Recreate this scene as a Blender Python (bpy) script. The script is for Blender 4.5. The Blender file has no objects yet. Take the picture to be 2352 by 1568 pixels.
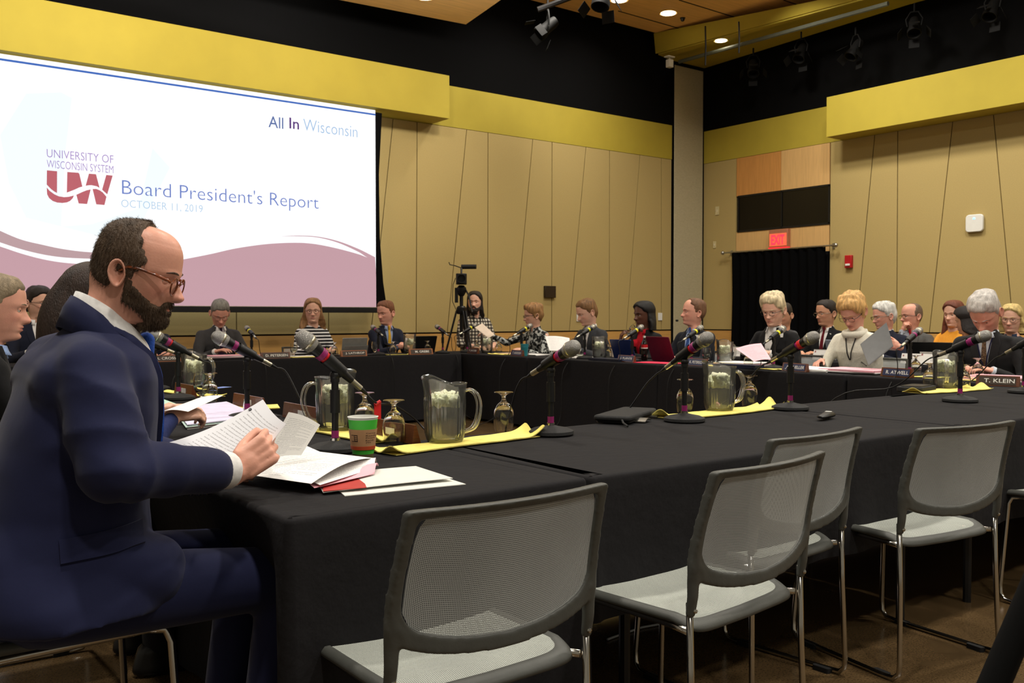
import bpy, bmesh, math, random
import numpy as np
from mathutils import Vector, Matrix, Euler, noise
from mathutils.bvhtree import BVHTree
PI = math.pi
COL = bpy.context.scene.collection
# ---------------------------------------------------------------- camera model and room frame
FPX = 2135.0; CAMH = 1.15; PITCH = math.atan(57/2135)
ANG = math.radians(37.1)
CORNER = Vector((3.15, 15.4, 0))
RMI = (Matrix.Translation(CORNER) @ Matrix.Rotation(ANG, 4, 'Z')).inverted()   # view frame -> room frame
RM = Matrix.Identity(4)                    # the scene is built in room coordinates
CAM = RMI @ Vector((0, 0, CAMH))          # camera in room coordinates
def ray(px, py):
    a = (px-1176)/FPX; b = -(py-784)/FPX
    d = Vector((a, math.cos(PITCH)+b*math.sin(PITCH), -math.sin(PITCH)+b*math.cos(PITCH)))
    return RMI.to_3x3() @ d
def onz(px, py, z=.74):
    r = ray(px, py); t = (z-CAM.z)/r.z; return CAM + r*t
def onx(px, py, x):
    r = ray(px, py); t = (x-CAM.x)/r.x; return CAM + r*t
def ony(px, py, y):
    r = ray(px, py); t = (y-CAM.y)/r.y; return CAM + r*t
def atd(px, py, d):
    return CAM + ray(px, py)*d
def W(p): return RM @ Vector(p)
VF = RMI.inverted()
def proj(p):
    q = VF @ Vector(p); z = q.y*math.cos(PITCH)-(q.z-CAMH)*math.sin(PITCH); h = q.y*math.sin(PITCH)+(q.z-CAMH)*math.cos(PITCH)
    return 1176+FPX*q.x/z, 784-FPX*h/z
# ---------------------------------------------------------------- materials
def lin(c):
    return tuple(((x/255)/12.92 if x/255 <= .04045 else ((x/255+.055)/1.055)**2.4) for x in c)
MATS = {}
def pm(name, rgb, rough=.6, metal=0, nz=.08, ns=20, bump=0, bs=60, emit=0, trans=0, ior=1.45, spec=None, stretch=None, sheen=0, emcol=None, coat=0):
    if name in MATS: return MATS[name]
    m = bpy.data.materials.new(name); m.use_nodes = True; nt = m.node_tree; N = nt.nodes; L = nt.links
    b = N['Principled BSDF']; c = lin(rgb)
    tc = N.new('ShaderNodeTexCoord'); mp = N.new('ShaderNodeMapping'); L.new(tc.outputs['Object'], mp.inputs[0])
    if stretch: mp.inputs['Scale'].default_value = stretch
    n = N.new('ShaderNodeTexNoise'); n.inputs['Scale'].default_value = ns; n.inputs['Detail'].default_value = 3
    L.new(mp.outputs[0], n.inputs['Vector'])
    cr = N.new('ShaderNodeValToRGB'); e = cr.color_ramp.elements
    e[0].position = .3; e[1].position = .7
    e[0].color = (*[x*(1-nz) for x in c], 1); e[1].color = (*[min(1, x*(1+nz)) for x in c], 1)
    L.new(n.outputs['Fac'], cr.inputs[0]); L.new(cr.outputs[0], b.inputs['Base Color'])
    b.inputs['Roughness'].default_value = rough; b.inputs['Metallic'].default_value = metal
    b.inputs['IOR'].default_value = ior
    if spec is not None: b.inputs['Specular IOR Level'].default_value = spec
    if trans: b.inputs['Transmission Weight'].default_value = trans
    if sheen: b.inputs['Sheen Weight'].default_value = sheen
    if coat: b.inputs['Coat Weight'].default_value = coat
    if emit:
        b.inputs['Emission Color'].default_value = (*lin(emcol or rgb), 1); b.inputs['Emission Strength'].default_value = emit
    if bump:
        n2 = N.new('ShaderNodeTexNoise'); n2.inputs['Scale'].default_value = bs; n2.inputs['Detail'].default_value = 4
        L.new(mp.outputs[0], n2.inputs['Vector'])
        bp = N.new('ShaderNodeBump'); bp.inputs['Strength'].default_value = bump; bp.inputs['Distance'].default_value = .01
        L.new(n2.outputs['Fac'], bp.inputs['Height']); L.new(bp.outputs[0], b.inputs['Normal'])
    MATS[name] = m; return m
def nodes(m): return m.node_tree.nodes, m.node_tree.links, m.node_tree.nodes['Principled BSDF']
# ---------------------------------------------------------------- mesh builder
class MB:
    def __init__(s): s.v = []; s.f = []; s.mi = []; s.cur = 0
    def add(s, V, F):
        o = len(s.v); s.v += [tuple(p) for p in V]; s.f += [tuple(i+o for i in f) for f in F]; s.mi += [s.cur]*len(F); return s
    def box(s, x0, x1, y0, y1, z0, z1, M=None):
        V = [Vector((x, y, z)) for z in (z0, z1) for x, y in ((x0, y0), (x1, y0), (x1, y1), (x0, y1))]
        if M: V = [M @ p for p in V]
        return s.add(V, [(3, 2, 1, 0), (4, 5, 6, 7), (0, 1, 5, 4), (1, 2, 6, 5), (2, 3, 7, 6), (3, 0, 4, 7)])
    def rbox(s, x0, x1, y0, y1, z0, z1, r=.01, M=None, n=3):
        # box with rounded vertical edges
        P = []
        for cx, cy, a0 in ((x1-r, y1-r, 0), (x0+r, y1-r, 90), (x0+r, y0+r, 180), (x1-r, y0+r, 270)):
            for k in range(n+1):
                a = math.radians(a0+90*k/n); P.append((cx+r*math.cos(a), cy+r*math.sin(a)))
        return s.prism(P, z0, z1, M)
    def prism(s, P, z0, z1, M=None):
        n = len(P); V = [Vector((x, y, z0)) for x, y in P]+[Vector((x, y, z1)) for x, y in P]
        if M: V = [M @ p for p in V]
        return s.add(V, [tuple(range(n-1, -1, -1)), tuple(range(n, 2*n))]+[(i, (i+1) % n, n+(i+1) % n, n+i) for i in range(n)])
    def lathe(s, prof, n=24, M=None, caps=True):
        V = []; F = []
        for r, z in prof:
            for k in range(n):
                a = 2*PI*k/n; V.append(Vector((r*math.cos(a), r*math.sin(a), z)))
        m = len(prof)
        for i in range(m-1):
            for k in range(n): F.append((i*n+k, i*n+(k+1) % n, (i+1)*n+(k+1) % n, (i+1)*n+k))
        if caps:
            if prof[0][0] > 1e-5: F.append(tuple(range(n-1, -1, -1)))
            if prof[-1][0] > 1e-5: F.append(tuple(range((m-1)*n, m*n)))
        if M: V = [M @ p for p in V]
        return s.add(V, F)
    def tube(s, pts, r, n=8, caps=True, flat=None):
        pts = [Vector(p) for p in pts]; rs = r if isinstance(r, (list, tuple)) else [r]*len(pts)
        V = []; F = []; up = None
        for i, p in enumerate(pts):
            t = (pts[min(i+1, len(pts)-1)]-pts[max(i-1, 0)]).normalized()
            if up is None:
                up = Vector((0, 0, 1)) if abs(t.z) < .9 else Vector((1, 0, 0))
                up = (up-t*up.dot(t)).normalized()
            else:
                up = up-t*up.dot(t)
                if up.length < 1e-6: up = t.orthogonal()
                up.normalize()
            sd = t.cross(up)
            fa, fb = flat if flat else (1, 1)
            for k in range(n):
                a = 2*PI*k/n; V.append(p+sd*(math.cos(a)*rs[i]*fa)+up*(math.sin(a)*rs[i]*fb))
        m = len(pts)
        for i in range(m-1):
            for k in range(n): F.append((i*n+k, i*n+(k+1) % n, (i+1)*n+(k+1) % n, (i+1)*n+k))
        if caps: F += [tuple(range(n-1, -1, -1)), tuple(range((m-1)*n, m*n))]
        return s.add(V, F)
    def capsule(s, a, b, ra, rb, n=16, flat=None, side=None):
        # round-ended tapered limb
        a = Vector(a); b = Vector(b); t = (b-a)
        L = t.length
        if L < 1e-6: t = Vector((0, 0, 1)); L = 1e-6
        t = t/L
        if side is None: side = t.orthogonal()
        side = Vector(side); side = (side-t*side.dot(t)).normalized(); up = t.cross(side)
        fa, fb = flat or (1, 1)
        V = []; F = []; rings = []
        for k in range(1, 6): ph = -PI/2+PI/2*k/5; rings.append((a+t*(ra*math.sin(ph)), ra*math.cos(ph)))
        for k in range(0, 5): ph = PI/2*k/5; rings.append((b+t*(rb*math.sin(ph)), rb*math.cos(ph)))
        for c, r in rings:
            for k in range(n):
                an = 2*PI*k/n; V.append(c+side*(math.cos(an)*r*fa)+up*(math.sin(an)*r*fb))
        m = len(rings)
        for i in range(m-1):
            for k in range(n): F.append((i*n+k, i*n+(k+1) % n, (i+1)*n+(k+1) % n, (i+1)*n+k))
        V.append(a-t*ra); V.append(b+t*rb); A = len(V)-2
        for k in range(n): F.append((A, (k+1) % n, k)); F.append((A+1, (m-1)*n+k, (m-1)*n+(k+1) % n))
        return s.add(V, F)
    def loft(s, rings, caps=True):
        # rings: list of equally long point loops
        n = len(rings[0]); V = [p for r in rings for p in r]; m = len(rings); F = []
        for i in range(m-1):
            for k in range(n): F.append((i*n+k, i*n+(k+1) % n, (i+1)*n+(k+1) % n, (i+1)*n+k))
        if caps: F += [tuple(range(n-1, -1, -1)), tuple(range((m-1)*n, m*n))]
        return s.add(V, F)
    def torso(s, secs, n=28, pw=2.3):
        # secs: (x, y, z, half depth, half width)
        rings = []
        for x, y, z, a, b in secs:
            r = []
            for k in range(n):
                t = 2*PI*k/n; c, q = math.cos(t), math.sin(t)
                r.append(Vector((x+a*math.copysign(abs(c)**(2/pw), c), y+b*math.copysign(abs(q)**(2/pw), q), z)))
            rings.append(r)
        return s.loft(rings)
    def grid(s, fn, nu, nv):
        V = [fn(i/nu, j/nv) for j in range(nv+1) for i in range(nu+1)]
        F = [(j*(nu+1)+i, j*(nu+1)+i+1, (j+1)*(nu+1)+i+1, (j+1)*(nu+1)+i) for j in range(nv) for i in range(nu)]
        return s.add(V, F)
    def slab(s, fn, nu, nv, th):
        # closed thin sheet: fn gives the top, the bottom lies th lower
        o = len(s.v); s.grid(fn, nu, nv)
        s.grid(lambda u, v: Vector(fn(u, v))-Vector((0, 0, th)), nu, nv)
        n1 = (nu+1)*(nv+1); k = len(s.f)-nu*nv
        for i in range(k, len(s.f)): s.f[i] = tuple(reversed(s.f[i]))
        def q(a, b): s.f.append((o+a, o+a+n1, o+b+n1, o+b)); s.mi.append(s.cur)
        for i in range(nu): q(i, i+1); q(nv*(nu+1)+i+1, nv*(nu+1)+i)
        for j in range(nv): q((j+1)*(nu+1), j*(nu+1)); q(j*(nu+1)+nu, (j+1)*(nu+1)+nu)
        return s
    def ball(s, c, r, n=16, sc=(1, 1, 1), M=None):
        prof = [(max(1e-6, r*math.sin(PI*k/(n//2))), -r*math.cos(PI*k/(n//2))) for k in range(n//2+1)]
        T = Matrix.Translation(Vector(c)) @ Matrix.Diagonal((*sc, 1))
        if M: T = M @ T
        return s.lathe(prof, n, T, caps=False)
    def mesh(s, name):
        me = bpy.data.meshes.new(name); me.from_pydata(s.v, [], s.f); me.update(); return me
    def build(s, name, mat, parent=None, smooth=True, bev=0, M=None, sharp=40, sub=0):
        me = s.mesh(name); me.validate()
        if M: me.transform(M)
        mats = mat if isinstance(mat, (list, tuple)) else [mat]
        for m in mats: me.materials.append(m)
        if len(mats) > 1 and len(me.polygons) == len(s.mi): me.polygons.foreach_set('material_index', s.mi)
        o = bpy.data.objects.new(name, me); COL.objects.link(o)
        if bev:
            md = o.modifiers.new('bevel', 'BEVEL'); md.width = bev; md.segments = 2; md.limit_method = 'ANGLE'; md.angle_limit = math.radians(40)
        if sub:
            md = o.modifiers.new('sub', 'SUBSURF'); md.levels = sub; md.render_levels = sub
        if smooth: shade(me, sharp)
        if parent: o.parent = parent
        return o
def shade(me, ang=40):
    me.polygons.foreach_set('use_smooth', [True]*len(me.polygons))
    if ang < 180:
        try: me.set_sharp_from_angle(angle=math.radians(ang))
        except Exception: pass
def tag(o, label=None, cat=None, group=None, kind=None):
    if label: o['label'] = label
    if cat: o['category'] = cat
    if group: o['group'] = group
    if kind: o['kind'] = kind
    return o
def place(o, p, rot=0):
    """put a top-level object at room coordinates p, turned rot degrees from the room's x axis"""
    o.location = W(p); o.rotation_euler = (0, 0, math.radians(rot)); return o
def root(name, p, rot, label, cat, group=None):
    o = bpy.data.objects.new(name, None); o.empty_display_size = .05; COL.objects.link(o)
    place(o, p, rot); return tag(o, label, cat, group)
def struct(name, mb, mat, **k):
    o = mb.build(name, mat, **k); o.matrix_world = RM; o['kind'] = 'structure'; return o
def copy_tree(o, parent=None):
    c = o.copy(); COL.objects.link(c)
    if parent: c.parent = parent
    for ch in o.children: copy_tree(ch, c)
    return c
def text_mesh(s, w, h, depth=0, bold=0):
    """a line of lettering, lower left corner at 0,0 in the XY plane, scaled to w x h (h is the full glyph box)"""
    cu = bpy.data.curves.new('t', 'FONT'); cu.body = s; cu.resolution_u = 3; cu.offset = bold; cu.extrude = 0
    o = bpy.data.objects.new('t', cu); COL.objects.link(o)
    dg = bpy.context.evaluated_depsgraph_get(); me = bpy.data.meshes.new_from_object(o.evaluated_get(dg))
    bpy.data.objects.remove(o); bpy.data.curves.remove(cu)
    n = len(me.vertices); co = np.empty(n*3); me.vertices.foreach_get('co', co); co = co.reshape(-1, 3)
    lo, hi = co.min(0), co.max(0)
    co[:, 0] = (co[:, 0]-lo[0])/(hi[0]-lo[0])*w; co[:, 1] = (co[:, 1]-lo[1])/(hi[1]-lo[1])*h; co[:, 2] = 0
    F = [tuple(p.vertices) for p in me.polygons]; bpy.data.meshes.remove(me)
    return [Vector(c) for c in co], F
def txt(mb, s, w, h, M, bold=0):
    V, F = text_mesh(s, w, h, bold=bold); mb.add([M @ p for p in V], F)
def from_me(name, me, mat, parent=None):
    for m in (mat if isinstance(mat, (list, tuple)) else [mat]): me.materials.append(m)
    me.name = name; o = bpy.data.objects.new(name, me); COL.objects.link(o)
    if parent: o.parent = parent
    return o
def fuse(mb, voxel, smooth=4, fac=.5):
    """one continuous skin over overlapping limbs"""
    me = mb.mesh('tmp'); o = bpy.data.objects.new('tmp', me); COL.objects.link(o)
    r = o.modifiers.new('r', 'REMESH'); r.mode = 'VOXEL'; r.voxel_size = voxel; r.use_smooth_shade = True
    if smooth:
        q = o.modifiers.new('s', 'SMOOTH'); q.iterations = smooth; q.factor = fac
    dg = bpy.context.evaluated_depsgraph_get(); out = bpy.data.meshes.new_from_object(o.evaluated_get(dg))
    bpy.data.objects.remove(o); bpy.data.meshes.remove(me)
    out.polygons.foreach_set('use_smooth', [True]*len(out.polygons)); return out
def co_of(me):
    c = np.empty(len(me.vertices)*3); me.vertices.foreach_get('co', c); return c.reshape(-1, 3)
def faces_of(me): return [tuple(p.vertices) for p in me.polygons]
# ================================================================ materials of the place
M_PANEL = pm('wall_panel_fabric', (174, 153, 98), .9, nz=.05, ns=90, bump=.15, bs=400)
M_YEL = pm('yellow_paint', (172, 154, 50), .75, nz=.03, ns=4)
M_BLACK = pm('black_paint', (9, 9, 10), .95, nz=.1, spec=.1)
M_GAP = pm('dark_reveal', (40, 30, 16), .9)
M_MAPLE = pm('maple_veneer', (196, 150, 84), .5, nz=.10, ns=5, stretch=(.5, .5, 8))
M_ORANGE = pm('orange_veneer', (196, 138, 74), .5, nz=.10, ns=5, stretch=(8, 8, .6))
M_PALE = pm('pale_veneer', (206, 166, 108), .5, nz=.07, ns=5, stretch=(8, 8, .6))
M_CEIL = pm('ceiling_veneer', (234, 188, 122), .55, nz=.08, ns=4, stretch=(.6, 6, 1))
M_COLM = pm('column_fabric', (178, 168, 136), .9, nz=.12, ns=8, stretch=(3, 3, 30))
M_CHROME = pm('chrome', (190, 186, 178), .18, metal=1, nz=.02)
M_STEEL = pm('brushed_metal', (180, 178, 170), .35, metal=1, nz=.04)
M_BPL = pm('black_plastic', (16, 16, 17), .42, nz=.1)
M_BMAT = pm('black_rubber', (22, 22, 23), .75, nz=.1, bump=.2, bs=300)
M_WHITE = pm('white_plastic', (226, 226, 220), .45, nz=.02)
# ================================================================ setting
XL, YN = -17.0, -16.0
b = MB(); b.box(XL, 1, YN, 1, -.1, 0)
floor = struct('floor', b, pm('polished_concrete', (98, 78, 52), .2, nz=.2, ns=3, bump=.03, bs=8), smooth=False)
N, L, P = nodes(floor.data.materials[0])
tc = N.new('ShaderNodeTexCoord'); vo = N.new('ShaderNodeTexNoise'); vo.inputs['Scale'].default_value = 150; vo.inputs['Detail'].default_value = 5
L.new(tc.outputs['Object'], vo.inputs['Vector']); cr = N.new('ShaderNodeValToRGB'); e = cr.color_ramp.elements
e[0].position = .36; e[0].color = (.05, .035, .02, 1); e[1].position = .52; e[1].color = (1, 1, 1, 1)
L.new(vo.outputs['Fac'], cr.inputs[0]); mx = N.new('ShaderNodeMix'); mx.data_type = 'RGBA'; mx.blend_type = 'MULTIPLY'; mx.inputs[0].default_value = .5
src = P.inputs['Base Color'].links[0].from_socket; L.new(src, mx.inputs[6]); L.new(cr.outputs[0], mx.inputs[7]); L.new(mx.outputs[2], P.inputs['Base Color'])
# back wall core, its wood base, its fabric panels with real gaps, the yellow band, the black top
b = MB(); b.box(XL, .3, .03, .25, 0, 7.2)
struct('wall_back', b, M_GAP, smooth=False)
b = MB(); b.box(XL, -.74, 0, .04, 0, .925)
struct('trim_1', b, M_MAPLE, smooth=False)
def panels(lines, z0, z1, x0, x1, T, g=.006):
    """lines: (pos at z0, pos at z1) seams; slabs between them, T maps (s, z) to a box corner pair"""
    mb = MB(); ed = [(x0, x0)]+lines+[(x1, x1)]
    for (a0, a1), (c0, c1) in zip(ed[:-1], ed[1:]):
        q = [(a0+g, z0), (c0-g, z0), (c1-g, z1), (a1+g, z1)]
        V = [T(s, z, 0) for s, z in q]+[T(s, z, .04) for s, z in q]
        mb.add(V, [(0, 1, 2, 3), (7, 6, 5, 4), (0, 4, 5, 1), (1, 5, 6, 2), (2, 6, 7, 3), (3, 7, 4, 0)])
    return mb
def seam_b(t, bt, z0, z1):
    p, q = ony(*t, 0), ony(*bt, 0); f = lambda z: q.x+(p.x-q.x)*(z-q.z)/(p.z-q.z); return (f(z0), f(z1))
Z0, Z1 = .945, 3.66
sl = [seam_b(t, q, Z0, Z1) for t, q in [((903, 275), (877, 525)), ((958, 281), (956, 755)), ((1072, 297), (1028, 755)), ((1121, 303), (1120, 755)),
      ((1224, 318), (1184, 755)), ((1268, 325), (1267, 755)), ((1346, 336), (1308, 755)), ((1400, 344), (1399.5, 755)), ((1470, 355), (1439, 755)), ((1519, 362), (1519, 755))]]
xs = [(x, x) for x in (-13.6, -12.2, -10.9, -9.6, -7.9)]+[(-6.75, -6.75)]
struct('trim_2', panels(xs+sl, Z0, Z1, XL, -.745, lambda s, z, d: (s, d, z)), M_PANEL, smooth=False)
b = MB(); b.box(XL, -.745, -.004, .04, 3.665, 4.205); struct('trim_3', b, M_YEL, smooth=False)
b = MB(); b.box(XL, -.74, -.002, .03, 4.21, 7.2); struct('trim_4', b, M_BLACK, smooth=False)
b = MB(); b.box(XL, -5.25, -.4, -.006, 3.67, 4.215); struct('trim_5', b, M_YEL, smooth=False, bev=.004)
# corner column
b = MB(); b.box(-.71, -.035, -.03, .03, 0, 5.17); struct('column', b, M_COLM, smooth=False, bev=.01)
b = MB(); b.box(-.745, -.712, -.02, .03, 0, 5.2); b.box(-.034, .02, -.02, .03, 0, 5.2); b.box(-.745, .02, -.035, .03, 5.17, 5.23)
struct('trim_6', b, M_BLACK, smooth=False)
# right wall
b = MB(); b.box(.03, .25, YN, .3, 0, 7.2); struct('wall_right', b, M_GAP, smooth=False)
def seam_r(t, bt, z0, z1):
    p, q = onx(*t, 0), onx(*bt, 0); f = lambda z: q.y+(p.y-q.y)*(z-q.z)/(p.z-q.z); return (f(z0), f(z1))
sr = [seam_r(t, q, Z0, Z1) for t, q in [((2009, 312), (1975, 668)), ((2062, 304), (2060, 700)), ((2188, 282), (2136, 750)), ((2282, 265), (2322, 696))]]
sr = sorted(sr+[(-6.4, -6.3), (-7.3, -7.9), (-9.2, -9.2), (-10.6, -10.1), (-12, -12), (-14, -13.6)], key=lambda q: q[0])
struct('trim_7', panels(sr, Z0, Z1, YN, -2.40, lambda s, z, d: (d, s, z)), M_PANEL, smooth=False)
b = MB(); b.box(0, .04, -.69, 0, Z0, Z1); struct('trim_8', b, M_PANEL, smooth=False)
b = MB(); b.box(0, .04, YN, -2.4, 0, .925); b.box(0, .04, -.69, 0, 0, .925); struct('trim_9', b, M_MAPLE, smooth=False)
b = MB(); b.box(-.002, .04, -1.545, -.70, 3.06, Z1); struct('trim_10', b, M_ORANGE, smooth=False)
b = MB(); b.box(-.002, .04, -2.39, -1.55, 3.06, Z1); struct('trim_11', b, M_PALE, smooth=False)
b = MB(); b.box(-.002, .04, -2.39, -.70, 2.1, 2.49); struct('trim_12', b, M_PALE, smooth=False)
b = MB(); b.box(-.004, .04, -.002, -.0, 3.67, 4.19)
b = MB(); b.box(-.004, .04, YN, 0, 3.665, 4.19); struct('trim_13', b, M_YEL, smooth=False)
b = MB(); b.box(-.002, .03, YN, 0, 4.2, 7.2); struct('trim_14', b, M_BLACK, smooth=False)
b = MB(); b.box(-.4, -.006, YN, -2.6, 3.66, 4.215); struct('trim_15', b, M_YEL, smooth=False, bev=.004)
# black window above the door, two panes with a mullion
w = MB(); w.box(-.012, .03, -2.40, -.73, 2.485, 2.515); w.box(-.012, .03, -2.40, -.73, 3.035, 3.065)
w.box(-.012, .03, -2.40, -2.375, 2.5, 3.05); w.box(-.012, .03, -.755, -.73, 2.5, 3.05); w.box(-.012, .03, -1.575, -1.555, 2.5, 3.05)
win = struct('window_1', w, M_BPL, smooth=False)
g = MB(); g.box(.0, .02, -2.38, -.75, 2.51, 3.04); g.build('pane', pm('black_glass', (6, 6, 8), .15), win, smooth=False)
# door behind the curtain
d = MB(); d.box(.0, .04, -2.38, -.72, 0, 2.1); door = struct('door_1', d, M_BPL, smooth=False)
# ceiling: black deck, hung wooden clouds, yellow soffit at the corner
b = MB(); b.box(XL, 1, YN, 1, 7.0, 7.2); struct('ceiling', b, M_BLACK, smooth=False)
def slabpoly(name, pts, z0, z1, mat):
    mb = MB(); n = len(pts); V = [(x, y, z0) for x, y in pts]+[(x, y, z1) for x, y in pts]
    mb.add(V, [tuple(range(n-1, -1, -1)), tuple(range(n, 2*n))]+[(i, (i+1) % n, n+(i+1) % n, n+i) for i in range(n)])
    return struct(name, mb, mat, smooth=False)
def pz(px, py, z): p = onz(px, py, z); return (p.x, p.y)
ZC = 5.5
ZL = 4.75; k = pz(1070, 56, ZL); kl = pz(780, 0, ZL); kr = pz(1150, 0, ZL)
dl = (Vector(kl)-Vector(k)).normalized(); dr = (Vector(kr)-Vector(k)).normalized()
A = Vector(k)+dl*5; B = Vector(k)+dr*5
slabpoly('trim_16', [tuple(A), k, tuple(B), tuple(A+dr*5)], ZL, ZL+.12, M_CEIL)
c0 = Vector(pz(1508, 76, ZC)); c1 = Vector(pz(1280, 16, ZC)); c2 = Vector(pz(1876, 30, ZC))
dl = (c1-c0).normalized(); dr = (c2-c0).normalized()
E1 = c0+dl*3.2; E2 = c0+dr*7.5
slabpoly('trim_17', [tuple(E1), tuple(c0), tuple(E2), tuple(E2+dl*4.2), tuple(E1+dr*6.0)], ZC, ZC+.14, M_CEIL)
# seams in the big cloud
b = MB()
for px in ((1420, 25, 1560, 65), (1560, 0, 1690, 40), (1800, 0, 1870, 24)):
    a = onz(px[0], px[1], ZC-.002); c = onz(px[2], px[3], ZC-.002); b.tube([a, c], .008, 6)
struct('trim_18', b, M_GAP)
ZY = 5.22
u0 = Vector(pz(1512, 126, ZY)); u1 = Vector((-.02, -.02)); u2 = Vector(pz(2115, 2, ZY)); u3 = Vector(pz(1900, 22, ZY))
u2 = u1+(u2-u1)*1.6; u3 = u0+(u3-u0)*1.6
slabpoly('trim_19', [tuple(u0), (-.76, -.02), tuple(u1), tuple(u2), tuple(u3)], ZY, ZY+.05, M_YEL)
b = MB(); V = [(*c0, ZC), (*E2, ZC), (*u3, ZY+.02), (*u0, ZY+.02)]; b.add(V, [(0, 1, 2, 3)])
V2 = [(x-.03, y+.03, z) for x, y, z in V]; b.add(V2, [(3, 2, 1, 0)]); b.f += [(0, 4, 5, 1), (1, 5, 6, 2), (2, 6, 7, 3), (3, 7, 4, 0)]; b.mi += [0]*4
struct('trim_20', b, M_YEL, smooth=False)
# ---------------------------------------------------------------- recessed ceiling lights
M_LAMP = pm('lamp_glow', (255, 246, 220), .5, emit=14, emcol=(255, 240, 214)); M_TRIMR = pm('light_ring', (210, 200, 170), .4)
def ceil_light(px, py, z, r, label):
    p = onz(px, py, z)
    t = root('ceiling_light', (p.x, p.y, z), 0, label, 'ceiling light', 'round recessed ceiling lights')
    q = MB(); q.lathe([(r+.02, -.004), (r+.02, .006), (r, .006), (r, -.004)], 32, caps=False); q.f += [] ; q.build('ring', M_TRIMR, t)
    q = MB(); q.lathe([(.0001, -.006), (r, -.006), (r, .0), (.0001, .0)], 32); q.build('lens', M_LAMP, t)
ceil_light(1535, 30, ZC, .105, 'bright round recessed light in the wooden ceiling beside a small black sensor')
ceil_light(1656, 93, ZY, .085, 'small round recessed light in the yellow soffit near the corner column')
ceil_light(1422, 0, ZC, .105, 'round recessed light cut by the top edge of the frame beside a black spotlight')
ceil_light(975, -8, ZL, .105, 'recessed light in the left wooden ceiling panel at the top edge')
p = onz(1568, 41, ZC); t = root('ceiling_sensor', (p.x, p.y, ZC), 0, 'small black sensor hanging from the wooden ceiling beside a round light', 'sensor')
q = MB(); q.lathe([(.03, .0), (.03, -.03), (.018, -.05), (.0001, -.055)], 14); q.build('housing', M_BPL, t); q = MB(); q.lathe([(.04, .002), (.04, -.008), (.0001, -.008)], 14); q.build('base', M_BPL, t)
p = atd(1538, 140, 14.3); t = root('ceiling_speaker', (p.x, p.y, p.z), 0, 'small white speaker box hung at the top of the corner beside the column', 'speaker')
q = MB(); q.box(-.045, .045, -.04, .04, -.1, .02); q.build('cabinet', M_WHITE, t, bev=.006); q = MB(); q.box(-.07, .07, -.05, .05, .05, .07); q.tube([(0, 0, .02), (0, 0, .07)], .01); q.build('bracket', M_WHITE, t, bev=.004)
# stage spotlights and hung pipe
M_SPOT = pm('spot_black', (12, 12, 12), .7, spec=.2)
def spot(p, rot, tilt, label, s=1.0, mat=None):
    t = root('stage_spotlight', tuple(p), rot, label, 'spotlight', 'black stage spotlights')
    Mx = Matrix.Rotation(math.radians(tilt), 4, 'Y') @ Matrix.Scale(s, 4)
    q = MB(); q.lathe([(.0001, -.15), (.06, -.14), (.075, -.08), (.075, .05), (.095, .1), (.095, .16), (.085, .16), (.07, .06)], 18, Mx); q.build('lamp_body', M_SPOT, t)
    for a in range(4):
        q = MB(); q.box(-.07, .07, .09, .094, .16, .28, Mx @ Matrix.Rotation(a*PI/2, 4, 'Z') @ Matrix.Rotation(-.5, 4, 'X')); q.build('barn_door', M_SPOT, t, smooth=False)
    q = MB(); q.tube([(0, -.09*s, 0), (0, -.11*s, .1*s), (0, -.05*s, .2*s), (0, .05*s, .2*s), (0, .11*s, .1*s), (0, .09*s, 0)], .011*s); q.tube([(0, 0, .2*s), (0, 0, .32*s)], .014*s); q.build('yoke', M_SPOT, t)
    return t
spot(atd(1384, -14, 9.5), 20, 200, 'black stage spotlight with barn doors cut by the top edge of the frame', 1.0)
spot(atd(1258, 62, 12), -30, 230, 'dark stage spotlight hanging left of the wooden ceiling corner')
for px, py, r, lb in ((1730, 155, 40, 'stage spotlight nearest the corner column on the black wall'), (1840, 120, 10, 'shiny stage spotlight hanging on the black wall above the black window'), (1965, 112, -20, 'stage spotlight with a pale lens above the right yellow soffit end'), (2100, 60, 30, 'stage spotlight on the black wall above the thermostat side'), (2280, 20, 0, 'stage spotlight highest at the upper right of the frame')):
    spot(onx(px, py, -.5), r, 215, lb, .9)
b = MB(); b.tube([onx(1620, 158, -.5)+Vector((0, 0, .3)), onx(2352, -40, -.5)+Vector((0, 0, .3))], .022)
tag(b.build('lighting_pipe', M_BPL, M=RM), 'black pipe carrying the stage spotlights along the right wall', 'pipe')
b = MB(); b.tube([onz(1560, 142, 5.12), onz(2040, 8, 5.12)], .03)
tag(b.build('conduit', pm('grey_paint', (88, 92, 80), .6), M=RM), 'long grey pipe under the yellow corner soffit', 'pipe')
for px, y0, y1, lb in ((1620, 66, 150, 'thin black hanging cable dropping in front of the yellow soffit nearer the column'), (1697, 56, 122, 'thin black hanging cable right of the small soffit light')):
    b = MB(); b.tube([atd(px, y0-6, 12.6), atd(px+1, (y0+y1)/2, 12.6), atd(px, y1, 12.6)], .011)
    tag(b.build('hanging_cable', M_BPL, M=RM), lb, 'cable')
# long dark pipe up at the top centre
b = MB(); pa, pb = atd(1235, 22, 10), atd(1350, -20, 10); b.tube([pa, pb], .03)
for p_ in (pa*.8+pb*.2, pa*.2+pb*.8): b.tube([p_, Vector((p_.x, p_.y, 7.0))], .012)
if 1: tag(b.build('lighting_bar', M_BPL, M=RM), 'short black lighting bar at the top edge between the two wooden ceiling panels', 'pipe')
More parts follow.
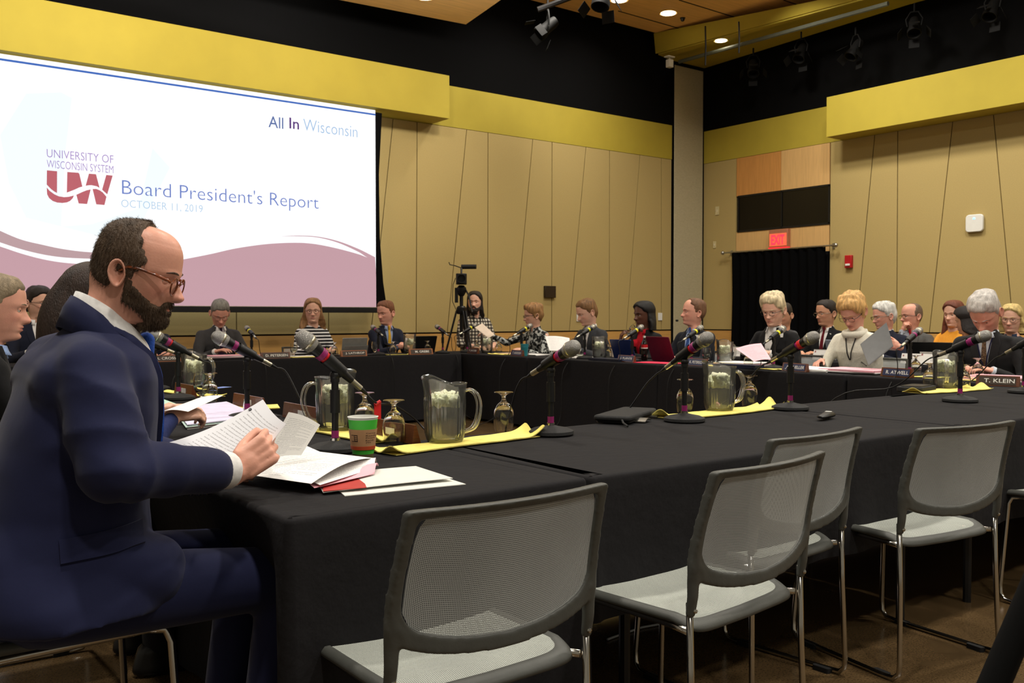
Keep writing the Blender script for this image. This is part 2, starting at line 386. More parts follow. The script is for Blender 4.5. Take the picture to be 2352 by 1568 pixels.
# ---------------------------------------------------------------- things on the right wall
cu = root('door_curtain', (-.09, -1.54, 0), 0, 'black pleated curtain covering the doorway under the exit sign', 'curtain')
q = MB(); q.grid(lambda u, v: Vector((.02*math.sin(u*70)+.006*math.sin(u*31), -.86+1.72*u+.01*math.sin(v*7), .03+v*2.13)), 220, 6); q.build('pleats', pm('black_velvet', (8, 8, 9), .95, spec=.05), cu)
rd = root('curtain_rod', (-.1, -1.54, 2.17), 0, 'silver curtain rod with ball ends over the black doorway curtain', 'curtain rod')
q = MB(); q.tube([(0, -1.0, 0), (0, 1.0, 0)], .012, 10); q.build('rod', M_STEEL, rd)
for sgn in (-1, 1):
    q = MB(); q.ball((0, sgn*1.03, 0), .032); q.build('finial', M_STEEL, rd)
    q = MB(); q.tube([(0, sgn*.93, 0), (.1, sgn*.93, 0)], .01); q.box(.09, .1, sgn*.93-.02, sgn*.93+.02, -.04, .04); q.build('bracket', M_STEEL, rd)
ex = root('exit_sign', (-.02, -1.56, 2.33), 0, 'red lit exit sign above the black curtain', 'sign')
q = MB(); q.box(-.06, .015, -.17, .17, -.13, .14); q.build('housing', pm('sign_housing', (170, 110, 80), .5), ex, bev=.006)
q = MB(); q.box(-.065, -.06, -.155, .155, -.11, .08); q.build('face', pm('sign_face', (225, 120, 90), .5, emit=.35, emcol=(255, 90, 60)), ex, smooth=False)
q = MB(); txt(q, 'EXIT', .24, .15, Matrix(((0, 0, -1, -.068), (-1, 0, 0, .12), (0, 1, 0, -.09), (0, 0, 0, 1))), bold=.03); q.build('lettering', pm('sign_red', (255, 40, 60), .5, emit=1.6, emcol=(255, 36, 60)), ex, smooth=False)
q = MB(); q.box(-.07, .0, -.17, .17, -.15, -.13); q.build('lower_rim', pm('sign_rim', (220, 40, 50), .4, emit=.8, emcol=(255, 40, 50)), ex, smooth=False)
fa = root('fire_alarm', (-.02, -2.73, 1.93), 0, 'small red fire alarm strobe on the right wall beside the doorway', 'fire alarm')
q = MB(); q.box(-.03, .02, -.055, .055, -.09, .09); q.build('housing', pm('alarm_red', (176, 20, 30), .4), fa, bev=.008)
q = MB(); q.box(-.045, -.03, -.035, .035, -.06, -.03); q.build('strobe', M_WHITE, fa, bev=.004)
ap = root('wireless_access_point', (-.025, -4.51, 2.33), 0, 'white rounded square wireless box with a blue light on the right wall', 'wireless router')
q = MB(); q.rbox(-.11, .11, -.11, .11, -.02, .02, .04, Matrix.Rotation(PI/2, 4, 'Y'), 5); q.build('case', M_WHITE, ap, bev=.008)
q = MB(); q.box(-.024, -.02, -.012, .012, .05, .07); q.build('status_light', pm('blue_led', (110, 190, 255), .4, emit=2.5), ap)
for (px, py, s, lb) in ((1647, 484, .05, 'cream blank switch plate high on the right wall by the corner'), (1641, 562, .04, 'small cream outlet plate below the blank plate on the right wall')):
    p = onx(px, py, -.006); o = root('wall_plate', tuple(p), 0, lb, 'wall plate')
    q = MB(); q.box(-.004, .008, -s*.75, s*.75, -s*1.4, s*1.4); q.build('plate', pm('cream_plastic', (200, 186, 140), .5), o, bev=.003)
    q = MB(); q.box(-.007, -.003, -.012, .012, -.02, .02); q.build('insert', pm('cream_plastic2', (214, 204, 170), .5), o, bev=.002)
p = onx(1516, 727, 0); p = ony(1516, 727, -.006)
o = root('light_switch', tuple(p), -90, 'white wall switch plate behind the woman drinking', 'switch')
q = MB(); q.box(-.004, .008, -.045, .045, -.06, .06); q.build('plate', M_WHITE, o, bev=.003); q = MB(); q.box(-.01, -.003, -.01, .01, -.02, .02); q.build('toggle', M_WHITE, o, bev=.002)
p = ony(1330, 727, -.006); o = root('wall_outlet', tuple(p), -90, 'white wall outlet plate behind the young man in the grey suit', 'outlet')
q = MB(); q.box(-.004, .008, -.05, .05, -.07, .07); q.build('plate', M_WHITE, o, bev=.003); q = MB(); q.box(-.007, -.003, -.02, .02, .01, .04); q.box(-.007, -.003, -.02, .02, -.04, -.01); q.build('socket', pm('grey_socket', (150, 150, 146), .5), o, bev=.002)
p = ony(1263, 670, -.02); o = root('wall_control_panel', tuple(p), 90, 'dark brown touch panel mounted on the back wall', 'control panel')
q = MB(); q.box(-.02, .02, -.1, .1, -.085, .085); q.build('frame', pm('brown_plastic', (44, 32, 22), .4), o, bev=.006)
q = MB(); q.box(.02, .024, -.08, .08, -.06, .06); q.build('display', pm('panel_screen', (38, 30, 24), .2), o, smooth=False)
# ---------------------------------------------------------------- projection screen with the projected slide
SY = -.3
def sp(px, py, k=0): p = ony(px, py, SY); return Vector((p.x, SY-.004-.002*k, p.z))
xr = ony(862, 300, SY).x; zb = ony(862, 705, SY).z; ztp = 3.66; xl = -10.66
SCX, SCZ = (xl+xr)/2, zb
scr = bpy.data.objects.new('projection_screen', None); COL.objects.link(scr); scr.matrix_world = RM @ Matrix.Translation((SCX, SY, SCZ)); tag(scr, 'large projection screen showing the slide with the red logo and title', 'projection screen')
LM = Matrix.Translation((-SCX, -SY, -SCZ))
def emis(name, rgb, s=1.0):
    s *= .75
    if name in MATS: return MATS[name]
    m = bpy.data.materials.new(name); m.use_nodes = True; nt = m.node_tree; nt.nodes.clear()
    o = nt.nodes.new('ShaderNodeOutputMaterial'); e = nt.nodes.new('ShaderNodeEmission'); c = nt.nodes.new('ShaderNodeTexNoise'); c.inputs['Scale'].default_value = 1.5
    mxx = nt.nodes.new('ShaderNodeMix'); mxx.data_type = 'RGBA'; l = lin(rgb); mxx.inputs[6].default_value = (*[q*.97 for q in l], 1); mxx.inputs[7].default_value = (*[q*1.03 for q in l], 1)
    nt.links.new(c.outputs['Fac'], mxx.inputs[0]); nt.links.new(mxx.outputs[2], e.inputs[0]); e.inputs[1].default_value = s; nt.links.new(e.outputs[0], o.inputs[0]); MATS[name] = m; return m
b = MB(); b.box(xl, xr, SY-.002, SY+.002, zb, ztp); b.build('screen_fabric', emis('slide_white', (252, 253, 255), 1.12), scr, smooth=False, M=LM)
b = MB(); b.box(xl-.06, xr+.05, SY-.015, SY+.02, zb-.07, zb-.004); b.build('bottom_bar', M_BPL, scr, smooth=False, bev=.005, M=LM)
b = MB(); L_ = [(863, 258), (861, 400), (862, 545), (866, 650), (870, 705)]; R_ = [(877, 262), (870, 400), (872, 545), (880, 640), (888, 708)]
V = []
for (lx, ly), (rx, ry) in zip(L_, R_):
    a = ony(lx, ly, SY); c = ony(rx, ry, SY); V += [Vector((xr, SY-.004, a.z)), Vector((c.x, SY-.004, a.z)), Vector((c.x, SY+.012, a.z)), Vector((xr, SY+.012, a.z))]
F = []
for i in range(len(L_)-1):
    for k in range(4): F.append((i*4+k, i*4+(k+1) % 4, (i+1)*4+(k+1) % 4, (i+1)*4+k))
F += [(3, 2, 1, 0), (16, 17, 18, 19)]
b.add(V, F); b.build('black_border', M_BLACK, scr, smooth=False, M=LM)
b = MB(); a = sp(0, 138, 1); b.box(xl, xr, SY-.006, SY-.003, ztp-.065, ztp-.045); b.build('top_line', emis('slide_blue_line', (70, 110, 190)), scr, smooth=False, M=LM)
def slide(name, polys, mat, k=1, curve=False):
    mb = MB()
    for P_ in polys:
        if curve:
            Q = []; n = len(P_)
            for i in range(n):
                p0, p1, p2, p3 = [Vector(P_[(i+j-1) % n]) for j in range(4)]
                d1, d2, d3 = (p1-p0), (p2-p1), (p3-p2); m1 = (p2-p0)*.5 if d1.length and d2.length and d1.normalized().dot(d2.normalized()) > .8 else d2; m2 = (p3-p1)*.5 if d3.length and d2.normalized().dot(d3.normalized()) > .8 else d2
                m1 = m1.normalized()*d2.length; m2 = m2.normalized()*d2.length
                for j in range(5):
                    t = j/5; Q.append(tuple(p1*(2*t**3-3*t*t+1)+m1*(t**3-2*t*t+t)+p2*(-2*t**3+3*t*t)+m2*(t**3-t*t)))
            P_ = Q
        V = [sp(x, y, k) for x, y in P_]
        for q in V: q.x = max(xl, min(xr, q.x)); q.z = max(zb, q.z)
        mb.add(V, [tuple(range(len(V)))])
    return mb.build(name, mat, scr, smooth=False, M=LM)
E_PINK = emis('slide_pink', (199, 160, 168), 1.0); E_PINK2 = emis('slide_mauve', (190, 160, 163), 1.0); E_LOGO = emis('slide_logo', (192, 104, 112), 1.0)
slide('pink_wave', [[(-160, 520), (-60, 548), (0, 566), (48, 582), (97, 595), (145, 603), (204, 607), (300, 609), (360, 604), (412, 597), (485, 583), (533, 572), (582, 564), (630, 559), (688, 557.5), (727, 561), (776, 571), (824, 584), (844, 591), (861, 591), (869, 712), (-160, 712)],
      [(640, 543), (679, 541), (727, 543), (776, 553.6), (824, 572), (858, 589), (862, 591), (844, 591), (824, 579), (776, 557.5), (727, 545), (679, 542.5)]], E_PINK, curve=True)
slide('mauve_band', [[(-160, 450), (-60, 502), (0, 530), (48, 550), (97, 562), (145, 572), (204, 579), (300, 582), (412, 590), (412, 596), (300, 597), (204, 594), (145, 591), (97, 584), (48, 572), (0, 556.5), (-60, 535), (-160, 490)]], E_PINK2, curve=True)
def lp(x, y): return (90+x/9.8, 330+y/9.8)
logo = [[(170, 600), (400, 620), (398, 1110), (340, 1080), (260, 1020), (165, 920)], [(628, 637), (880, 655), (900, 680), (968, 965), (900, 985), (780, 1040), (618, 1102)],
        [(1115, 675), (1275, 688), (1355, 995), (1290, 960), (1180, 935), (1110, 936), (1042, 948)], [(1505, 705), (1650, 718), (1528, 1140), (1470, 1090), (1412, 1035)],
        [(165, 985), (230, 1060), (340, 1140), (440, 1185), (560, 1203), (660, 1195), (780, 1165), (750, 1230), (690, 1290), (620, 1322), (520, 1335), (400, 1325), (300, 1290), (220, 1225), (175, 1140)],
        [(832, 1150), (960, 1090), (1060, 1050), (1155, 1030), (1075, 1358), (885, 1345)], [(1198, 1020), (1280, 1018), (1360, 1050), (1430, 1100), (1510, 1195), (1465, 1380), (1280, 1365)]]
slide('logo', [[lp(*q) for q in P_] for P_ in logo], E_LOGO, 2)
slide('pale_blue_map', [[(0, 310), (60, 215), (140, 212), (165, 225), (150, 350), (140, 520), (60, 500), (20, 420)], [(140, 520), (210, 515), (340, 470), (390, 385), (350, 340), (340, 420), (300, 560)]], emis('slide_pale', (240, 250, 255), 1.08), 0)
def stext(s, a, c, hpx, mat, name, bold=0, tall=None):
    """lettering from pixel a (baseline left) to c (baseline right), glyph box hpx high at the left"""
    p = sp(*a, 3); q = sp(*c, 3); h = sp(a[0], a[1]-hpx, 3).z-p.z
    mb = MB(); txt(mb, s, q.x-p.x, h, Matrix(((1, 0, 0, p.x), (0, 0, 0, p.y), (0, 1, 0, p.z), (0, 0, 0, 1))), bold)
    order = sorted(mb.f, key=lambda f: min(mb.v[i][0] for i in f)); groups = [[]]; run = None
    for f in order:
        x0 = min(mb.v[i][0] for i in f); x1 = max(mb.v[i][0] for i in f)
        if run is not None and x0 > run+h*.33*(1.15 if name == 'small_title' else .62): groups.append([])
        groups[-1].append(f); run = x1 if run is None else max(run, x1)
    for g in groups:
        w_ = MB(); idx = {}
        for f in g:
            for i in f:
                if i not in idx: idx[i] = len(w_.v); w_.v.append(mb.v[i])
            w_.f.append(tuple(idx[i] for i in f)); w_.mi.append(0)
        w_.build(name, mat, scr, smooth=False, M=LM)
E_LAV = emis('slide_lavender', (168, 140, 200)); E_BLU = emis('slide_blue', (112, 132, 200))
stext('UNIVERSITY OF', (107, 361), (260, 373), 19, E_LAV, 'small_title', -.006)
stext('WISCONSIN SYSTEM', (107, 385), (260, 397), 18, E_LAV, 'small_title', -.006)
stext("Board President's Report", (280, 456), (731, 478), 44, E_BLU, 'title', -.012)
stext('OCTOBER 11, 2019', (278, 478), (465, 488), 20, emis('slide_cyan', (176, 205, 232)), 'date', -.01)
stext('All', (616, 292), (650, 294), 26, emis('slide_slate', (96, 116, 168)), 'motto', .002)
stext('In', (664, 295), (686, 297), 25, emis('slide_violet', (96, 62, 128)), 'motto', .01)
stext('Wisconsin', (696, 300), (820, 311), 27, emis('slide_skyblue', (158, 190, 226)), 'motto', -.012)
# ---------------------------------------------------------------- light
def area(name, p, size, power, col=(1, .82, .6), down=True, target=None, spread=180, shape='DISK'):
    l = bpy.data.lights.new(name, 'AREA'); l.shape = shape; l.size = size; l.energy = power; l.color = col; l.spread = math.radians(spread)
    o = bpy.data.objects.new(name, l); COL.objects.link(o); o.location = W(p)
    if target is not None: o.rotation_euler = (W(target)-W(p)).to_track_quat('-Z', 'Y').to_euler()
    return o
WARM = (1, .93, .82)
for x in (-11.5, -8.5, -5.5, -2.6):
    for y in (-12.0, -9.2, -6.2, -3.4):
        area('downlight_and_fill', (x, y, 5.45), .35, 48, WARM, spread=150)
for x in (-9.6, -7.6, -4.2, -2.8): area('downlight_and_fill', (x, -1.3, 5.45), .3, 15, WARM, target=(x, -.1, 2.5), spread=120)
for y in (-2.7, -3.9, -5.4, -7.4): area('downlight_and_fill', (-1.9, y, 5.3), .3, 12, WARM, target=(-.1, y, 2.6), spread=120)
for x, pw in ((-10.9, 60), (-9.3, 62), (-7.4, 52), (-5.9, 34)): area('downlight_and_fill', (x, -3.0, 4.6), .35, pw*.36, WARM, target=(x, -.4, 3.95), spread=110)  # added fill lamps out of view, aimed to brighten the yellow soffit front
sc = bpy.context.scene
w = bpy.data.worlds.new('room_air'); sc.world = w; w.use_nodes = True
w.node_tree.nodes['Background'].inputs[0].default_value = (.9, .8, .62, 1); w.node_tree.nodes['Background'].inputs[1].default_value = .2
cd = bpy.data.cameras.new('camera'); cam = bpy.data.objects.new('camera', cd); COL.objects.link(cam)
cd.sensor_width = 36; cd.lens = 36*FPX/2352; cd.clip_end = 80; cd.clip_start = .05
cam.location = CAM; cam.rotation_euler = (PI/2-PITCH, 0, -ANG); sc.camera = cam
sc.view_settings.view_transform = 'Standard'; sc.view_settings.look = 'None'; sc.view_settings.gamma = 1; sc.view_settings.exposure = .42
cd.dof.use_dof = True; cd.dof.focus_distance = 2.6; cd.dof.aperture_fstop = 13
# ================================================================ tables, cloths, chairs
TZ = .735
M_CLOTH = pm('black_tablecloth', (29, 28, 30), .9, nz=.12, ns=200, bump=.25, bs=26, spec=.22)
M_TOPB = pm('table_laminate', (90, 80, 66), .5)
def table(x0, x1, y0, y1, label, clabel, hem=.03, hems=None, seed=0):
    """folding table and the black cloth on it; hems: hem height on the sides (-y, +x, +y, -x)"""
    cx, cy = (x0+x1)/2, (y0+y1)/2; hx, hy = (x1-x0)/2, (y1-y0)/2
    t = root('folding_table', (cx, cy, 0), 0, label, 'table', 'folding tables under the black cloths')
    q = MB(); q.rbox(-hx+.02, hx-.02, -hy+.02, hy-.02, .70, .728, .02); q.build('tabletop', M_TOPB, t)
    ax = hx > hy
    for sx in (-1, 1):
        for sy in (-1, 1):
            q = MB(); X, Y = (hx-.22, hy-.10) if ax else (hx-.10, hy-.22)
            q.tube([(sx*X, sy*Y, .70), (sx*X, sy*Y, .12), (sx*X, sy*Y, 0)], .016, 8); q.build('leg', M_BPL, t)
    hems = hems or [hem]*4
    n = 0; P = []; r = .018
    # perimeter samples: x, y, nx, ny, side weights
    def side(ax_, ay_, bx_, by_, nx, ny, hm):
        Ln = math.hypot(bx_-ax_, by_-ay_); k = max(4, int(Ln/.02))
        for i in range(k): f = i/k; P.append((ax_+(bx_-ax_)*f, ay_+(by_-ay_)*f, nx, ny, hm, min(f, 1-f)*Ln))
    def corner(cx_, cy_, a0, h0, h1):
        for i in range(6):
            a = math.radians(a0+15*i); P.append((cx_+r*math.cos(a), cy_+r*math.sin(a), math.cos(a), math.sin(a), min(h0, h1)*.35 if hem < .06 else h0+(h1-h0)*i/6, 0))
    side(-hx+r, -hy, hx-r, -hy, 0, -1, hems[0]); corner(hx-r, -hy+r, -90, hems[0], hems[1])
    side(hx, -hy+r, hx, hy-r, 1, 0, hems[1]); corner(hx-r, hy-r, 0, hems[1], hems[2])
    side(hx-r, hy, -hx+r, hy, 0, 1, hems[2]); corner(-hx+r, hy-r, 90, hems[2], hems[3])
    side(-hx, hy-r, -hx, -hy+r, -1, 0, hems[3]); corner(-hx+r, -hy+r, 180, hems[3], hems[0])
    n = len(P); rings = []
    E_ = .022
    def ring(f):
        return [Vector(f(i, *p)) for i, p in enumerate(P)]
    def zt(x, y): return TZ+.0015*noise.noise(Vector((x*3+seed, y*3, 0)))
    for ins in (.06, .03, .012): rings.append(ring(lambda i, x, y, nx, ny, h, d: (x-nx*ins*(1 if ins > .0 else 1), y-ny*ins, zt(x, y))))
    for a in (30, 60, 90): rings.append(ring(lambda i, x, y, nx, ny, h, d: (x+nx*(-.012+.012*math.sin(math.radians(a))), y+ny*(-.012+.012*math.sin(math.radians(a))), TZ-.012*(1-math.cos(math.radians(a))))))
    K = 12
    for j in range(1, K+1):
        f = j/K
        def g(i, x, y, nx, ny, h, d):
            z = (TZ-.012)+(h-(TZ-.012))*f
            s = i*.02
            amp = f**1.2*.009*min(1, .25+d*3)
            w_ = amp*(math.sin(s*11+seed*1.7+1.5*math.sin(s*2.3+seed))+.6*math.sin(s*23+seed*3.1))+.008*f*noise.noise(Vector((x*4+seed, y*4, z*3)))
            out = .002+w_+(.02*f if d == 0 else .012*f*math.exp(-d*12))
            px_ = .17*min(1, f*1.6)*math.exp(-((x+hx)/.16)**2)*min(1, max(0, (y+hy-.05)/.12)) if seed == 1 else 0
            return (x+nx*out+px_, y+ny*out, z)
        rings.append(ring(g))
    q = MB(); q.loft(rings, caps=False); q.f = [tuple(reversed(f)) for f in q.f]
    q.f.append(tuple(range(n))); q.mi.append(0)
    o = q.build('tablecloth', M_CLOTH, sharp=180); place(o, (cx, cy, 0)); tag(o, clabel, 'tablecloth', 'black tablecloths')
    return t, o
NB = 'folding table under the cloth '
table(-11.03, -10.205, -8.60, -6.78, NB+'at the bearded man in blue', 'black cloth on the table where the bearded man in blue reads', seed=1)
table(-11.03, -10.205, -6.76, -4.95, NB+'beside the long haired woman', 'black cloth on the table before the long haired woman', seed=2)
table(-11.03, -10.205, -4.93, -3.12, NB+'further up the left row', 'black cloth further up the left row near the green binder', seed=3)
table(-10.20, -8.33, -8.60, -7.70, NB+'in front of the two nearest grey chairs', 'black cloth under the two nearest microphones and the clear pitcher', hem=.3, hems=(.36, .36, .05, .36), seed=4)
table(-8.31, -5.98, -8.62, -7.68, NB+'at the right behind the far grey chairs', 'black cloth on the right table under the black remote and distant pitcher', hem=.3, hems=(.33, .3, .05, .3), seed=5)
for i, (a, c, l) in enumerate(((-6.56, -8.40, 'in front of the grey haired man at the right'), (-4.72, -6.54, 'in front of the woman in the white sweater'), (-2.88, -4.70, 'in front of the woman drinking from a glass'), (-1.0, -2.86, 'in front of the woman in the patterned jacket'))):
    table(-5.93, -5.17, c, a, NB+l, 'black cloth hanging '+l, seed=6+i)
for i, (a, c, l) in enumerate(((-10.9, -9.1, 'at the red tie man by the green cup'), (-9.08, -7.55, 'before the grey suited man under the screen'), (-7.53, -5.96, 'before the striped shirt woman and the yellow tie man'))):
    table(a, c, -1.72, -1.05, NB+l, 'black cloth hanging '+l, seed=12+i)
table(-4.3, -3.72, -8.2, -3.9, 'long table hidden under black cloth in front of the observers', 'black cloth on the observers table behind the right row', seed=20)
# ---------------------------------------------------------------- chairs
M_FRAME = pm('grey_chair_plastic', (72, 73, 69), .5, nz=.08, ns=30, bump=.05, bs=200)
def mesh_mat(name, rgb, pitch, holes):
    m = pm(name, rgb, .7, nz=.08, ns=6); N, L, P = nodes(m)
    m.use_nodes = True
    uv = N.new('ShaderNodeUVMap'); sx = N.new('ShaderNodeSeparateXYZ'); L.new(uv.outputs[0], sx.inputs[0])
    outs = []
    for ax, ph in ((0, pitch), (1, pitch*1.15)):
        mu = N.new('ShaderNodeMath'); mu.operation = 'MULTIPLY'; mu.inputs[1].default_value = 2*PI/ph; L.new(sx.outputs[ax], mu.inputs[0])
        si = N.new('ShaderNodeMath'); si.operation = 'SINE'; L.new(mu.outputs[0], si.inputs[0]); outs.append(si)
    mn = N.new('ShaderNodeMath'); mn.operation = 'MINIMUM'; L.new(outs[0].outputs[0], mn.inputs[0]); L.new(outs[1].outputs[0], mn.inputs[1])
    gt = N.new('ShaderNodeMath'); gt.operation = 'LESS_THAN'; gt.inputs[1].default_value = holes; L.new(mn.outputs[0], gt.inputs[0])
    L.new(gt.outputs[0], P.inputs['Alpha']); return m
M_MESHB = mesh_mat('chair_back_mesh', (180, 185, 186), .0034, -.12)
M_MESHS = mesh_mat('chair_seat_mesh', (172, 176, 168), .0036, .35)
def uvgrid(name, fn, nu, nv, mat, parent, su, sv):
    q = MB(); q.grid(fn, nu, nv); o = q.build(name, mat, parent, sharp=180)
    uv = o.data.uv_layers.new(name='UVMap'); k = 0
    for p in o.data.polygons:
        for li in p.loop_indices:
            vi = o.data.loops[li].vertex_index; uv.data[li].uv = ((vi % (nu+1))/nu*su, (vi//(nu+1))/nv*sv)
    return o
def back_pt(y, z):
    """point of the chair's back surface: y across, z height"""
    t = (z-.47)/.34
    x = -.235-.06*t+.012*math.sin(t*PI)
    return Vector((x-.035*(1-(y/.24)**2), y, z))
def make_chair(label, parent=None):
    t = root('mesh_chair', (0, 0, 0), 0, label, 'chair', 'grey mesh stacking chairs')
    # back: outline inner window and outer frame
    IN = [(0, .790), (.10, .790), (.205, .790), (.216, .784), (.219, .76), (.225, .69), (.229, .63), (.222, .598), (.194, .572), (.11, .550), (0, .541)]
    OU = [(0, .808), (.12, .808), (.228, .809), (.240, .806), (.241, .785), (.247, .70), (.253, .625), (.251, .575), (.222, .543), (.13, .519), (0, .509)]
    def full(h): return [(y, z) for y, z in h[:-1]]+[(-y, z) for y, z in reversed(h)][:-1]
    q = MB(); rings = [[], [], [], []]
    for (yi, zi), (yo, zo) in zip(full(IN), full(OU)):
        pi, po = back_pt(yi, zi), back_pt(yo, zo); d = Vector((.013, 0, 0))
        rings[0].append(pi-d*.5); rings[1].append(po-d); rings[2].append(po+d); rings[3].append(pi+d*.5)
    q.loft([rings[0], rings[1], rings[2], rings[3], rings[0]], caps=False)
    fr_ = MB()
    for r_ in rings:
        for _ in range(2):            # round the outline before it is welded to the uprights
            r2 = []
            for i in range(len(r_)): a, c = r_[i], r_[(i+1) % len(r_)]; r2 += [a*.75+c*.25, a*.25+c*.75]
            r_[:] = r2
    fr_.loft([rings[0], rings[1], rings[2], rings[3], rings[0]], caps=False)
    iy = [p[0] for p in IN]; iz = [p[1] for p in IN]
    def bm_(u, v):
        yu = (u*2-1)*.222; ya = abs(yu)
        zb_ = float(np.interp(ya, [0, .11, .188, .214, .223], [.535, .544, .565, .588, .62]))-.003
        z = zb_+(.791-zb_)*v
        w_ = float(np.interp(z, [.5, .62, .68, .75, .776, .79], [.224, .224, .222, .216, .210, .200]))
        return back_pt(yu/.222*w_, z)
    uvgrid('back_mesh', bm_, 24, 24, M_MESHB, t, .42, .25)
    for s_ in (-1, 1):
        pts = [back_pt(s_*.240, .625), back_pt(s_*.240, .585), back_pt(s_*.239, .55), Vector((-.241, s_*.240, .515)), Vector((-.234, s_*.240, .47))]
        fr_.tube(pts, [.012, .0165, .0160, .0145, .0125], 14, flat=(1.0, .85))
        fr_.capsule(back_pt(s_*.232, .585), back_pt(s_*.205, .548), .014, .010, 12, flat=(1, .9), side=(1, 0, 0))
        q = MB(); q.ball((-.247, s_*.238, .485), .006, 8); q.build('bolt', M_CHROME, t)
        # sled leg: rear leg, runner, front leg, under-seat bar
        q = MB(); y = s_*.240; r = .0085
        pts = [(-.232, y, .50), (-.238, y, .3), (-.246, s_*.248, .06), (-.243, s_*.249, .03), (-.225, s_*.25, .012), (-.19, s_*.25, .0095), (.16, s_*.235, .0095), (.195, s_*.233, .014), (.212, s_*.232, .035), (.214, s_*.231, .07), (.195, s_*.215, .40), (.185, s_*.205, .424), (.15, s_*.2, .43), (-.15, s_*.205, .425), (-.225, s_*.232, .43)]
        q.tube(pts, r, 10); q.build('leg', M_CHROME, t, sharp=180)
        for xx in (-.17, .13):
            q = MB(); q.rbox(xx-.03, xx+.03, y-.013, y+.013, .0, .016, .008); q.build('glide', M_BMAT, t)
    from_me('back_frame', fuse(fr_, .0038, 12), M_FRAME, t)
    # seat
    def seat_pt(u, v, k=1.0):
        x = -.235+.47*u; y = (v*2-1)
        w_ = (.225+.012*math.sin(u*PI))*k
        ex = abs(y)**6*.03
        z = .452-.012*math.cos((u-.45)*3)*(1-y*y)-.022*max(0, (u-.8)/.2)**2-.02*max(0, (.12-u)/.12)**2
        return Vector((x*k+(-ex if u > .5 else ex)*0, y*w_, z))
    out = []; nn = 80
    def rr(hx, hy, e=.2):
        L_ = []
        for k in range(nn):
            a = 2*PI*k/nn; c, s_ = math.cos(a), math.sin(a); L_.append((math.copysign(abs(c)**e, c)*hx, math.copysign(abs(s_)**e, s_)*hy))
        return L_
    def sz(x, y): return .455-.014*(1-min(1, (y/.22)**2))*(1-min(1, (x/.3)**2))-.03*max(0, (x-.15)/.09)**2*.5-.02*max(0, (-x-.17)/.07)
    prof = [(.200, .198, -.002), (.210, .206, .004), (.226, .218, .003), (.236, .226, -.005), (.237, .228, -.013), (.226, .218, -.018), (.205, .2, -.010)]
    rings = []
    for hx, hy, dz in prof: rings.append([Vector((x, y, sz(x, y)+dz)) for x, y in rr(hx, hy)])
    rings.append(rings[0]); q = MB(); q.loft(rings, caps=False); q.build('seat_frame', M_FRAME, t, sharp=180)
    def sm_(u, v):
        x, y = (u*2-1)*.205, (v*2-1)*.203
        return Vector((x, y, sz(x, y)+.001))
    uvgrid('seat_mesh', sm_, 20, 20, M_MESHS, t, .38, .38)
    q = MB(); q.tube([(-.05, -.2, .428), (-.05, .2, .428)], .008, 8); q.tube([(.12, -.2, .428), (.12, .2, .428)], .008, 8); q.build('crossbar', M_CHROME, t)
    return t
def put(o, wx, wy, deg, z=0): o.location = RMI @ Vector((wx, wy, z)); o.rotation_euler = (0, 0, math.radians(deg)-ANG); return o
chair0 = make_chair('nearest empty grey mesh chair, at the front centre')
def chair_at(cx, cy, a, label, first=False):
    """cx, cy: world position of the back's top middle; a: direction of the back's width"""
    o = chair0 if first else copy_tree(chair0); o['label'] = label
    f = Vector((-math.sin(math.radians(a)), math.cos(math.radians(a)))); p = Vector((cx, cy))+f*.305
    return put(o, p.x, p.y, a+90)
chair_at(.01, 1.765, 37.3, 'nearest empty grey mesh chair, at the front centre by the white folder', True)
chair_at(.628, 2.204, 43, 'empty grey mesh chair second from the nearest one, overlapping the one behind')
chair_at(.911, 2.734, 40, 'empty grey mesh chair partly hidden behind another, below the black remote')
chair_at(1.459, 2.95, 29, 'empty grey mesh chair at the right with its sled legs in full view')
chair_at(2.45, 3.42, 33, 'grey mesh chair cut by the right edge of the frame')
# loose white cable on the floor under the tables, dark tripod leg at the right edge
b = MB(); pts = [onz(1395, 1468, .006), onz(1430, 1455, .006), onz(1475, 1440, .006), onz(1520, 1432, .006), onz(1575, 1416, .006), onz(1640, 1405, .006)]
b.tube(pts, .004, 8); tag(b.build('floor_cable', pm('white_cable', (190, 195, 200), .5), M=RM), 'thin white cable on the floor under the near tables', 'cable')
M_INK = pm('matt_black', (9, 9, 9), .8, spec=.15)
tp = bpy.data.objects.new('floor_tripod', None); COL.objects.link(tp); tag(tp, 'black stand whose slanted leg cuts the bottom right corner', 'tripod')
hub = W(atd(2560, 900, 1.25)); tp.location = (hub.x, hub.y, 0)
foot = W(atd(2130, 1790, 1.18)); foot.z = max(.0, foot.z)
q = MB(); a = hub-tp.location; c0_ = W(atd(2412, 1270, 1.22))-tp.location; c1_ = W(atd(2284, 1568, 1.2))-tp.location
dv = (c1_-c0_).normalized(); tt = (0-c0_.z)/dv.z; ft = c0_+dv*tt; tt2 = (1.0-c0_.z)/dv.z; tp_ = c0_+dv*tt2
q.tube([tp_, ft], .019, 12); q.build('leg', M_INK, tp)
for k in (1, 2):
    R = Matrix.Translation(tp_) @ Matrix.Rotation(k*2*PI/3, 4, 'Z') @ Matrix.Translation(-tp_)
    q = MB(); q.tube([tp_, R @ ft], .019, 12); q.build('leg', M_INK, tp)
q = MB(); q.tube([tp_-Vector((0, 0, .1)), tp_+Vector((0, 0, .12))], .02, 12); q.build('pole', M_BMAT, tp); q = MB(); q.ball(tp_, .045); q.build('hub', M_BMAT, tp)
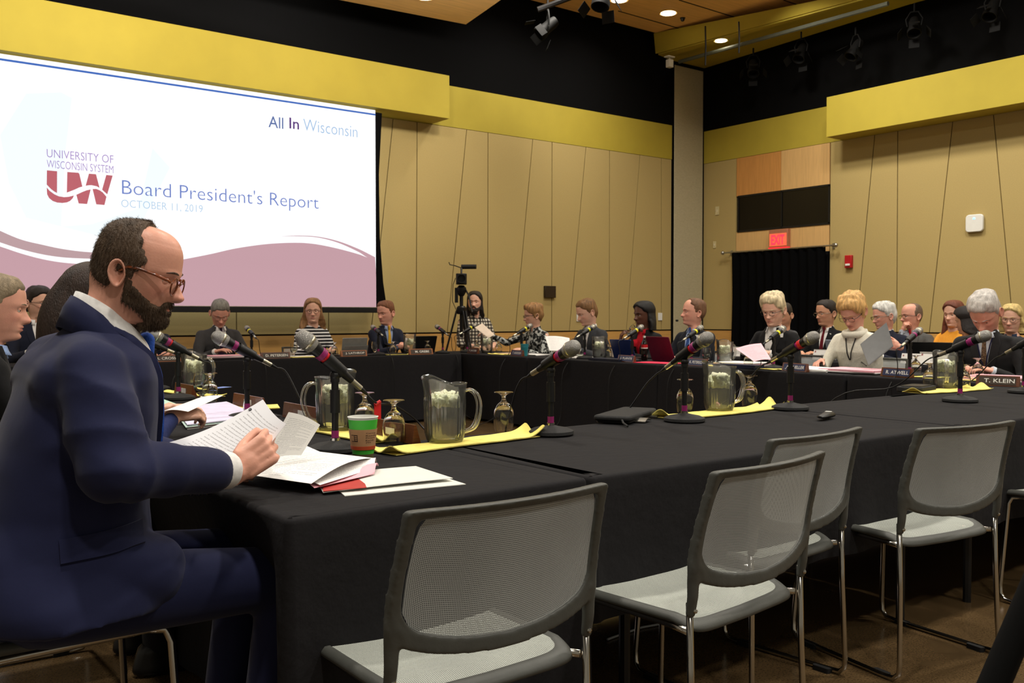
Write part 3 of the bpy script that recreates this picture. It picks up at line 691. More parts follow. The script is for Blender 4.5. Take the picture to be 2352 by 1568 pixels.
# ================================================================ things on the tables
TT = TZ+.002
M_GLASS = pm('clear_glass', (250, 250, 244), .02, trans=1, ior=1.45, nz=0)
def thin_clear(name, tint, k=.35, rough=.06, haze=0.0):
    m = bpy.data.materials.new(name); m.use_nodes = True; N = m.node_tree.nodes; L = m.node_tree.links; N.clear()
    o = N.new('ShaderNodeOutputMaterial'); t = N.new('ShaderNodeBsdfTransparent'); g = N.new('ShaderNodeBsdfGlossy'); mx = N.new('ShaderNodeMixShader'); lw = N.new('ShaderNodeLayerWeight'); nz = N.new('ShaderNodeTexNoise'); nz.inputs['Scale'].default_value = 30
    ad = N.new('ShaderNodeMath'); ad.operation = 'MULTIPLY_ADD'; ad.inputs[1].default_value = .06; L.new(nz.outputs['Fac'], ad.inputs[0]); L.new(lw.outputs['Fresnel'], ad.inputs[2])
    lw.inputs['Blend'].default_value = k; t.inputs[0].default_value = (*lin(tint), 1); g.inputs['Roughness'].default_value = rough
    hz = N.new('ShaderNodeMixShader'); df = N.new('ShaderNodeBsdfTranslucent'); d2 = N.new('ShaderNodeBsdfDiffuse'); m2 = N.new('ShaderNodeMixShader'); df.inputs[0].default_value = d2.inputs[0].default_value = (.9, .9, .86, 1); hz.inputs[0].default_value = haze
    L.new(df.outputs[0], m2.inputs[1]); L.new(d2.outputs[0], m2.inputs[2]); L.new(t.outputs[0], hz.inputs[1]); L.new(m2.outputs[0], hz.inputs[2])
    L.new(ad.outputs[0], mx.inputs[0]); L.new(hz.outputs[0], mx.inputs[1]); L.new(g.outputs[0], mx.inputs[2]); L.new(mx.outputs[0], o.inputs[0]); MATS[name] = m; return m
M_PCG = thin_clear('pitcher_plastic', (253, 253, 250), .30, .10, .07)
M_WATER = thin_clear('water', (248, 251, 250), .15, .02)
M_ICE = pm('ice', (250, 250, 224), .4, trans=0, ior=1.3, nz=.05, ns=40, bump=.6, bs=120)
M_NAP = pm('yellow_napkin', (242, 226, 122), .85, nz=.04, ns=30, bump=.2, bs=120)
M_WOOD = pm('walnut', (96, 50, 24), .35, nz=.25, ns=12, stretch=(1, 6, 12), coat=.3)
M_WOODL = pm('light_walnut', (150, 88, 44), .4, nz=.2, ns=12, stretch=(1, 6, 12))
M_PL_B = pm('brown_sign', (58, 44, 32), .4); M_PL_N = pm('navy_sign', (46, 52, 82), .4); M_LET = pm('sign_lettering', (226, 224, 216), .5)
M_PAPER = pm('white_paper', (236, 234, 230), .8, nz=.015, ns=10)
M_PINKP = pm('pink_paper', (240, 178, 190), .8, nz=.03)
M_MIC = pm('microphone_body', (20, 19, 20), .4, nz=.15); M_SILV = pm('connector_metal', (196, 190, 168), .28, metal=.9)
M_TP = pm('purple_tape', (140, 30, 98), .45); M_TR = pm('red_tape', (196, 26, 34), .45); M_TY = pm('yellow_tape', (228, 222, 30), .5)
M_CABLE = pm('black_cable', (18, 18, 18), .5)
def grille_mat():
    m = pm('microphone_grille', (150, 148, 144), .38, metal=.75, nz=.1); N, L, P = nodes(m)
    tc = N.new('ShaderNodeTexCoord'); vo = N.new('ShaderNodeTexVoronoi'); vo.inputs['Scale'].default_value = 520; L.new(tc.outputs['Object'], vo.inputs['Vector'])
    bp = N.new('ShaderNodeBump'); bp.inputs['Strength'].default_value = .9; bp.inputs['Distance'].default_value = .002; L.new(vo.outputs['Distance'], bp.inputs['Height']); L.new(bp.outputs[0], P.inputs['Normal'])
    return m
M_GRI = grille_mat()
# ---- microphone and its stand. tape colours tell them apart
def mic_set(base, head_dir, tilt, where, bands='PR', h=.265, low='P', cable=None, tag_=None, scale=1.0):
    """base: room point on the cloth; head_dir: degrees the head points to; tilt: degrees the head is raised"""
    s = scale
    t = root('microphone_stand', tuple(base), head_dir, 'black desk microphone stand '+where, 'microphone stand', 'black desk microphone stands')
    q = MB(); q.lathe([(.0001, 0), (.078, 0), (.082, .004), (.080, .014), (.062, .022), (.03, .028), (.016, .032), (.0001, .032)], 36); q.build('base', M_BMAT, t)
    q = MB(); q.tube([(0, 0, .03), (0, 0, h*.62)], .0105, 14); q.build('pole', M_BPL, t)
    q = MB(); q.tube([(0, 0, h*.45), (0, 0, h*.72)], .0155, 14); q.tube([(0, 0, h*.72), (0, 0, h-.02)], .011, 12); q.build('sleeve', M_BPL, t)
    q = MB(); q.lathe([(.014, .032), (.014, .040)], 14, caps=True); q.build('collar', M_CHROME, t)
    q = MB(); q.lathe([(.0113, .041), (.0113, .063)], 14, caps=True); q.build('tape', M_TP if low == 'P' else M_TR, t)
    ax = Matrix.Translation((0, 0, h)) @ Matrix.Rotation(-math.radians(tilt), 4, 'Y') @ Matrix.Rotation(PI/2, 4, 'Y')   # local +z runs to the head
    q = MB(); q.lathe([(.0195, -.035), (.022, .04)], 18, ax, caps=False); q.lathe([(.018, -.035), (.02, .04)], 18, ax, caps=False); q.tube([(0, 0, h-.05), (0, 0, h-.02)], .014, 12); q.ball((0, 0, h-.03), .016, 12); q.build('clip', M_BPL, t)
    m = root('microphone', tuple(Vector(base)+Vector((0, 0, h))), head_dir, 'black handheld microphone '+where, 'microphone', 'microphones in the desk stands')
    am = Matrix.Rotation(-math.radians(tilt), 4, 'Y') @ Matrix.Rotation(PI/2, 4, 'Y') @ Matrix.Translation((0, 0, .01))
    q = MB(); q.lathe([(.0105, -.085), (.0125, -.06), (.0185, .055), (.0215, .075), (.0225, .085)], 20, am); q.build('body', M_MIC, m)
    q = MB(); q.lathe([(.0225, .083), (.0255, .092), (.0275, .108), (.0265, .124), (.021, .138), (.012, .146), (.0001, .148)], 24, am); g = q.build('grille', M_GRI, m)
    q = MB(); q.lathe([(.0268, .100), (.0284, .103), (.0284, .107), (.0268, .110)], 24, am, caps=False); q.build('grille_ring', M_SILV, g)
    z = .056
    for c_ in bands:
        q = MB(); r0 = .0186+(z-.055)*.15; q.lathe([(r0, z-.018), (r0+.0012, z-.017), (r0+.0018, z-.001), (r0, z)], 20, am, caps=False); q.build('tape', {'P': M_TP, 'R': M_TR, 'Y': M_TY}[c_], m); z -= .018
    q = MB(); q.lathe([(.0095, -.125), (.0098, -.084)], 16, am); q.build('connector', M_SILV, m)
    q = MB(); q.lathe([(.004, -.155), (.0085, -.126), (.0085, -.124)], 12, am)
    tail = am @ Vector((0, 0, -.153)); R = Matrix.Rotation(math.radians(head_dir), 4, 'Z')
    if cable:
        P_ = [tail, tail+(am.to_3x3() @ Vector((0, 0, -.05)))]
        inv = (Matrix.Translation(Vector(base)+Vector((0, 0, h))) @ R).inverted()
        P_ += [inv @ Vector(c) for c in cable]
        # smooth the run
        out = []
        for i in range(len(P_)-1):
            a0 = P_[max(0, i-1)]; a1 = P_[i]; a2 = P_[i+1]; a3 = P_[min(len(P_)-1, i+2)]
            for k in range(6):
                u = k/6; out.append(.5*((2*a1)+(a2-a0)*u+(2*a0-5*a1+4*a2-a3)*u*u+(3*a1-a0-3*a2+a3)*u**3))
        out.append(P_[-1]); q.tube(out, .0034, 6)
    q.build('cable', M_CABLE, m)
    if tag_:
        tp_ = P_[1] if tag_[1] == 'R' else inv @ Vector(tag_[0]); q = MB(); q.box(-.012, .012, -.001, .001, -.05, 0, Matrix.Translation(tp_)); q.tube([tp_+Vector((-.01, 0, .006)), tp_+Vector((.01, 0, -.004))], .006, 8); q.build('tape_flag', M_TR if tag_[1] == 'R' else M_TP, m)
    return t, m
def tp_(px, py): p = onz(px, py, TT); return Vector((p.x, p.y, TT))
def well(p, dx, dy): return Vector((p.x+dx, p.y+dy, .01))
U, V_, MU, MV = 0, 90, 180, -90
b0 = tp_(770, 1035)
mic_set(b0, 180, 40, 'with purple and red bands beside the green paper cup', 'PR', .262, cable=[atd(908, 932, 3.08), atd(968, 978, 3.2), Vector((-10.14, b0.y-.02, .66)), Vector((-10.12, b0.y+.1, .2)), Vector((-9.9, b0.y+.4, .01))], tag_=(atd(862, 900, 2.975), 'R'))
b1 = tp_(1265, 997)
mic_set(b1, -90, 24, 'on the right of the clear pitcher at the centre, red banded', 'PR', .255, cable=[b1+Vector((.0, .22, .10)), b1+Vector((0, .28, -.1)), b1+Vector((.0, .30, -.6)), well(b1, .3, .5)])
b2 = tp_(1572, 967)
mic_set(b2, -90, 30, 'in front of the upside down goblet and yellow napkin, centre right', 'PR', .265, low='P', cable=[b2+Vector((.0, .25, .09)), b2+Vector((-.06, .42, -.2)), b2+Vector((-.1, .5, -.68)), well(b2, .3, .9)])
b3 = tp_(1815, 940)
mic_set(b3, -90, 27, 'behind the black remote, red and purple banded', 'RP', .265, cable=[b3+Vector((-.02, .28, .06)), b3+Vector((-.1, .45, -.15)), b3+Vector((-.1, .5, -.7)), well(b3, .2, .8)], tag_=(b3+Vector((-.06, .36, .0)), 'P'))
b4 = tp_(2205, 922)
mic_set(b4, -90, 24, 'in front of the grey haired man bent over at the right', 'PP', .27, cable=[b4+Vector((.0, .35, .05)), b4+Vector((-.1, .62, -.02)), b4+Vector((-.25, .9, -.4)), well(b4, -.2, 1.1)])
b5 = tp_(2352, 902)
mic_set(b5, -90, 30, 'at the far right edge of the frame', 'PP', .27, cable=[b5+Vector((-.05, .3, .03)), b5+Vector((-.15, .5, .02))])
# left row
for (px, py, w, bb, til, h) in ((568, 962, 'left of the round glass tumbler, one purple band', 'P', 28, .27), (410, 917, 'second from the bearded man beside the left pitcher', 'PR', 30, .26), (356, 895, 'further back on the left row just under the beard', 'PR', 24, .255), (322, 868, 'farthest on the left row, mostly behind the beard', 'P', 26, .25)):
    p = tp_(px, py); mic_set(p, 180, til, w, bb, h, cable=[Vector((-10.17, p.y-.05, .765)), Vector((-10.10, p.y-.05, .60)), Vector((-10.08, p.y-.03, .25)), Vector((-9.9, p.y+.1, .01))])
def rr_(px, x, z=TT): p = onx(px, 800, x); return Vector((x, p.y, z))
def br_(px, y, z=TT): p = ony(px, 800, y); return Vector((p.x, y, z))
# back row heads towards the wall, right row heads towards the right
for (px, w, bb) in ((578, 'between the grey suited man and the striped shirt woman', 'Y'), (869, 'in front of the man with the yellow tie', 'P'), (1017, 'standing alone left of the camera tripod', 'P')):
    p = br_(px, -1.5); mic_set(p, 90, 22, w, bb, .25, cable=[p+Vector((.03, -.15, .05)), p+Vector((.04, -.26, -.1)), p+Vector((.05, -.3, -.6)), well(p, .1, -.5)])
for (px, w, bb) in ((1073, 'in front of the long haired man in plaid', 'Y'), (1198, 'in front of the curly haired woman in the patterned jacket', 'Y'), (1343, 'in front of the young man looking down', 'Y'), (1452, 'in front of the woman drinking', 'Y'), (1588, 'in front of the man with the blue tie, yellow banded', 'Y'), (1777, 'in front of the woman reading pink papers', 'Y'), (2090, 'behind the grey folder held by the woman in white', 'P')):
    p = rr_(px, -5.72); mic_set(p, 0, 25, w, bb, .26, cable=[p+Vector((-.16, 0, .04)), p+Vector((-.27, .02, -.15)), p+Vector((-.3, .03, -.6)), well(p, -.5, .1)])
# ---- pitchers
def pitcher(p, rot, label, ice=.6, fill=1.0, s=1.0):
    t = root('water_pitcher', tuple(p), rot, label, 'pitcher', 'clear water pitchers'); t.scale = (s, s, s)
    n = 72; H_ = .198
    def rad(z, a, off=0):
        r = .050+.014*min(1, z/.03)**.5+.006*z/H_+off
        if .02 < z < .155: r += .0019*math.cos(24*a)*min(1, (z-.02)/.02)*min(1, (.155-z)/.02)
        return r
    def ring(z, off, lip=0):
        L_ = []
        for k in range(n):
            a = 2*PI*k/n; r = rad(z, a, off); d = min(abs(a), 2*PI-abs(a)); zz = z
            if lip:
                sp_ = math.exp(-(d/.75)**4); q_ = min(1, max(0, (math.cos(d)+.35)/1.15)); r += .004*sp_*lip; zz += (.026*q_*q_*(3-2*q_)-.009*math.exp(-(d/.45)**2)-.004*math.exp(-((d-1.95)/.2)**2))*lip
            L_.append(Vector((r*math.cos(a), r*math.sin(a), zz)))
        return L_
    zs = [0, .003, .01, .02, .04, .07, .1, .13, .155, .165]
    q = MB(); rings = [ring(z, 0 if z > .002 else -.004) for z in zs]+[ring(.178, .001, .4), ring(.192, .002, .8), ring(.198, .003, 1), ring(.1985, .0, 1), ring(.190, -.002, .8), ring(.178, -.003, .4)]+[ring(z, -.004) for z in reversed(zs[3:])]+[ring(.012, -.008)]
    q.loft(rings); q.build('shell', M_PCG, t, sharp=180)
    q = MB(); pts = [(-.066, 0, .170), (-.085, 0, .176), (-.108, 0, .160), (-.118, 0, .125), (-.114, 0, .085), (-.098, 0, .05), (-.064, 0, .036)]
    hp2 = []
    for i in range(len(pts)-1):
        a0, a1, a2, a3 = [Vector(pts[max(0, min(len(pts)-1, i+j))]) for j in (-1, 0, 1, 2)]
        for k in range(5): u_ = k/5; hp2.append(tuple(.5*((2*a1)+(a2-a0)*u_+(2*a0-5*a1+4*a2-a3)*u_*u_+(3*a1-a0-3*a2+a3)*u_**3)))
    pts = hp2+[pts[-1]]
    for dy in (-.007, .007): q.tube([(x, dy, z) for x, y, z in pts], .0042, 8)
    q.tube([(x*.93+.004, 0, z*.97+.003) for x, y, z in pts], .004, 8, flat=(1.6, 1)); q.build('handle', M_PCG, t, sharp=180)
    zf = .014+fill*.15
    q = MB(); q.loft([ring(z, -.0046) for z in [.0145, .03, .05, .08, .11, .13, zf] if z <= zf]); q.build('water', M_WATER, t, sharp=180)
    rg = random.Random(int(p[0]*100)); q = MB(); ni = int(80*ice)
    for k in range(ni):
        a = rg.uniform(0, 6.28); r = .052*math.sqrt(rg.random()); z = zf-.006-rg.random()*.05*ice
        Mx = Matrix.Translation((r*math.cos(a), r*math.sin(a), z)) @ Euler((rg.uniform(0, 3), rg.uniform(0, 3), rg.uniform(0, 3))).to_matrix().to_4x4()
        c = rg.uniform(.009, .013); q.box(-c, c, -c, c, -c*.8, c*.8, Mx)
    o = q.build('ice', M_ICE, t, bev=.003); o['kind'] = 'stuff'
    return t
pitcher(tp_(1022, 1018), 180-37+10, 'tall clear water pitcher in the middle of the near yellow napkin, spout to the left')
pitcher(tp_(770, 990), -37+10, 'clear pitcher of ice water right behind the microphone by the paper cup', 1.0, 1.0)
pitcher(tp_(1652, 945), 180-37+14, 'clear ice water pitcher on the yellow napkin at the centre right', 1.0, 1.0)
pitcher(tp_(2172, 893), 30, 'clear ribbed pitcher behind the microphone before the grey haired man', 1.0, 1.0)
pitcher(tp_(446, 893), 143, 'frosted ice water pitcher on the left row beside two glasses', 1.0, 1.0)
pitcher(rr_(1118, -5.62), 60, 'ice water pitcher under the sheet passed by the curly haired woman', 1.0, 1.0)
pitcher(rr_(1377, -5.66), 60, 'ice water pitcher in front of the young man in grey', 1.0, 1.0)
pitcher(rr_(1665, -5.55), 170, 'ice water pitcher beside the upright goblet and the pink papers', 1.0, 1.0)
pitcher(br_(941, -1.42), 40, 'ice water pitcher at the right hand of the yellow tie man', 1.0, 1.0)
# ---- glasses
def goblet(p, up, label, fill=0):
    t = root('goblet', tuple(p), 0, label, 'goblet', 'stemmed water goblets')
    prof = [(.0001, 0), (.034, 0), (.035, .002), (.02, .005), (.009, .012), (.007, .022), (.010, .034), (.024, .046), (.034, .065), (.038, .088), (.036, .115), (.032, .142), (.030, .142), (.0345, .115), (.0365, .088), (.0325, .066), (.022, .05), (.0001, .042)]
    if not up: prof = [(r, .142-z) for r, z in reversed(prof)]
    q = MB(); q.lathe(prof, 40); q.build('glass', M_GLASS, t, sharp=60)
    if fill:
        q = MB(); q.lathe([(.0001, .0425), (.0215, .0505), (.0322, .0665), (.0362, .088), (.0348, .105), (.0001, .105)], 32); q.build('water', M_WATER, t, sharp=60)
def tumbler(p, label, h=.085, r=.04, fill=.6):
    t = root('glass_tumbler', tuple(p), 0, label, 'glass')
    q = MB(); q.lathe([(.0001, 0), (r*.72, 0), (r*.95, h*.3), (r*1.02, h*.6), (r*.93, h), (r*.88, h), (r*.96, h*.6), (r*.88, h*.3), (r*.6, .01), (.0001, .01)], 40); q.build('glass', M_GLASS, t, sharp=60)
    q = MB(); z = .011+fill*h*.8; q.lathe([(.0001, .0105), (r*.59, .0105), (r*.87, h*.3), (r*.94, min(z, h*.6)), (.0001, z)], 32); q.build('water', M_WATER, t, sharp=60)
goblet(tp_(905, 1018), False, 'upside down goblet just right of the green paper cup')
goblet(tp_(838, 992), False, 'upside down goblet behind the green paper cup under the red tape flag')
goblet(tp_(1157, 990), False, 'upside down goblet standing alone between pitcher and centre microphone')
goblet(tp_(1573, 946), False, 'upside down goblet right behind a microphone pole left of the middle right pitcher')
goblet(tp_(1721, 932), False, 'upside down goblet seen through the handle of the centre right pitcher')
goblet(tp_(2135, 890), False, 'upside down goblet left of the far right pitcher on its napkin')
goblet(tp_(2213, 893), False, 'upside down goblet right of the far right microphone pole')
goblet(Vector((-10.27, onx(482, 895, -10.27).y, TT)), False, 'upside down goblet behind the full glass on the left row')
goblet(Vector((-10.30, onx(463, 906, -10.30).y, TT)), True, 'goblet full of water on the left row in front of the pitcher', 1)
tumbler(tp_(582, 958), 'round tumbler of water above the held paper', .075, .04)
goblet(br_(675, -1.5), True, 'upright goblet in front of the striped shirt woman, left one', 1)
tumbler(br_(735, -1.52), 'short glass of water before the striped shirt woman', .09, .045)
goblet(br_(768, -1.45), False, 'upside down goblet beside the grey tablet')
goblet(br_(861, -1.45), True, 'upright goblet at the left arm of the yellow tie man')
goblet(br_(903, -1.52), False, 'upside down goblet before the clasped hands of the yellow tie man')
goblet(br_(982, -1.5), False, 'upside down goblet beside the dark laptop near the tripod')
goblet(rr_(1095, -5.66), False, 'upside down goblet left of the pitcher by the man in plaid')
goblet(rr_(1146, -5.6), False, 'upside down goblet right of the pitcher under the passed sheet')
goblet(rr_(1397, -5.6), False, 'upside down goblet right of the pitcher near the young man in grey')
tumbler(rr_(1333, -5.6), 'low glass in front of the young man in grey', .07, .04)
goblet(rr_(1623, -5.6), True, 'upright goblet left of the pitcher by the blue tie man', 1)
goblet(rr_(1719, -5.74), False, 'upside down goblet in front of the pink papers')
goblet(rr_(2104, -5.6), False, 'upside down goblet behind the name sign of the woman in white')
goblet(rr_(2246, -5.7), False, 'upside down goblet beside the grey haired man')
# ---- napkins
def napkin(a, c, w, label, seed=0, curl=.02):
    """long folded napkin from a to c"""
    a = Vector(a); c = Vector(c); L_ = (c-a).length; ang = math.degrees(math.atan2(c.y-a.y, c.x-a.x)); m = (a+c)/2
    o = None; q = MB()
    def f(u, v):
        x = (u-.5)*L_; y = (v-.5)*w*(1+.08*math.sin(u*9+seed)); z = .0065+.002*noise.noise(Vector((x*14, y*14, seed)))
        e = max(0, (u-.86)/.14); z += curl*e*e*(.6+.5*math.sin(v*9+seed)); e = max(0, (.1-u)/.1); z += .4*curl*e*e*(1+math.sin(v*7+seed))
        return Vector((x, y, max(.005, z)))
    q.slab(f, 40, 14, .0035); q.slab(lambda u, v: Vector((*(f(u*.96+.02, v*.94+.03)).xy, .0028)), 20, 6, .0022)
    o = q.build('folded_napkin', M_NAP, sharp=50); place(o, (m.x, m.y, TT), ang); tag(o, label, 'napkin', 'folded yellow napkins')
napkin(tp_(872, 1042), tp_(1222, 998), .13, 'yellow napkin under the central pitcher and the lone goblet', 1, .03)
napkin(tp_(728, 985), tp_(892, 1016), .12, 'yellow napkin under the pitcher behind the paper cup', 2, .02)
napkin(tp_(1530, 962), tp_(1770, 936), .15, 'yellow napkin under the centre right pitcher', 3, .04)
napkin(tp_(2100, 903), tp_(2250, 893), .16, 'yellow napkin with a wavy edge under the far right pitcher', 4, .03)
napkin(tp_(388, 900), tp_(500, 912), .1, 'yellow napkin under the left row pitcher', 5, .01)
napkin(tp_(470, 940), tp_(640, 935), .16, 'yellow napkin under the round tumbler on the left row', 6, .0)
for px, x, l in ((1150, -5.8, 'under the passed sheet'), (1410, -5.82, 'in front of the young man in grey'), (1650, -5.8, 'beside the navy name sign of the blue tie man'), (1760, -5.8, 'at the navy binder'), (2120, -5.75, 'behind the name sign of the woman in white'), (2262, -5.8, 'by the grey haired man')):
    p = rr_(px, x, TT); napkin(p+Vector((0, -.16, 0)), p+Vector((0, .16, 0)), .12, 'yellow napkin on the right row '+l, px, .006)
for px, l in ((720, 'in front of the striped shirt woman'), (930, 'under the pitcher of the yellow tie man')):
    p = br_(px, -1.6, TT); napkin(p+Vector((-.26, 0, 0)), p+Vector((.2, 0, 0)), .12, 'yellow napkin on the back row '+l, px, .006)
# ---- name signs
def sign(p, rot, text, label, plate, wood=M_WOODL, w=.30, back=False):
    t = root('name_sign', tuple(p), rot, label, 'name sign', 'wooden name signs')
    q = MB(); V = [(-.012, 0), (.022, 0), (.004, .062), (-.004, .062)]
    q.prism([(x, z) for x, z in V], -w/2, w/2, Matrix(((1, 0, 0, 0), (0, 0, 1, 0), (0, 1, 0, 0), (0, 0, 0, 1)))); q.f = [tuple(reversed(f)) for f in q.f]; q.build('block', wood, t, smooth=False, bev=.001)
    sl_ = math.atan2(.018, .062)
    Fm = Matrix(((0, math.sin(-sl_), math.cos(sl_), .0235), (1, 0, 0, -w/2), (0, math.cos(sl_), math.sin(sl_), .003), (0, 0, 0, 1)))
    if not back:
        q = MB(); q.box(.018, w-.018, .006, .054, -.0005, .0012, Fm); pl = q.build('plate', plate, t, smooth=False)
        q = MB(); tw = min(w-.07, .022*len(text)); txt(q, text, tw, .024, Fm @ Matrix.Translation(((w-tw)/2+.01, .018, .0016)), .01); q.build('lettering', M_LET, pl, smooth=False)
    else:
        Bm = Matrix(((0, 0, -1, -.0135), (-1, 0, 0, 0), (0, 1, 0, 0), (0, 0, 0, 1)))
        q = MB(); q.box(.0, .07, .016, .04, 0, .002, Matrix(((0, 0, -1, -.0085), (-1, 0, 0, .02), (.0, 1, 0, 0), (0, 0, 0, 1)))); q.build('sticker', M_PAPER, t, smooth=False)
    return t
def row_sign_b(px, text, label, wood=M_WOODL): return sign(br_(px, -1.66), -90, text, label, M_PL_B, wood)
row_sign_b(378, 'R. CROSS', 'leftmost brown name sign on the back row, beside a stack of papers')
row_sign_b(632, 'D. PETERSEN', 'brown name sign between the grey suited man and the striped shirt woman', M_WOOD)
row_sign_b(812, 'J. LATHROP', 'brown name sign directly below the grey tablet')
row_sign_b(966, 'M. GREBE', 'brown name sign beneath the dark laptop near the far corner')
for px, s_, l in ((1088, 'P. JACOBS', 'maroon brown sign before the man in plaid'), (1189, 'T. BODDEN', 'navy name sign left of the teal cup'), (1440, 'J. PLANTE', 'navy name sign in front of the drinking woman'), (1602, 'K. PETERSON', 'navy name sign of the blue tie man, cut by a microphone pole'), (1828, 'A. MUELLER', 'navy name sign partly behind the microphone stand by the black remote'), (2062, 'R. ATWELL', 'navy name sign in front of the woman in the cream sweater')):
    sign(rr_(px, -5.86), 180-8, s_, l, M_PL_N if px > 1100 else pm('maroon_sign', (60, 34, 44), .4), M_WOOD, w=.25)
sign(tp_(2292, 886), 180+14, 'T. KLEIN', 'brown name sign before the bent grey haired man at the right edge', M_PL_B, M_WOOD, w=.235)
for (px, py, l) in ((940, 1003, 'wooden back of the sign right of the paper cup'), (655, 968, 'wooden back of the sign above the held white sheets'), (590, 938, 'wooden back of the sign behind the round tumbler'), (430, 908, 'small wooden sign back by the left row pitcher'), (360, 882, 'wooden sign back with two stickers under the far left microphones')):
    p = tp_(px, py); p.x = -10.25 if px > 500 else p.x; sign(Vector((-10.24, p.y, TT)), 0, '', l, M_PL_B, M_WOOD, w=.34 if px > 500 else .28, back=True)
# ---- paper cups
def cup(p, label, rot=0, h=.112, col=(70, 190, 60), near=False):
    t = root('paper_cup', tuple(p), rot, label, 'paper cup')
    R = lambda z: .0285+.0145*z/h
    def band(z0, z1, off, mat, name):
        q = MB(); q.lathe([(R(z0)+off-.001, z0), (R(z0)+off, z0), (R(z1)+off, z1), (R(z1)+off-.001, z1)], 40, caps=False); return q.build(name, mat, t, sharp=60)
    q = MB(); q.lathe([(.0001, .006), (R(0)-.002, .006), (R(0)-.0005, 0), (R(0), 0), (R(h), h-.002), (R(h)+.002, h), (R(h)-.001, h+.001), (R(h)-.0018, h-.004), (R(.008)-.002, .008), (.0001, .008)], 40); q.build('cup_wall', M_WHITE, t, sharp=60)
    G = pm('cup_green', col, .45)
    band(h*.72, h*.94, .0004, G, 'green_band')
    if near:
        K = pm('kraft_card', (178, 136, 96), .8, nz=.06, ns=40)
        s_ = band(h*.245, h*.72, .0022, K, 'sleeve'); band(h*.245, h*.33, .0028, pm('rust_band', (190, 76, 36), .6), 'rust_band')
        band(h*.14, h*.245, .0004, G, 'green_band'); band(.002, h*.14, .0004, pm('olive_band', (92, 84, 56), .6), 'olive_band')
        def wrap(text, a0, a1, z0, z1, mat, off, bold=0):
            V, F = text_mesh(text, 1, 1, bold=bold); mb = MB()
            mb.add([Vector(((R(z0+(z1-z0)*v.y)+off)*math.cos(a0+(a1-a0)*v.x), (R(z0+(z1-z0)*v.y)+off)*math.sin(a0+(a1-a0)*v.x), z0+(z1-z0)*v.y)) for v in V], F)
            mb.build('print', mat, s_, smooth=False)
        DK = pm('print_brown', (74, 50, 34), .7); f = math.radians
        q = MB()
        n = 12; z0, z1 = h*.44, h*.60
        def pt(a, z, o): return Vector(((R(z)+o)*math.cos(a), (R(z)+o)*math.sin(a), z))
        def patch_(a0, a1, z0, z1, o, mat):
            mb = MB(); mb.grid(lambda u, v: pt(a0+(a1-a0)*u, z0+(z1-z0)*v, o), 10, 2); mb.build('print', mat, s_, smooth=True)
        A0 = f(-150); patch_(A0-.42, A0+.16, z0, z1, .0026, DK); patch_(A0-.39, A0-.16, z0+.002, z1-.002, .003, K)
        for j in range(3): patch_(A0-.10, A0+.12, z0+.004+j*.005, z0+.0065+j*.005, .003, K)
        for j, wd in enumerate(('Caring', 'Results', 'People', 'Earth', 'yes')): wrap(wd, f(-106), f(-106+13*len(wd)*.62), h*.62-j*h*.055, h*.655-j*h*.055, DK, .0028)
        wrap('www.pacific.com', f(-135), f(-85), h*.05, h*.075, M_WHITE, .001)
    return t
cup(tp_(834, 1054), 'green and brown paper coffee cup at the near table edge', 0, .124, near=True)
cup(br_(314, -1.5), 'small green cup at the far left behind the beard', 0, .1)
c_ = cup(rr_(1205, -5.8), 'teal paper cup before the woman in the patterned jacket', 0, .125, (40, 130, 140)); 
for o in c_.children:
    if o.name.startswith('cup_wall'): o.data.materials[0] = pm('teal_paper', (50, 140, 150), .5)
for o in c_.children:
    if o.name.startswith('green_band'): o.data.materials[0] = pm('teal_paper2', (46, 128, 140), .5)
p = onx(2182, 796, -4.0); cup(Vector((-4.0, p.y, TT)), 'green paper cup on the observers table behind the far right pitcher', 0, .1, (30, 130, 50))
# ---- cola bottle
bt = root('cola_bottle', tuple(rr_(1480, -5.5)), 0, 'dark cola bottle with a white cap and red label in front of the drinking woman', 'bottle')
q = MB(); q.lathe([(.0001, 0), (.028, 0), (.031, .01), (.030, .07), (.028, .10), (.031, .14), (.024, .17), (.0125, .195), (.0115, .215), (.0001, .215)], 28); q.build('bottle_body', pm('cola', (20, 8, 6), .08, coat=.5), bt, sharp=60)
q = MB(); q.lathe([(.0322, .11), (.0322, .15)], 28, caps=False); q.build('bottle_label', pm('label_red', (190, 24, 34), .4), bt); q = MB(); q.lathe([(.0325, .112), (.0325, .121)], 28, caps=False); q.build('label_stripe', M_WHITE, bt)
q = MB(); q.lathe([(.0001, .232), (.013, .230), (.013, .213), (.0001, .213)], 20); q.build('cap', M_WHITE, bt)
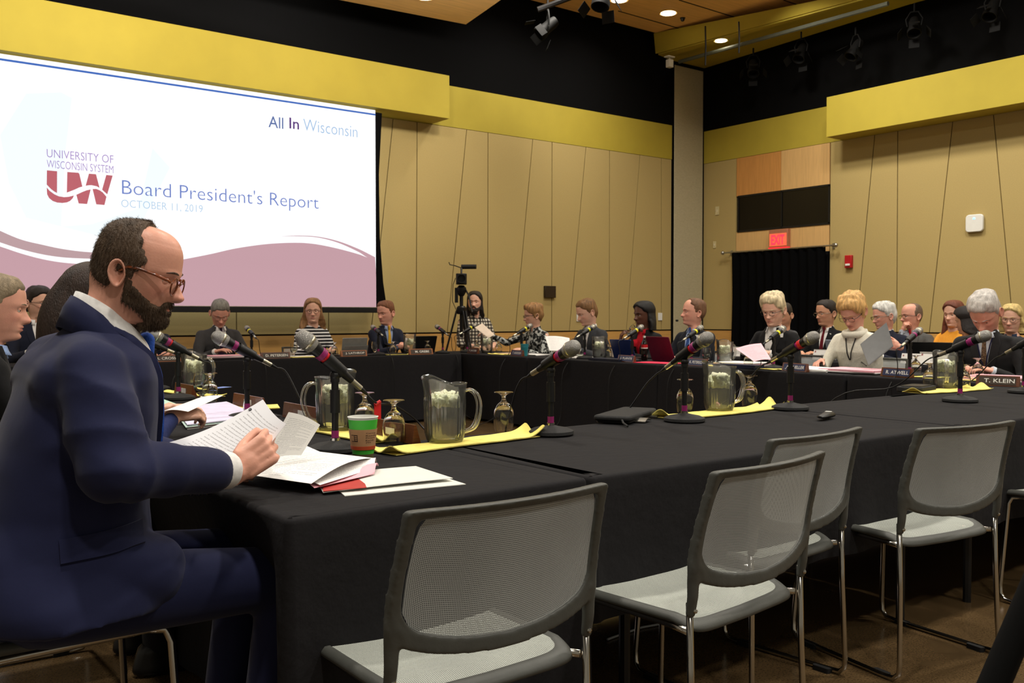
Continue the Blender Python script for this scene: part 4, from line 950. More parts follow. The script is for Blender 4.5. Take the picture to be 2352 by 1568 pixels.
# ---- papers
def lines_mat(name, base, ink=(176, 175, 178), n=26, marg=.1):
    m = pm(name, base, .8, nz=.01, ns=10); N, L, P = nodes(m)
    uv = N.new('ShaderNodeUVMap'); sx = N.new('ShaderNodeSeparateXYZ'); L.new(uv.outputs[0], sx.inputs[0])
    def mth(op, a, b=None):
        q = N.new('ShaderNodeMath'); q.operation = op
        for i, v in ((0, a), (1, b)):
            if v is None: continue
            if isinstance(v, (int, float)): q.inputs[i].default_value = v
            else: L.new(v, q.inputs[i])
        return q.outputs[0]
    x, y = sx.outputs[0], sx.outputs[1]
    fr = mth('FRACT', mth('MULTIPLY', y, n)); ln = mth('LESS_THAN', fr, .28)
    row = mth('FLOOR', mth('MULTIPLY', y, n))
    wn = N.new('ShaderNodeTexWhiteNoise'); wn.noise_dimensions = '1D'; L.new(row, wn.inputs['W'])
    endx = mth('ADD', mth('MULTIPLY', mth('GREATER_THAN', wn.outputs['Value'], .75), -.35), 1-marg)
    a1 = mth('MULTIPLY', mth('GREATER_THAN', x, marg), mth('LESS_THAN', x, endx)); a2 = mth('MULTIPLY', mth('GREATER_THAN', y, .07), mth('LESS_THAN', y, .9))
    nz_ = N.new('ShaderNodeTexNoise'); nz_.inputs['Scale'].default_value = 60; L.new(uv.outputs[0], nz_.inputs['Vector']); wd = mth('GREATER_THAN', nz_.outputs['Fac'], .44)
    ms = mth('MULTIPLY', mth('MULTIPLY', mth('MULTIPLY', ln, a1), a2), wd)
    mx = N.new('ShaderNodeMix'); mx.data_type = 'RGBA'; src = P.inputs['Base Color'].links[0].from_socket
    L.new(ms, mx.inputs[0]); L.new(src, mx.inputs[6]); mx.inputs[7].default_value = (*lin(ink), 1); L.new(mx.outputs[2], P.inputs['Base Color']); return m
M_PRT = lines_mat('printed_page', (236, 235, 232)); M_PRTG = lines_mat('printed_page_back', (222, 222, 226)); M_PRTP = lines_mat('printed_pink_page', (240, 190, 200), (190, 130, 140))
def sheet(name, fn, mat, nu=24, nv=18, th=.0006, parent=None):
    """paper with a little thickness and page coordinates; fn gives room points"""
    q = MB(); q.slab(fn, nu, nv, th); o = q.build(name, mat, parent, sharp=60)
    uv = o.data.uv_layers.new(name='UVMap'); n1 = (nu+1)*(nv+1)
    for p in o.data.polygons:
        for li in p.loop_indices:
            vi = o.data.loops[li].vertex_index % n1; uv.data[li].uv = ((vi % (nu+1))/nu, (vi//(nu+1))/nv)
    return o
def quad(A, B, C, D):
    A, B, C, D = map(Vector, (A, B, C, D)); return lambda u, v: (A*(1-u)+B*u)*(1-v)+(D*(1-u)+C*u)*v
def recenter(o, kids=()):
    me = o.data; c = co_of(me); m = Vector(((c[:, 0].min()+c[:, 0].max())/2, (c[:, 1].min()+c[:, 1].max())/2, c[:, 2].min()))
    me.transform(Matrix.Translation(-m)); o.location = m; return m
def loose(name, fn, mat, label, cat, group=None, **k):
    o = sheet(name, fn, mat, **k); recenter(o); tag(o, label, cat, group); return o
def lay(pts, z=0): return [tp_(*p)+Vector((0, 0, z)) for p in pts]
# white folder with a red corner, lying at the table edge
A, B, C, D = lay([(792, 1139), (1070, 1112), (962, 1078), (742, 1096)], .001)
f = root('paper_folder', tuple(tp_(900, 1110)), 0, 'white and red paper folder under the loose sheets at the near table edge', 'folder')
iv = Matrix.Translation(-f.location)
def q4(name, A, B, C, D, mat, th, parent, lift=lambda u, v: 0, nu=20, nv=14):
    g = quad(A, B, C, D); o = sheet(name, lambda u, v: g(u, v)+Vector((0, 0, lift(u, v))), mat, nu, nv, th); o.data.transform(iv); o.parent = parent; return o
q4('back_cover', A, B, C, D, M_WHITE, .002, f)
A2, B2, C2, D2 = lay([(742, 1136), (1040, 1106), (955, 1078), (720, 1098)], .006)
q4('front_cover', A2, B2, C2, D2, M_WHITE, .0015, f, lambda u, v: .004*math.sin(u*2))
A3, B3, C3, D3 = lay([(742, 1136), (842, 1127), (830, 1098), (742, 1108)], .0085)
fr = q4('red_corner', A3, B3, C3, D3, pm('red_card', (176, 52, 46), .6), .0012, f)
def arch(u, v, h): return h*math.sin(PI*min(1, max(0, u)))**.8
g = quad(*lay([(722, 1134), (860, 1100), (870, 1084), (640, 1062)], .01))
loose('pink_sheet', lambda u, v: g(u, v)+Vector((0, 0, .004+.018*math.sin(v*3)*u)), M_PINKP, 'pink sheets sticking out beneath the loose white pages by the red folder', 'paper')
g = quad(*lay([(735, 1133), (860, 1092), (865, 1080), (600, 1070)], .012))
loose('white_sheet', lambda u, v: g(u, v)+Vector((0, 0, .008+.02*math.sin(v*3)*u)), M_PRT, 'second loose white page under the top printed page', 'paper')
g = quad(*lay([(545, 1110), (715, 1136), (860, 1084), (655, 1058)], .014))
loose('printed_sheet', lambda u, v: g(u, v)+Vector((0, 0, .012+.022*math.sin(v*2.6)*u+.012*v*(1-u))), M_PRT, 'loose printed white page on top at the near table corner', 'paper')
g = quad(*lay([(590, 1070), (755, 1052), (700, 1035), (600, 1048)], .004))
loose('curled_sheet', lambda u, v: g(u, v)+Vector((0, 0, .004+.03*math.sin(u*PI)**2*(1-v)+.01*v)), M_PRTG, 'curled white sheets just behind the held hand', 'paper')
# upright booklet behind the hand
A = tp_(600, 1052); B = tp_(700, 1040)
g0 = quad(A+Vector((0, 0, .0)), B, B+Vector((.02, .02, .0)), A)
P0, P1, P2, P3 = (atd(602, 1060, 2.37), atd(692, 1044, 2.44), atd(735, 975, 2.46), atd(663, 946, 2.40))
gg = quad(P0, P1, P2, P3)
bk = sheet('booklet', lambda u, v: gg(u, v)+Vector((0, 0, .006*math.sin(u*PI))), M_PRT, 16, 14, .001); recenter(bk)
tag(bk, 'white printed booklet standing open behind the fingers of the bearded man', 'booklet')
# papers of the woman beside him
A = lay([(430, 985), (600, 965), (520, 930), (400, 945)], .001)
for i, (m_, dz, off) in enumerate(((M_PAPER, .0, 0), (M_PINKP, .004, .01), (pm('mint_paper', (206, 230, 220), .8), .008, -.008), (M_PAPER, .012, .012), (pm('lilac_paper', (214, 206, 232), .8), .016, 0))):
    g = quad(*[a+Vector((off, off, dz)) for a in A]); loose('paper_stack', g, m_, ['lowest white', 'pink', 'mint green', 'upper white', 'lilac top'][i]+' sheet of the stack under the long haired woman\'s hands', 'paper', nu=8, nv=6, th=.003)
g = quad(*lay([(300, 960), (425, 945), (345, 915), (300, 925)], .001))
loose('mint_binder', lambda u, v: g(u, v)+Vector((0, 0, .02)), pm('mint_page', (184, 224, 200), .8), 'mint green pages in an open ring binder on the left row', 'binder', nu=8, nv=6, th=.015)
gw = quad(atd(345, 955, 2.95), atd(432, 945, 2.98), atd(512, 908, 3.15), atd(420, 930, 3.2))
loose('held_sheet', lambda u, v: gw(u, v)+Vector((0, 0, .012*math.sin(u*PI))), M_PAPER, 'white sheet held up by the long haired woman beside the bearded man', 'paper')
# phone and cable on the left row
o = root('smartphone', tuple(tp_(505, 893)), 30, 'dark phone with a lit blue screen on the left row', 'phone'); q = MB(); q.rbox(-.07, .07, -.035, .035, 0, .008, .008); q.build('phone_body', M_BPL, o); q = MB(); q.rbox(-.062, .062, -.03, .03, .008, .0086, .004); q.build('display', pm('phone_screen', (100, 130, 190), .2, emit=.5), o)
# black pouch with pens, centre
o = root('laptop_sleeve', tuple(tp_(1440, 962)), 28, 'flat black laptop sleeve left of the yellow napkin', 'laptop case')
q = MB(); q.rbox(-.20, .18, -.075, .075, .010, .032, .02, n=4); q.build('shell', M_BMAT, o, bev=.008)
q = MB(); q.rbox(-.19, .17, -.068, .068, .002, .012, .02); q.build('lower_lid', M_BPL, o, bev=.004)
q = MB(); q.slab(lambda u, v: Vector((-.11+.08*u, -.11+.05*v, .006+.01*math.sin(u*3))), 8, 4, .004); q.build('silver_flap', M_STEEL, o); q = MB(); q.slab(lambda u, v: Vector((.08+.07*u, -.10+.03*v, .008)), 6, 3, .004); q.build('silver_flap', M_STEEL, o)
q = MB(); q.tube([(-.19, -.04, .02), (-.23, -.06, .01), (-.27, -.09, .004)], .004); q.build('strap', M_BMAT, o)
# black remote / spectacle case in front of the third microphone
o = root('black_remote', tuple(tp_(1896, 962)), 18, 'small black remote lying on the cloth behind the grey chairs', 'remote control')
q = MB(); q.loft([[Vector((x, w_*math.cos(a), .014+h_*math.sin(a))) for a in [2*PI*k/12 for k in range(12)]] for x, w_, h_ in ((-.075, .008, .004), (-.06, .018, .007), (0, .022, .012), (.06, .024, .013), (.075, .012, .007))]); q.build('case', pm('gloss_black', (12, 12, 13), .45), o)
q = MB(); q.box(.03, .05, -.012, .012, .026, .028); q.build('badge', M_WHITE, o)
o = root('black_case', tuple(tp_(2105, 898)), 10, 'black slim case poking out left of the far right napkin', 'case'); q = MB(); q.rbox(-.12, .12, -.07, .07, 0, .03, .02); q.build('case_body', M_BMAT, o, bev=.006); q = MB(); q.rbox(-.1, .1, -.055, .055, .03, .034, .02); q.build('lid', M_BPL, o)
# tablets and laptops
def tablet(p, rot, label, w, h, tilt, mat, base=None, front=None, kick=True):
    t = root('laptop', tuple(p), rot, label, 'laptop')
    Mx = Matrix.Rotation(math.radians(tilt), 4, 'Y')
    q = MB(); q.rbox(-w/2, w/2, 0, h, -.004, .004, .01, Mx @ Matrix(((0, 0, 1, 0), (1, 0, 0, 0), (0, 1, 0, .003), (0, 0, 0, 1)))); q.build('screen', mat, t, bev=.001)
    if kick:
        q = MB(); q.box(-.05-.002, -.05+.002, -w/2+.01, w/2-.01, 0, h*.5, Matrix.Translation((.09, 0, 0)) @ Matrix.Rotation(math.radians(18), 4, 'Y')); q.build('kickstand', base or mat, t)
        q = MB(); q.rbox(-.27, -.03, -w/2, w/2, 0, .006, .01); q.build('keyboard', M_BPL, t)
    else:
        q = MB(); q.rbox(-.24, -.0, -w/2, w/2, 0, .014, .01); q.build('keyboard', base or M_BPL, t)
    return t
M_ALU = pm('grey_aluminium', (150, 150, 146), .4, metal=.5)
tablet(br_(812, -1.52), -90, 'grey tablet propped on its kickstand, back towards us', .29, .19, 12, M_ALU, M_ALU)
tablet(br_(972, -1.3), -90, 'dark laptop behind the upside down goblet near the corner', .3, .2, 18, M_BPL, kick=False)
tablet(rr_(1436, -5.45), 180, 'dark blue laptop lid between the pitcher and the drinking woman', .3, .2, 20, pm('navy_lid', (24, 40, 92), .3), kick=False)
t = tablet(rr_(1525, -5.5), 172, 'open laptop with a silver edge and a lid painted with a reddish reflection', .34, .24, 20, pm('painted_sheen_lid', (96, 18, 44), .25), pm('grey_lap', (60, 60, 62), .4), kick=False)  # the red reflection is put into the lid's base colour
for px, l, m_ in ((2170, 'black open laptop before the man in the grey suit', M_BPL), (2118, 'low black laptop on the observers table', M_BPL), (1929, 'pale laptop screen beside the man with the dark red tie', pm('pale_lid', (150, 156, 170), .4))):
    p = onx(px, 800, -4.0); tablet(Vector((-3.95, p.y, TT)), 180, l, .3, .2, 20, m_, kick=False)
# name tents of the observers
for px, x, l, s_ in ((1893, -4.22, 'white name tent right of the microphone over the red tie man', 1), (1695, -4.22, 'white name tent behind the pink papers', 1), (2097, -4.22, 'small white name tent behind the far stand', .9), (2145, -4.26, 'white name tent just above the far right pitcher', 1.1), (2165, -4.05, 'rounded white card standing on the observers table', .9)):
    p = onx(px, 800, x); o = root('name_tent', (x, p.y, TT), 180, l, 'name card'); q = MB()
    w_, h_ = .22*s_, .10*s_; Mx = Matrix.Rotation(math.radians(-18), 4, 'Y'); q.box(.03, .031, -w_/2, w_/2, 0, h_, Mx); q.box(-.031, -.030, -w_/2, w_/2, 0, h_, Matrix.Rotation(math.radians(18), 4, 'Y')); q.build('card', M_PAPER, o, smooth=False)
    q = MB(); q.box(.0312, .0318, -w_*.1, w_*.22, h_*.45, h_*.49, Mx); q.box(.0312, .0318, -w_*.08, w_*.2, h_*.3, h_*.34, Mx); q.build('print', pm('grey_print', (150, 150, 155), .7), o, smooth=False)
    q = MB(); q.box(.0312, .0318, -w_*.44, -w_*.38, h_*.7, h_*.86, Mx); q.build('emblem', pm('emblem_red', (150, 90, 90), .7), o, smooth=False)
# papers on the right row and back row
def pile(p, w, d, h, mat, label, rot=0, cat='paper', lift=0, name='paper_pile'):
    o = root(name, tuple(p), rot, label, cat); n = max(2, int(h/.006)); rg = random.Random(int(p[1]*50))
    for i in range(min(n, 4)):
        z0 = h*i/min(n, 4); z1 = h*(i+1)/min(n, 4); q = MB(); a = rg.uniform(-3, 3)
        q.slab(lambda u, v: Vector(((u-.5)*d, (v-.5)*w, z1+lift*math.sin(u*PI)*(.5+.5*v))), 8, 6, (z1-z0)*.9)
        q.build('layer', mat if isinstance(mat, (list,)) is False else mat[i % len(mat)], o, M=Matrix.Rotation(math.radians(a), 4, 'Z'))
    return o
P_ = lambda px, x: rr_(px, x)
pile(P_(1225, -5.6), .3, .22, .012, M_PAPER, 'white papers under the hand of the woman in the patterned jacket', 5)
pile(P_(1170, -5.62), .22, .2, .01, pm('manila', (224, 190, 150), .8), 'manila folder left of the teal cup', -10, 'folder')
pile(P_(1400, -5.83), .42, .16, .022, pm('navy_cover', (20, 24, 40), .5), 'dark navy folder lying left of the pitcher of the young man', 0, 'folder')
pile(P_(1320, -5.66), .3, .22, .01, M_PAPER, 'white papers before the young man in grey', 8)
pile(P_(1515, -5.76), .42, .24, .004, pm('hot_pink_folder', (224, 50, 84), .6), 'hot pink folder on the cloth below the reddish laptop', 3, 'folder')
pile(P_(1705, -5.6), .36, .3, .035, [M_PINKP, M_PAPER], 'thick stack of pink and white papers of the blonde woman with glasses', 4)
pile(P_(1695, -5.85), .42, .12, .03, pm('navy_binder', (24, 34, 64), .45), 'dark blue binder in front of the pink papers', 0, 'binder')
pile(P_(1870, -5.72), .34, .26, .02, M_PAPER, 'open white binder pages left of the woman in white', 6, 'binder', .02)
pile(P_(1970, -5.66), .46, .3, .03, [M_BPL, M_PAPER, M_PINKP, M_PINKP], 'pink pages in an open binder under the hand of the woman in white', 0, 'binder')
pile(P_(2300, -5.6), .40, .3, .025, [M_PAPER, M_PINKP], 'pink and white papers behind the sign of the grey haired man', 10)
pile(br_(350, -1.42), .3, .42, .035, [M_PAPER, M_PINKP, pm('mint2', (200, 226, 210), .8)], 'stack of papers beside the leftmost brown sign', 0)
pile(br_(535, -1.4), .24, .5, .035, [M_PAPER, M_PINKP], 'pink edged papers read by the grey suited man', 2)
pile(br_(700, -1.42), .2, .34, .008, M_PAPER, 'white papers before the striped shirt woman', 0)
pile(br_(880, -1.55), .16, .5, .012, M_BPL, 'flat black folder before the yellow tie man', 0, 'folder')
pile(br_(520, -1.62), .08, .4, .018, M_BPL, 'thin black case at the edge before the grey suited man', 0, 'case')
# standing camera tripod with camcorder
cp = ony(1060, 800, -1.0)
ct = root('camera_tripod', (cp.x, cp.y, 0), 0, 'tall black tripod carrying the video camera in the far corner', 'tripod')
dcam = (RM @ Vector((CAM.x, CAM.y, 0))-ct.location); ct.rotation_euler = (0, 0, math.atan2(dcam.y, dcam.x))
for a in (35, 155, 275):
    q = MB(); c, s_ = math.cos(math.radians(a)), math.sin(math.radians(a))
    for d_ in (-.018, .018): q.tube([(.06*c-d_*s_, .06*s_+d_*c, 1.22), (.30*c-d_*s_*.6, .30*s_+d_*c*.6, .3)], .011, 8)
    q.tube([(.28*c, .28*s_, .45), (.38*c, .38*s_, 0.01)], .011, 8); q.build('leg', M_BPL, ct)
q = MB(); q.tube([(0, 0, .9), (0, 0, 1.42)], .022, 12); q.build('pole', M_BPL, ct); q = MB(); q.lathe([(.05, 1.18), (.06, 1.2), (.06, 1.26), (.04, 1.28)], 12); q.build('hub', M_BPL, ct)
q = MB(); q.lathe([(.03, 1.40), (.06, 1.45), (.06, 1.50), (.03, 1.53)], 14); q.box(-.03, .03, -.08, -.04, 1.32, 1.50); q.tube([(0, .04, 1.5), (.1, .09, 1.4), (.25, .13, 1.2)], .01); q.build('head', M_BPL, ct)
vc = root('video_camera', (cp.x, cp.y, 1.54), 0, 'black video camera with a microphone on top of the tall tripod', 'video camera'); vc.rotation_euler = (0, 0, ct.rotation_euler[2])
q = MB(); q.rbox(-.14, .12, -.065, .065, 0, .13, .02); q.build('camera_body', M_BPL, vc, bev=.008)
q = MB(); q.lathe([(.045, .1), (.055, .19), (.055, .22), (.045, .22), (.04, .16)], 20, Matrix.Translation((0, 0, .065)) @ Matrix.Rotation(PI/2, 4, 'Y')); q.build('lens', M_BPL, vc)
q = MB(); q.tube([(-.08, 0, .13), (-.08, 0, .19), (.06, 0, .19), (.08, 0, .13)], .012); q.build('carry_handle', M_BPL, vc)
q = MB(); q.tube([(.0, .0, .215), (.03, .18, .215)], .028, 12); q.tube([(0, 0, .2), (-.02, -.08, .23), (.0, -.14, .24), (0, -.15, .27)], .006); q.build('shotgun_microphone', M_BMAT, vc)
q = MB(); q.tube([(0, -.07, .08), (0, -.1, 0), (.02, -.11, -.2), (.02, -.05, -.34)], .004); q.build('camera_cable', M_CABLE, vc)
# ================================================================ people
def skin_mat(name, rgb):
    m = pm(name, rgb, .42, nz=.06, ns=25, bump=.06, bs=220); N, L, P = nodes(m)
    P.inputs['Specular IOR Level'].default_value = .4; P.inputs['Subsurface Weight'].default_value = .08; P.inputs['Subsurface Radius'].default_value = (.01, .004, .002)
    at = N.new('ShaderNodeAttribute'); at.attribute_name = 'tint'; mx = N.new('ShaderNodeMix'); mx.data_type = 'RGBA'; mx.blend_type = 'MULTIPLY'; mx.inputs[0].default_value = 1
    src = P.inputs['Base Color'].links[0].from_socket; L.new(src, mx.inputs[6]); L.new(at.outputs['Color'], mx.inputs[7]); L.new(mx.outputs[2], P.inputs['Base Color']); return m
SK = {'fair': skin_mat('skin_fair', (226, 176, 152)), 'pink': skin_mat('skin_pink', (222, 162, 140)), 'tan': skin_mat('skin_tan', (204, 150, 120)), 'dark': skin_mat('skin_dark', (92, 58, 44))}
def hair_mat(name, rgb, rgb2=None, rough=.55):
    m = pm(name, rgb, rough, nz=.35, ns=9, stretch=(6, 6, 1.2), bump=.55, bs=60); return m
M_EYEW = pm('eye_white', (220, 214, 206), .25); M_IRIS = pm('iris', (40, 30, 24), .15)
def smooth(t): t = np.clip(t, 0, 1); return t*t*(3-2*t)
PROF = dict(
 z=[.1215, .118, .108, .090, .065, .040, .020, .000, -.020, -.040, -.055, -.070, -.085, -.098, -.108, -.114, -.120, -.135, -.165, -.21, -.25],
 f=[.002, .030, .055, .073, .084, .088, .089, .083, .083, .083, .084, .083, .080, .081, .076, .066, .040, .030, .031, .022, .010],
 b=[-.002, -.042, -.068, -.087, -.097, -.101, -.101, -.098, -.092, -.082, -.074, -.068, -.064, -.062, -.061, -.061, -.061, -.062, -.066, -.066, -.055],
 w=[.002, .034, .052, .065, .074, .077, .078, .0775, .0755, .0725, .069, .065, .060, .056, .054, .053, .053, .053, .055, .054, .045],
 k=[0, 0, .02, .05, .08, .10, .10, .12, .14, .18, .22, .26, .32, .38, .40, .35, .15, 0, 0, 0, 0])
def pchip(xq, x, y):
    x = np.asarray(x, float); y = np.asarray(y, float); h = np.diff(x); d = np.diff(y)/h; m = np.zeros_like(y)
    for i in range(1, len(x)-1):
        if d[i-1]*d[i] > 0: w1 = 2*h[i]+h[i-1]; w2 = h[i]+2*h[i-1]; m[i] = (w1+w2)/(w1/d[i-1]+w2/d[i])
    m[0], m[-1] = d[0], d[-1]; i = np.clip(np.searchsorted(x, xq)-1, 0, len(x)-2); t = (xq-x[i])/h[i]
    return (2*t**3-3*t**2+1)*y[i]+(t**3-2*t**2+t)*h[i]*m[i]+(-2*t**3+3*t**2)*y[i+1]+(t**3-t**2)*h[i]*m[i+1]
XS = 1.07
def head_grid(nz=84, nt=72, fat=1.0, jaw=1.0):
    z = np.array(PROF['z'])[::-1]; zz = np.concatenate([np.linspace(-.25, -.13, max(6, nz//10), endpoint=False), np.linspace(-.13, .085, nz-max(6, nz//10)-14, endpoint=False), .085+.0362*np.sin(np.linspace(0, PI/2, 14))])
    def I(k):
        v = pchip(zz, z, np.array(PROF[k])[::-1]); r = v.copy()
        for _ in range(2): r[1:-1] = (r[:-2]+2*r[1:-1]+r[2:])/4
        return r
    f, b, w, k = I('f')*XS, I('b')*XS, I('w')*fat, I('k')*jaw
    t = np.linspace(0, 2*PI, nt, endpoint=False); t = t-.35*np.sin(t)*.6          # denser in front
    T, ZZ = np.meshgrid(t, zz); fr = f[:, None]; bk = b[:, None]; ww = w[:, None]; kk = k[:, None]
    c, s = np.cos(T), np.sin(T); e = 2/2.25
    ce = np.sign(c)*np.abs(c)**e; se = np.sign(s)*np.abs(s)**e
    xc = np.where(c > 0, 0.0, 0.0)-.008; X = np.where(ce > 0, xc+(fr-xc)*ce, xc+(xc-bk)*ce); Y = ww*se*(1-kk*np.maximum(0, ce)**1.3)
    return X, Y, ZZ.copy(), T
def features(X, Y, Z, nose=1.0, lips=1.0):
    ay = np.abs(Y); g = lambda a, s: np.exp(-(a/s)**2); fr = smooth((X-.035)/.03)
    D = np.zeros_like(X)
    # nose: bridge, tip, wings
    zb = np.clip((.006-Z)/.044, 0, 1); ridge = np.where((Z < .012) & (Z > -.040), .004+.0165*np.sin(zb*PI/2)**1.4, 0)
    ridge = np.where(Z <= -.040, .0205*np.sqrt(np.clip(1-((-.040-Z)/.0115)**2, 0, 1)), ridge); ridge = np.where((Z >= .006) & (Z < .03), .004*np.clip((.03-Z)/.024, 0, 1), ridge)
    sg = .0085+.004*zb; D += nose*ridge*1.1*g(ay, sg)
    D += nose*.009*g(ay-.012, .0075)*g(Z+.036, .009)+.003*g(ay, .011)*g(Z+.034, .008)
    D -= .0105*g(ay-.031, .0135)*g(Z-.001, .0115)          # eye sockets
    D += .0035*g(ay-.028, .02)*g(Z-.020, .008)             # brow
    D += .0045*g(ay-.048, .016)*g(Z+.026, .016)            # cheek
    D -= .0025*g(ay-.026, .010)*g(Z+.050, .014)
    D += lips*(.0045*g(Z+.0615, .0045)+.005*g(Z+.0735, .005)-.0035*g(Z+.0675, .0022))*g(ay, .019)
    D -= .0045*g(Z+.0845, .006)*g(ay, .02); D += .003*g(Z+.100, .01)*g(ay, .016)
    return X+D*fr
def surfx(Xf, Y, Z, y, z):
    d = (Y-y)**2+(Z-z)**2+np.where(Xf > 0, 0, 9); i = np.unravel_index(np.argmin(d), d.shape); return float(Xf[i])
def bend(P, pitch, yaw, roll=0):
    """turn the head about the top of the neck, the neck base stays"""
    P = np.asarray(P, float).reshape(-1, 3); q = P[:, 2]+.9*P[:, 0]; w = smooth((q+.21)/.14)
    pv = np.array([-.015, 0, -.075]); d = P-pv
    a = math.radians(pitch)*w; b = math.radians(yaw)*w; r = math.radians(roll)*w
    x = d[:, 0]*np.cos(a)+d[:, 2]*np.sin(a); z = -d[:, 0]*np.sin(a)+d[:, 2]*np.cos(a); y = d[:, 1]
    y, z = y*np.cos(r)-z*np.sin(r), y*np.sin(r)+z*np.cos(r)
    X = x*np.cos(b)-y*np.sin(b); Y = x*np.sin(b)+y*np.cos(b)
    return np.stack([X, Y, z], 1)+pv
def grid_faces(nz, nt, off=0):
    F = [(j*nt+i+off, j*nt+(i+1) % nt+off, (j+1)*nt+(i+1) % nt+off, (j+1)*nt+i+off) for j in range(nz-1) for i in range(nt)]
    F.append(tuple(off+i for i in range(nt-1, -1, -1))); F.append(tuple(off+(nz-1)*nt+i for i in range(nt))); return F
def ear_geo(side, s=1.0):
    """folded ear: rim, bowl and lobe"""
    n, m = 20, 7; V = []
    for j in range(m):
        f = j/(m-1)                                   # 0 rim back edge .. 1 centre of the bowl
        for i in range(n):
            a = 2*PI*i/n; rx, rz = .0175*s, .031*s
            sh = 1-.25*max(0, -math.sin(a))
            k = [1.0, 1.04, .96, .82, .62, .35, .05][j]; o = [.0, .008, .011, .006, .002, .001, .0015][j]
            x = -.026+rx*k*math.cos(a)*sh-.005*math.sin(a); z = -.010+rz*k*math.sin(a)
            y = .0765+o+.012*max(0, -math.cos(a))*k
            V.append((x, side*y, z))
    F = [(j*n+i, j*n+(i+1) % n, (j+1)*n+(i+1) % n, (j+1)*n+i) for j in range(m-1) for i in range(n)]
    F.append(tuple(range((m-1)*n, m*n)))
    if side > 0: F = [tuple(reversed(f)) for f in F]
    return V, F
def ik(S, Wr, l1, l2, pole):
    S, Wr = Vector(S), Vector(Wr); d = Wr-S; D = min(d.length, (l1+l2)*.999); dn = d.normalized(); a = (l1*l1-l2*l2+D*D)/(2*D); h = math.sqrt(max(0, l1*l1-a*a))
    p = Vector(pole); p = (p-dn*p.dot(dn)).normalized(); return S+dn*a+p*h, S+dn*D
def hand_geo(mb, Wp, fw, nrm, side, curl=(.5, .6, .4), thumb=.6, s=1.0, spread=.10):
    """palm, four bent fingers and a thumb leaving the side of the palm. side +1: thumb towards nrm x fw"""
    Wp, fw, nrm = Vector(Wp), Vector(fw).normalized(), Vector(nrm).normalized(); nrm = (nrm-fw*nrm.dot(fw)).normalized(); lat = nrm.cross(fw)*side
    mb.capsule(Wp-fw*.02*s, Wp+fw*.03*s, .024*s, .027*s, 14, flat=(1.15, .72), side=lat)
    for k, o in enumerate((.026, .009, -.009, -.026)):
        mb.capsule(Wp+fw*.02*s+lat*o*.8*s, Wp+fw*.082*s+lat*o*s, .0145*s, .0125*s, 10)
    tips = []
    for k, (o, L1) in enumerate(((.029, .040), (.010, .045), (-.0095, .042), (-.028, .033))):
        p = Wp+fw*(.088-.005*abs(k-1.2))*s+lat*o*s; d = (fw+lat*(o/.029)*spread).normalized(); r = .0092*s; nl = nrm
        for L_, c in ((L1, curl[0]*(1+.08*k)), (L1*.62, curl[1]*(1+.06*k)), (L1*.5, curl[2])):
            d, nl = (d*math.cos(c)-nl*math.sin(c)).normalized(), (nl*math.cos(c)+d*math.sin(c)).normalized(); q = p+d*L_*s
            mb.capsule(p, q, r, r*.93, 9); p = q; r *= .93
        tips.append(p)
    tb = Wp+fw*.022*s+lat*.026*s; td = (fw*(.62+.6*max(0, thumb-1))+lat*max(.15, .75-.35*thumb)-nrm*(.25+.45*min(1, thumb))).normalized(); t1 = tb+td*.040*s
    td2 = (td*.75+fw*.55-nrm*.1).normalized(); t2 = t1+td2*.032*s; td3 = (td2*.8+fw*.4).normalized(); t3 = t2+td3*.024*s
    mb.capsule(tb, t1, .0145*s, .0115*s, 10); mb.capsule(t1, t2, .0112*s, .0102*s, 10); mb.capsule(t2, t3, .0102*s, .0088*s, 10); return tips, t3
HAIR = {}
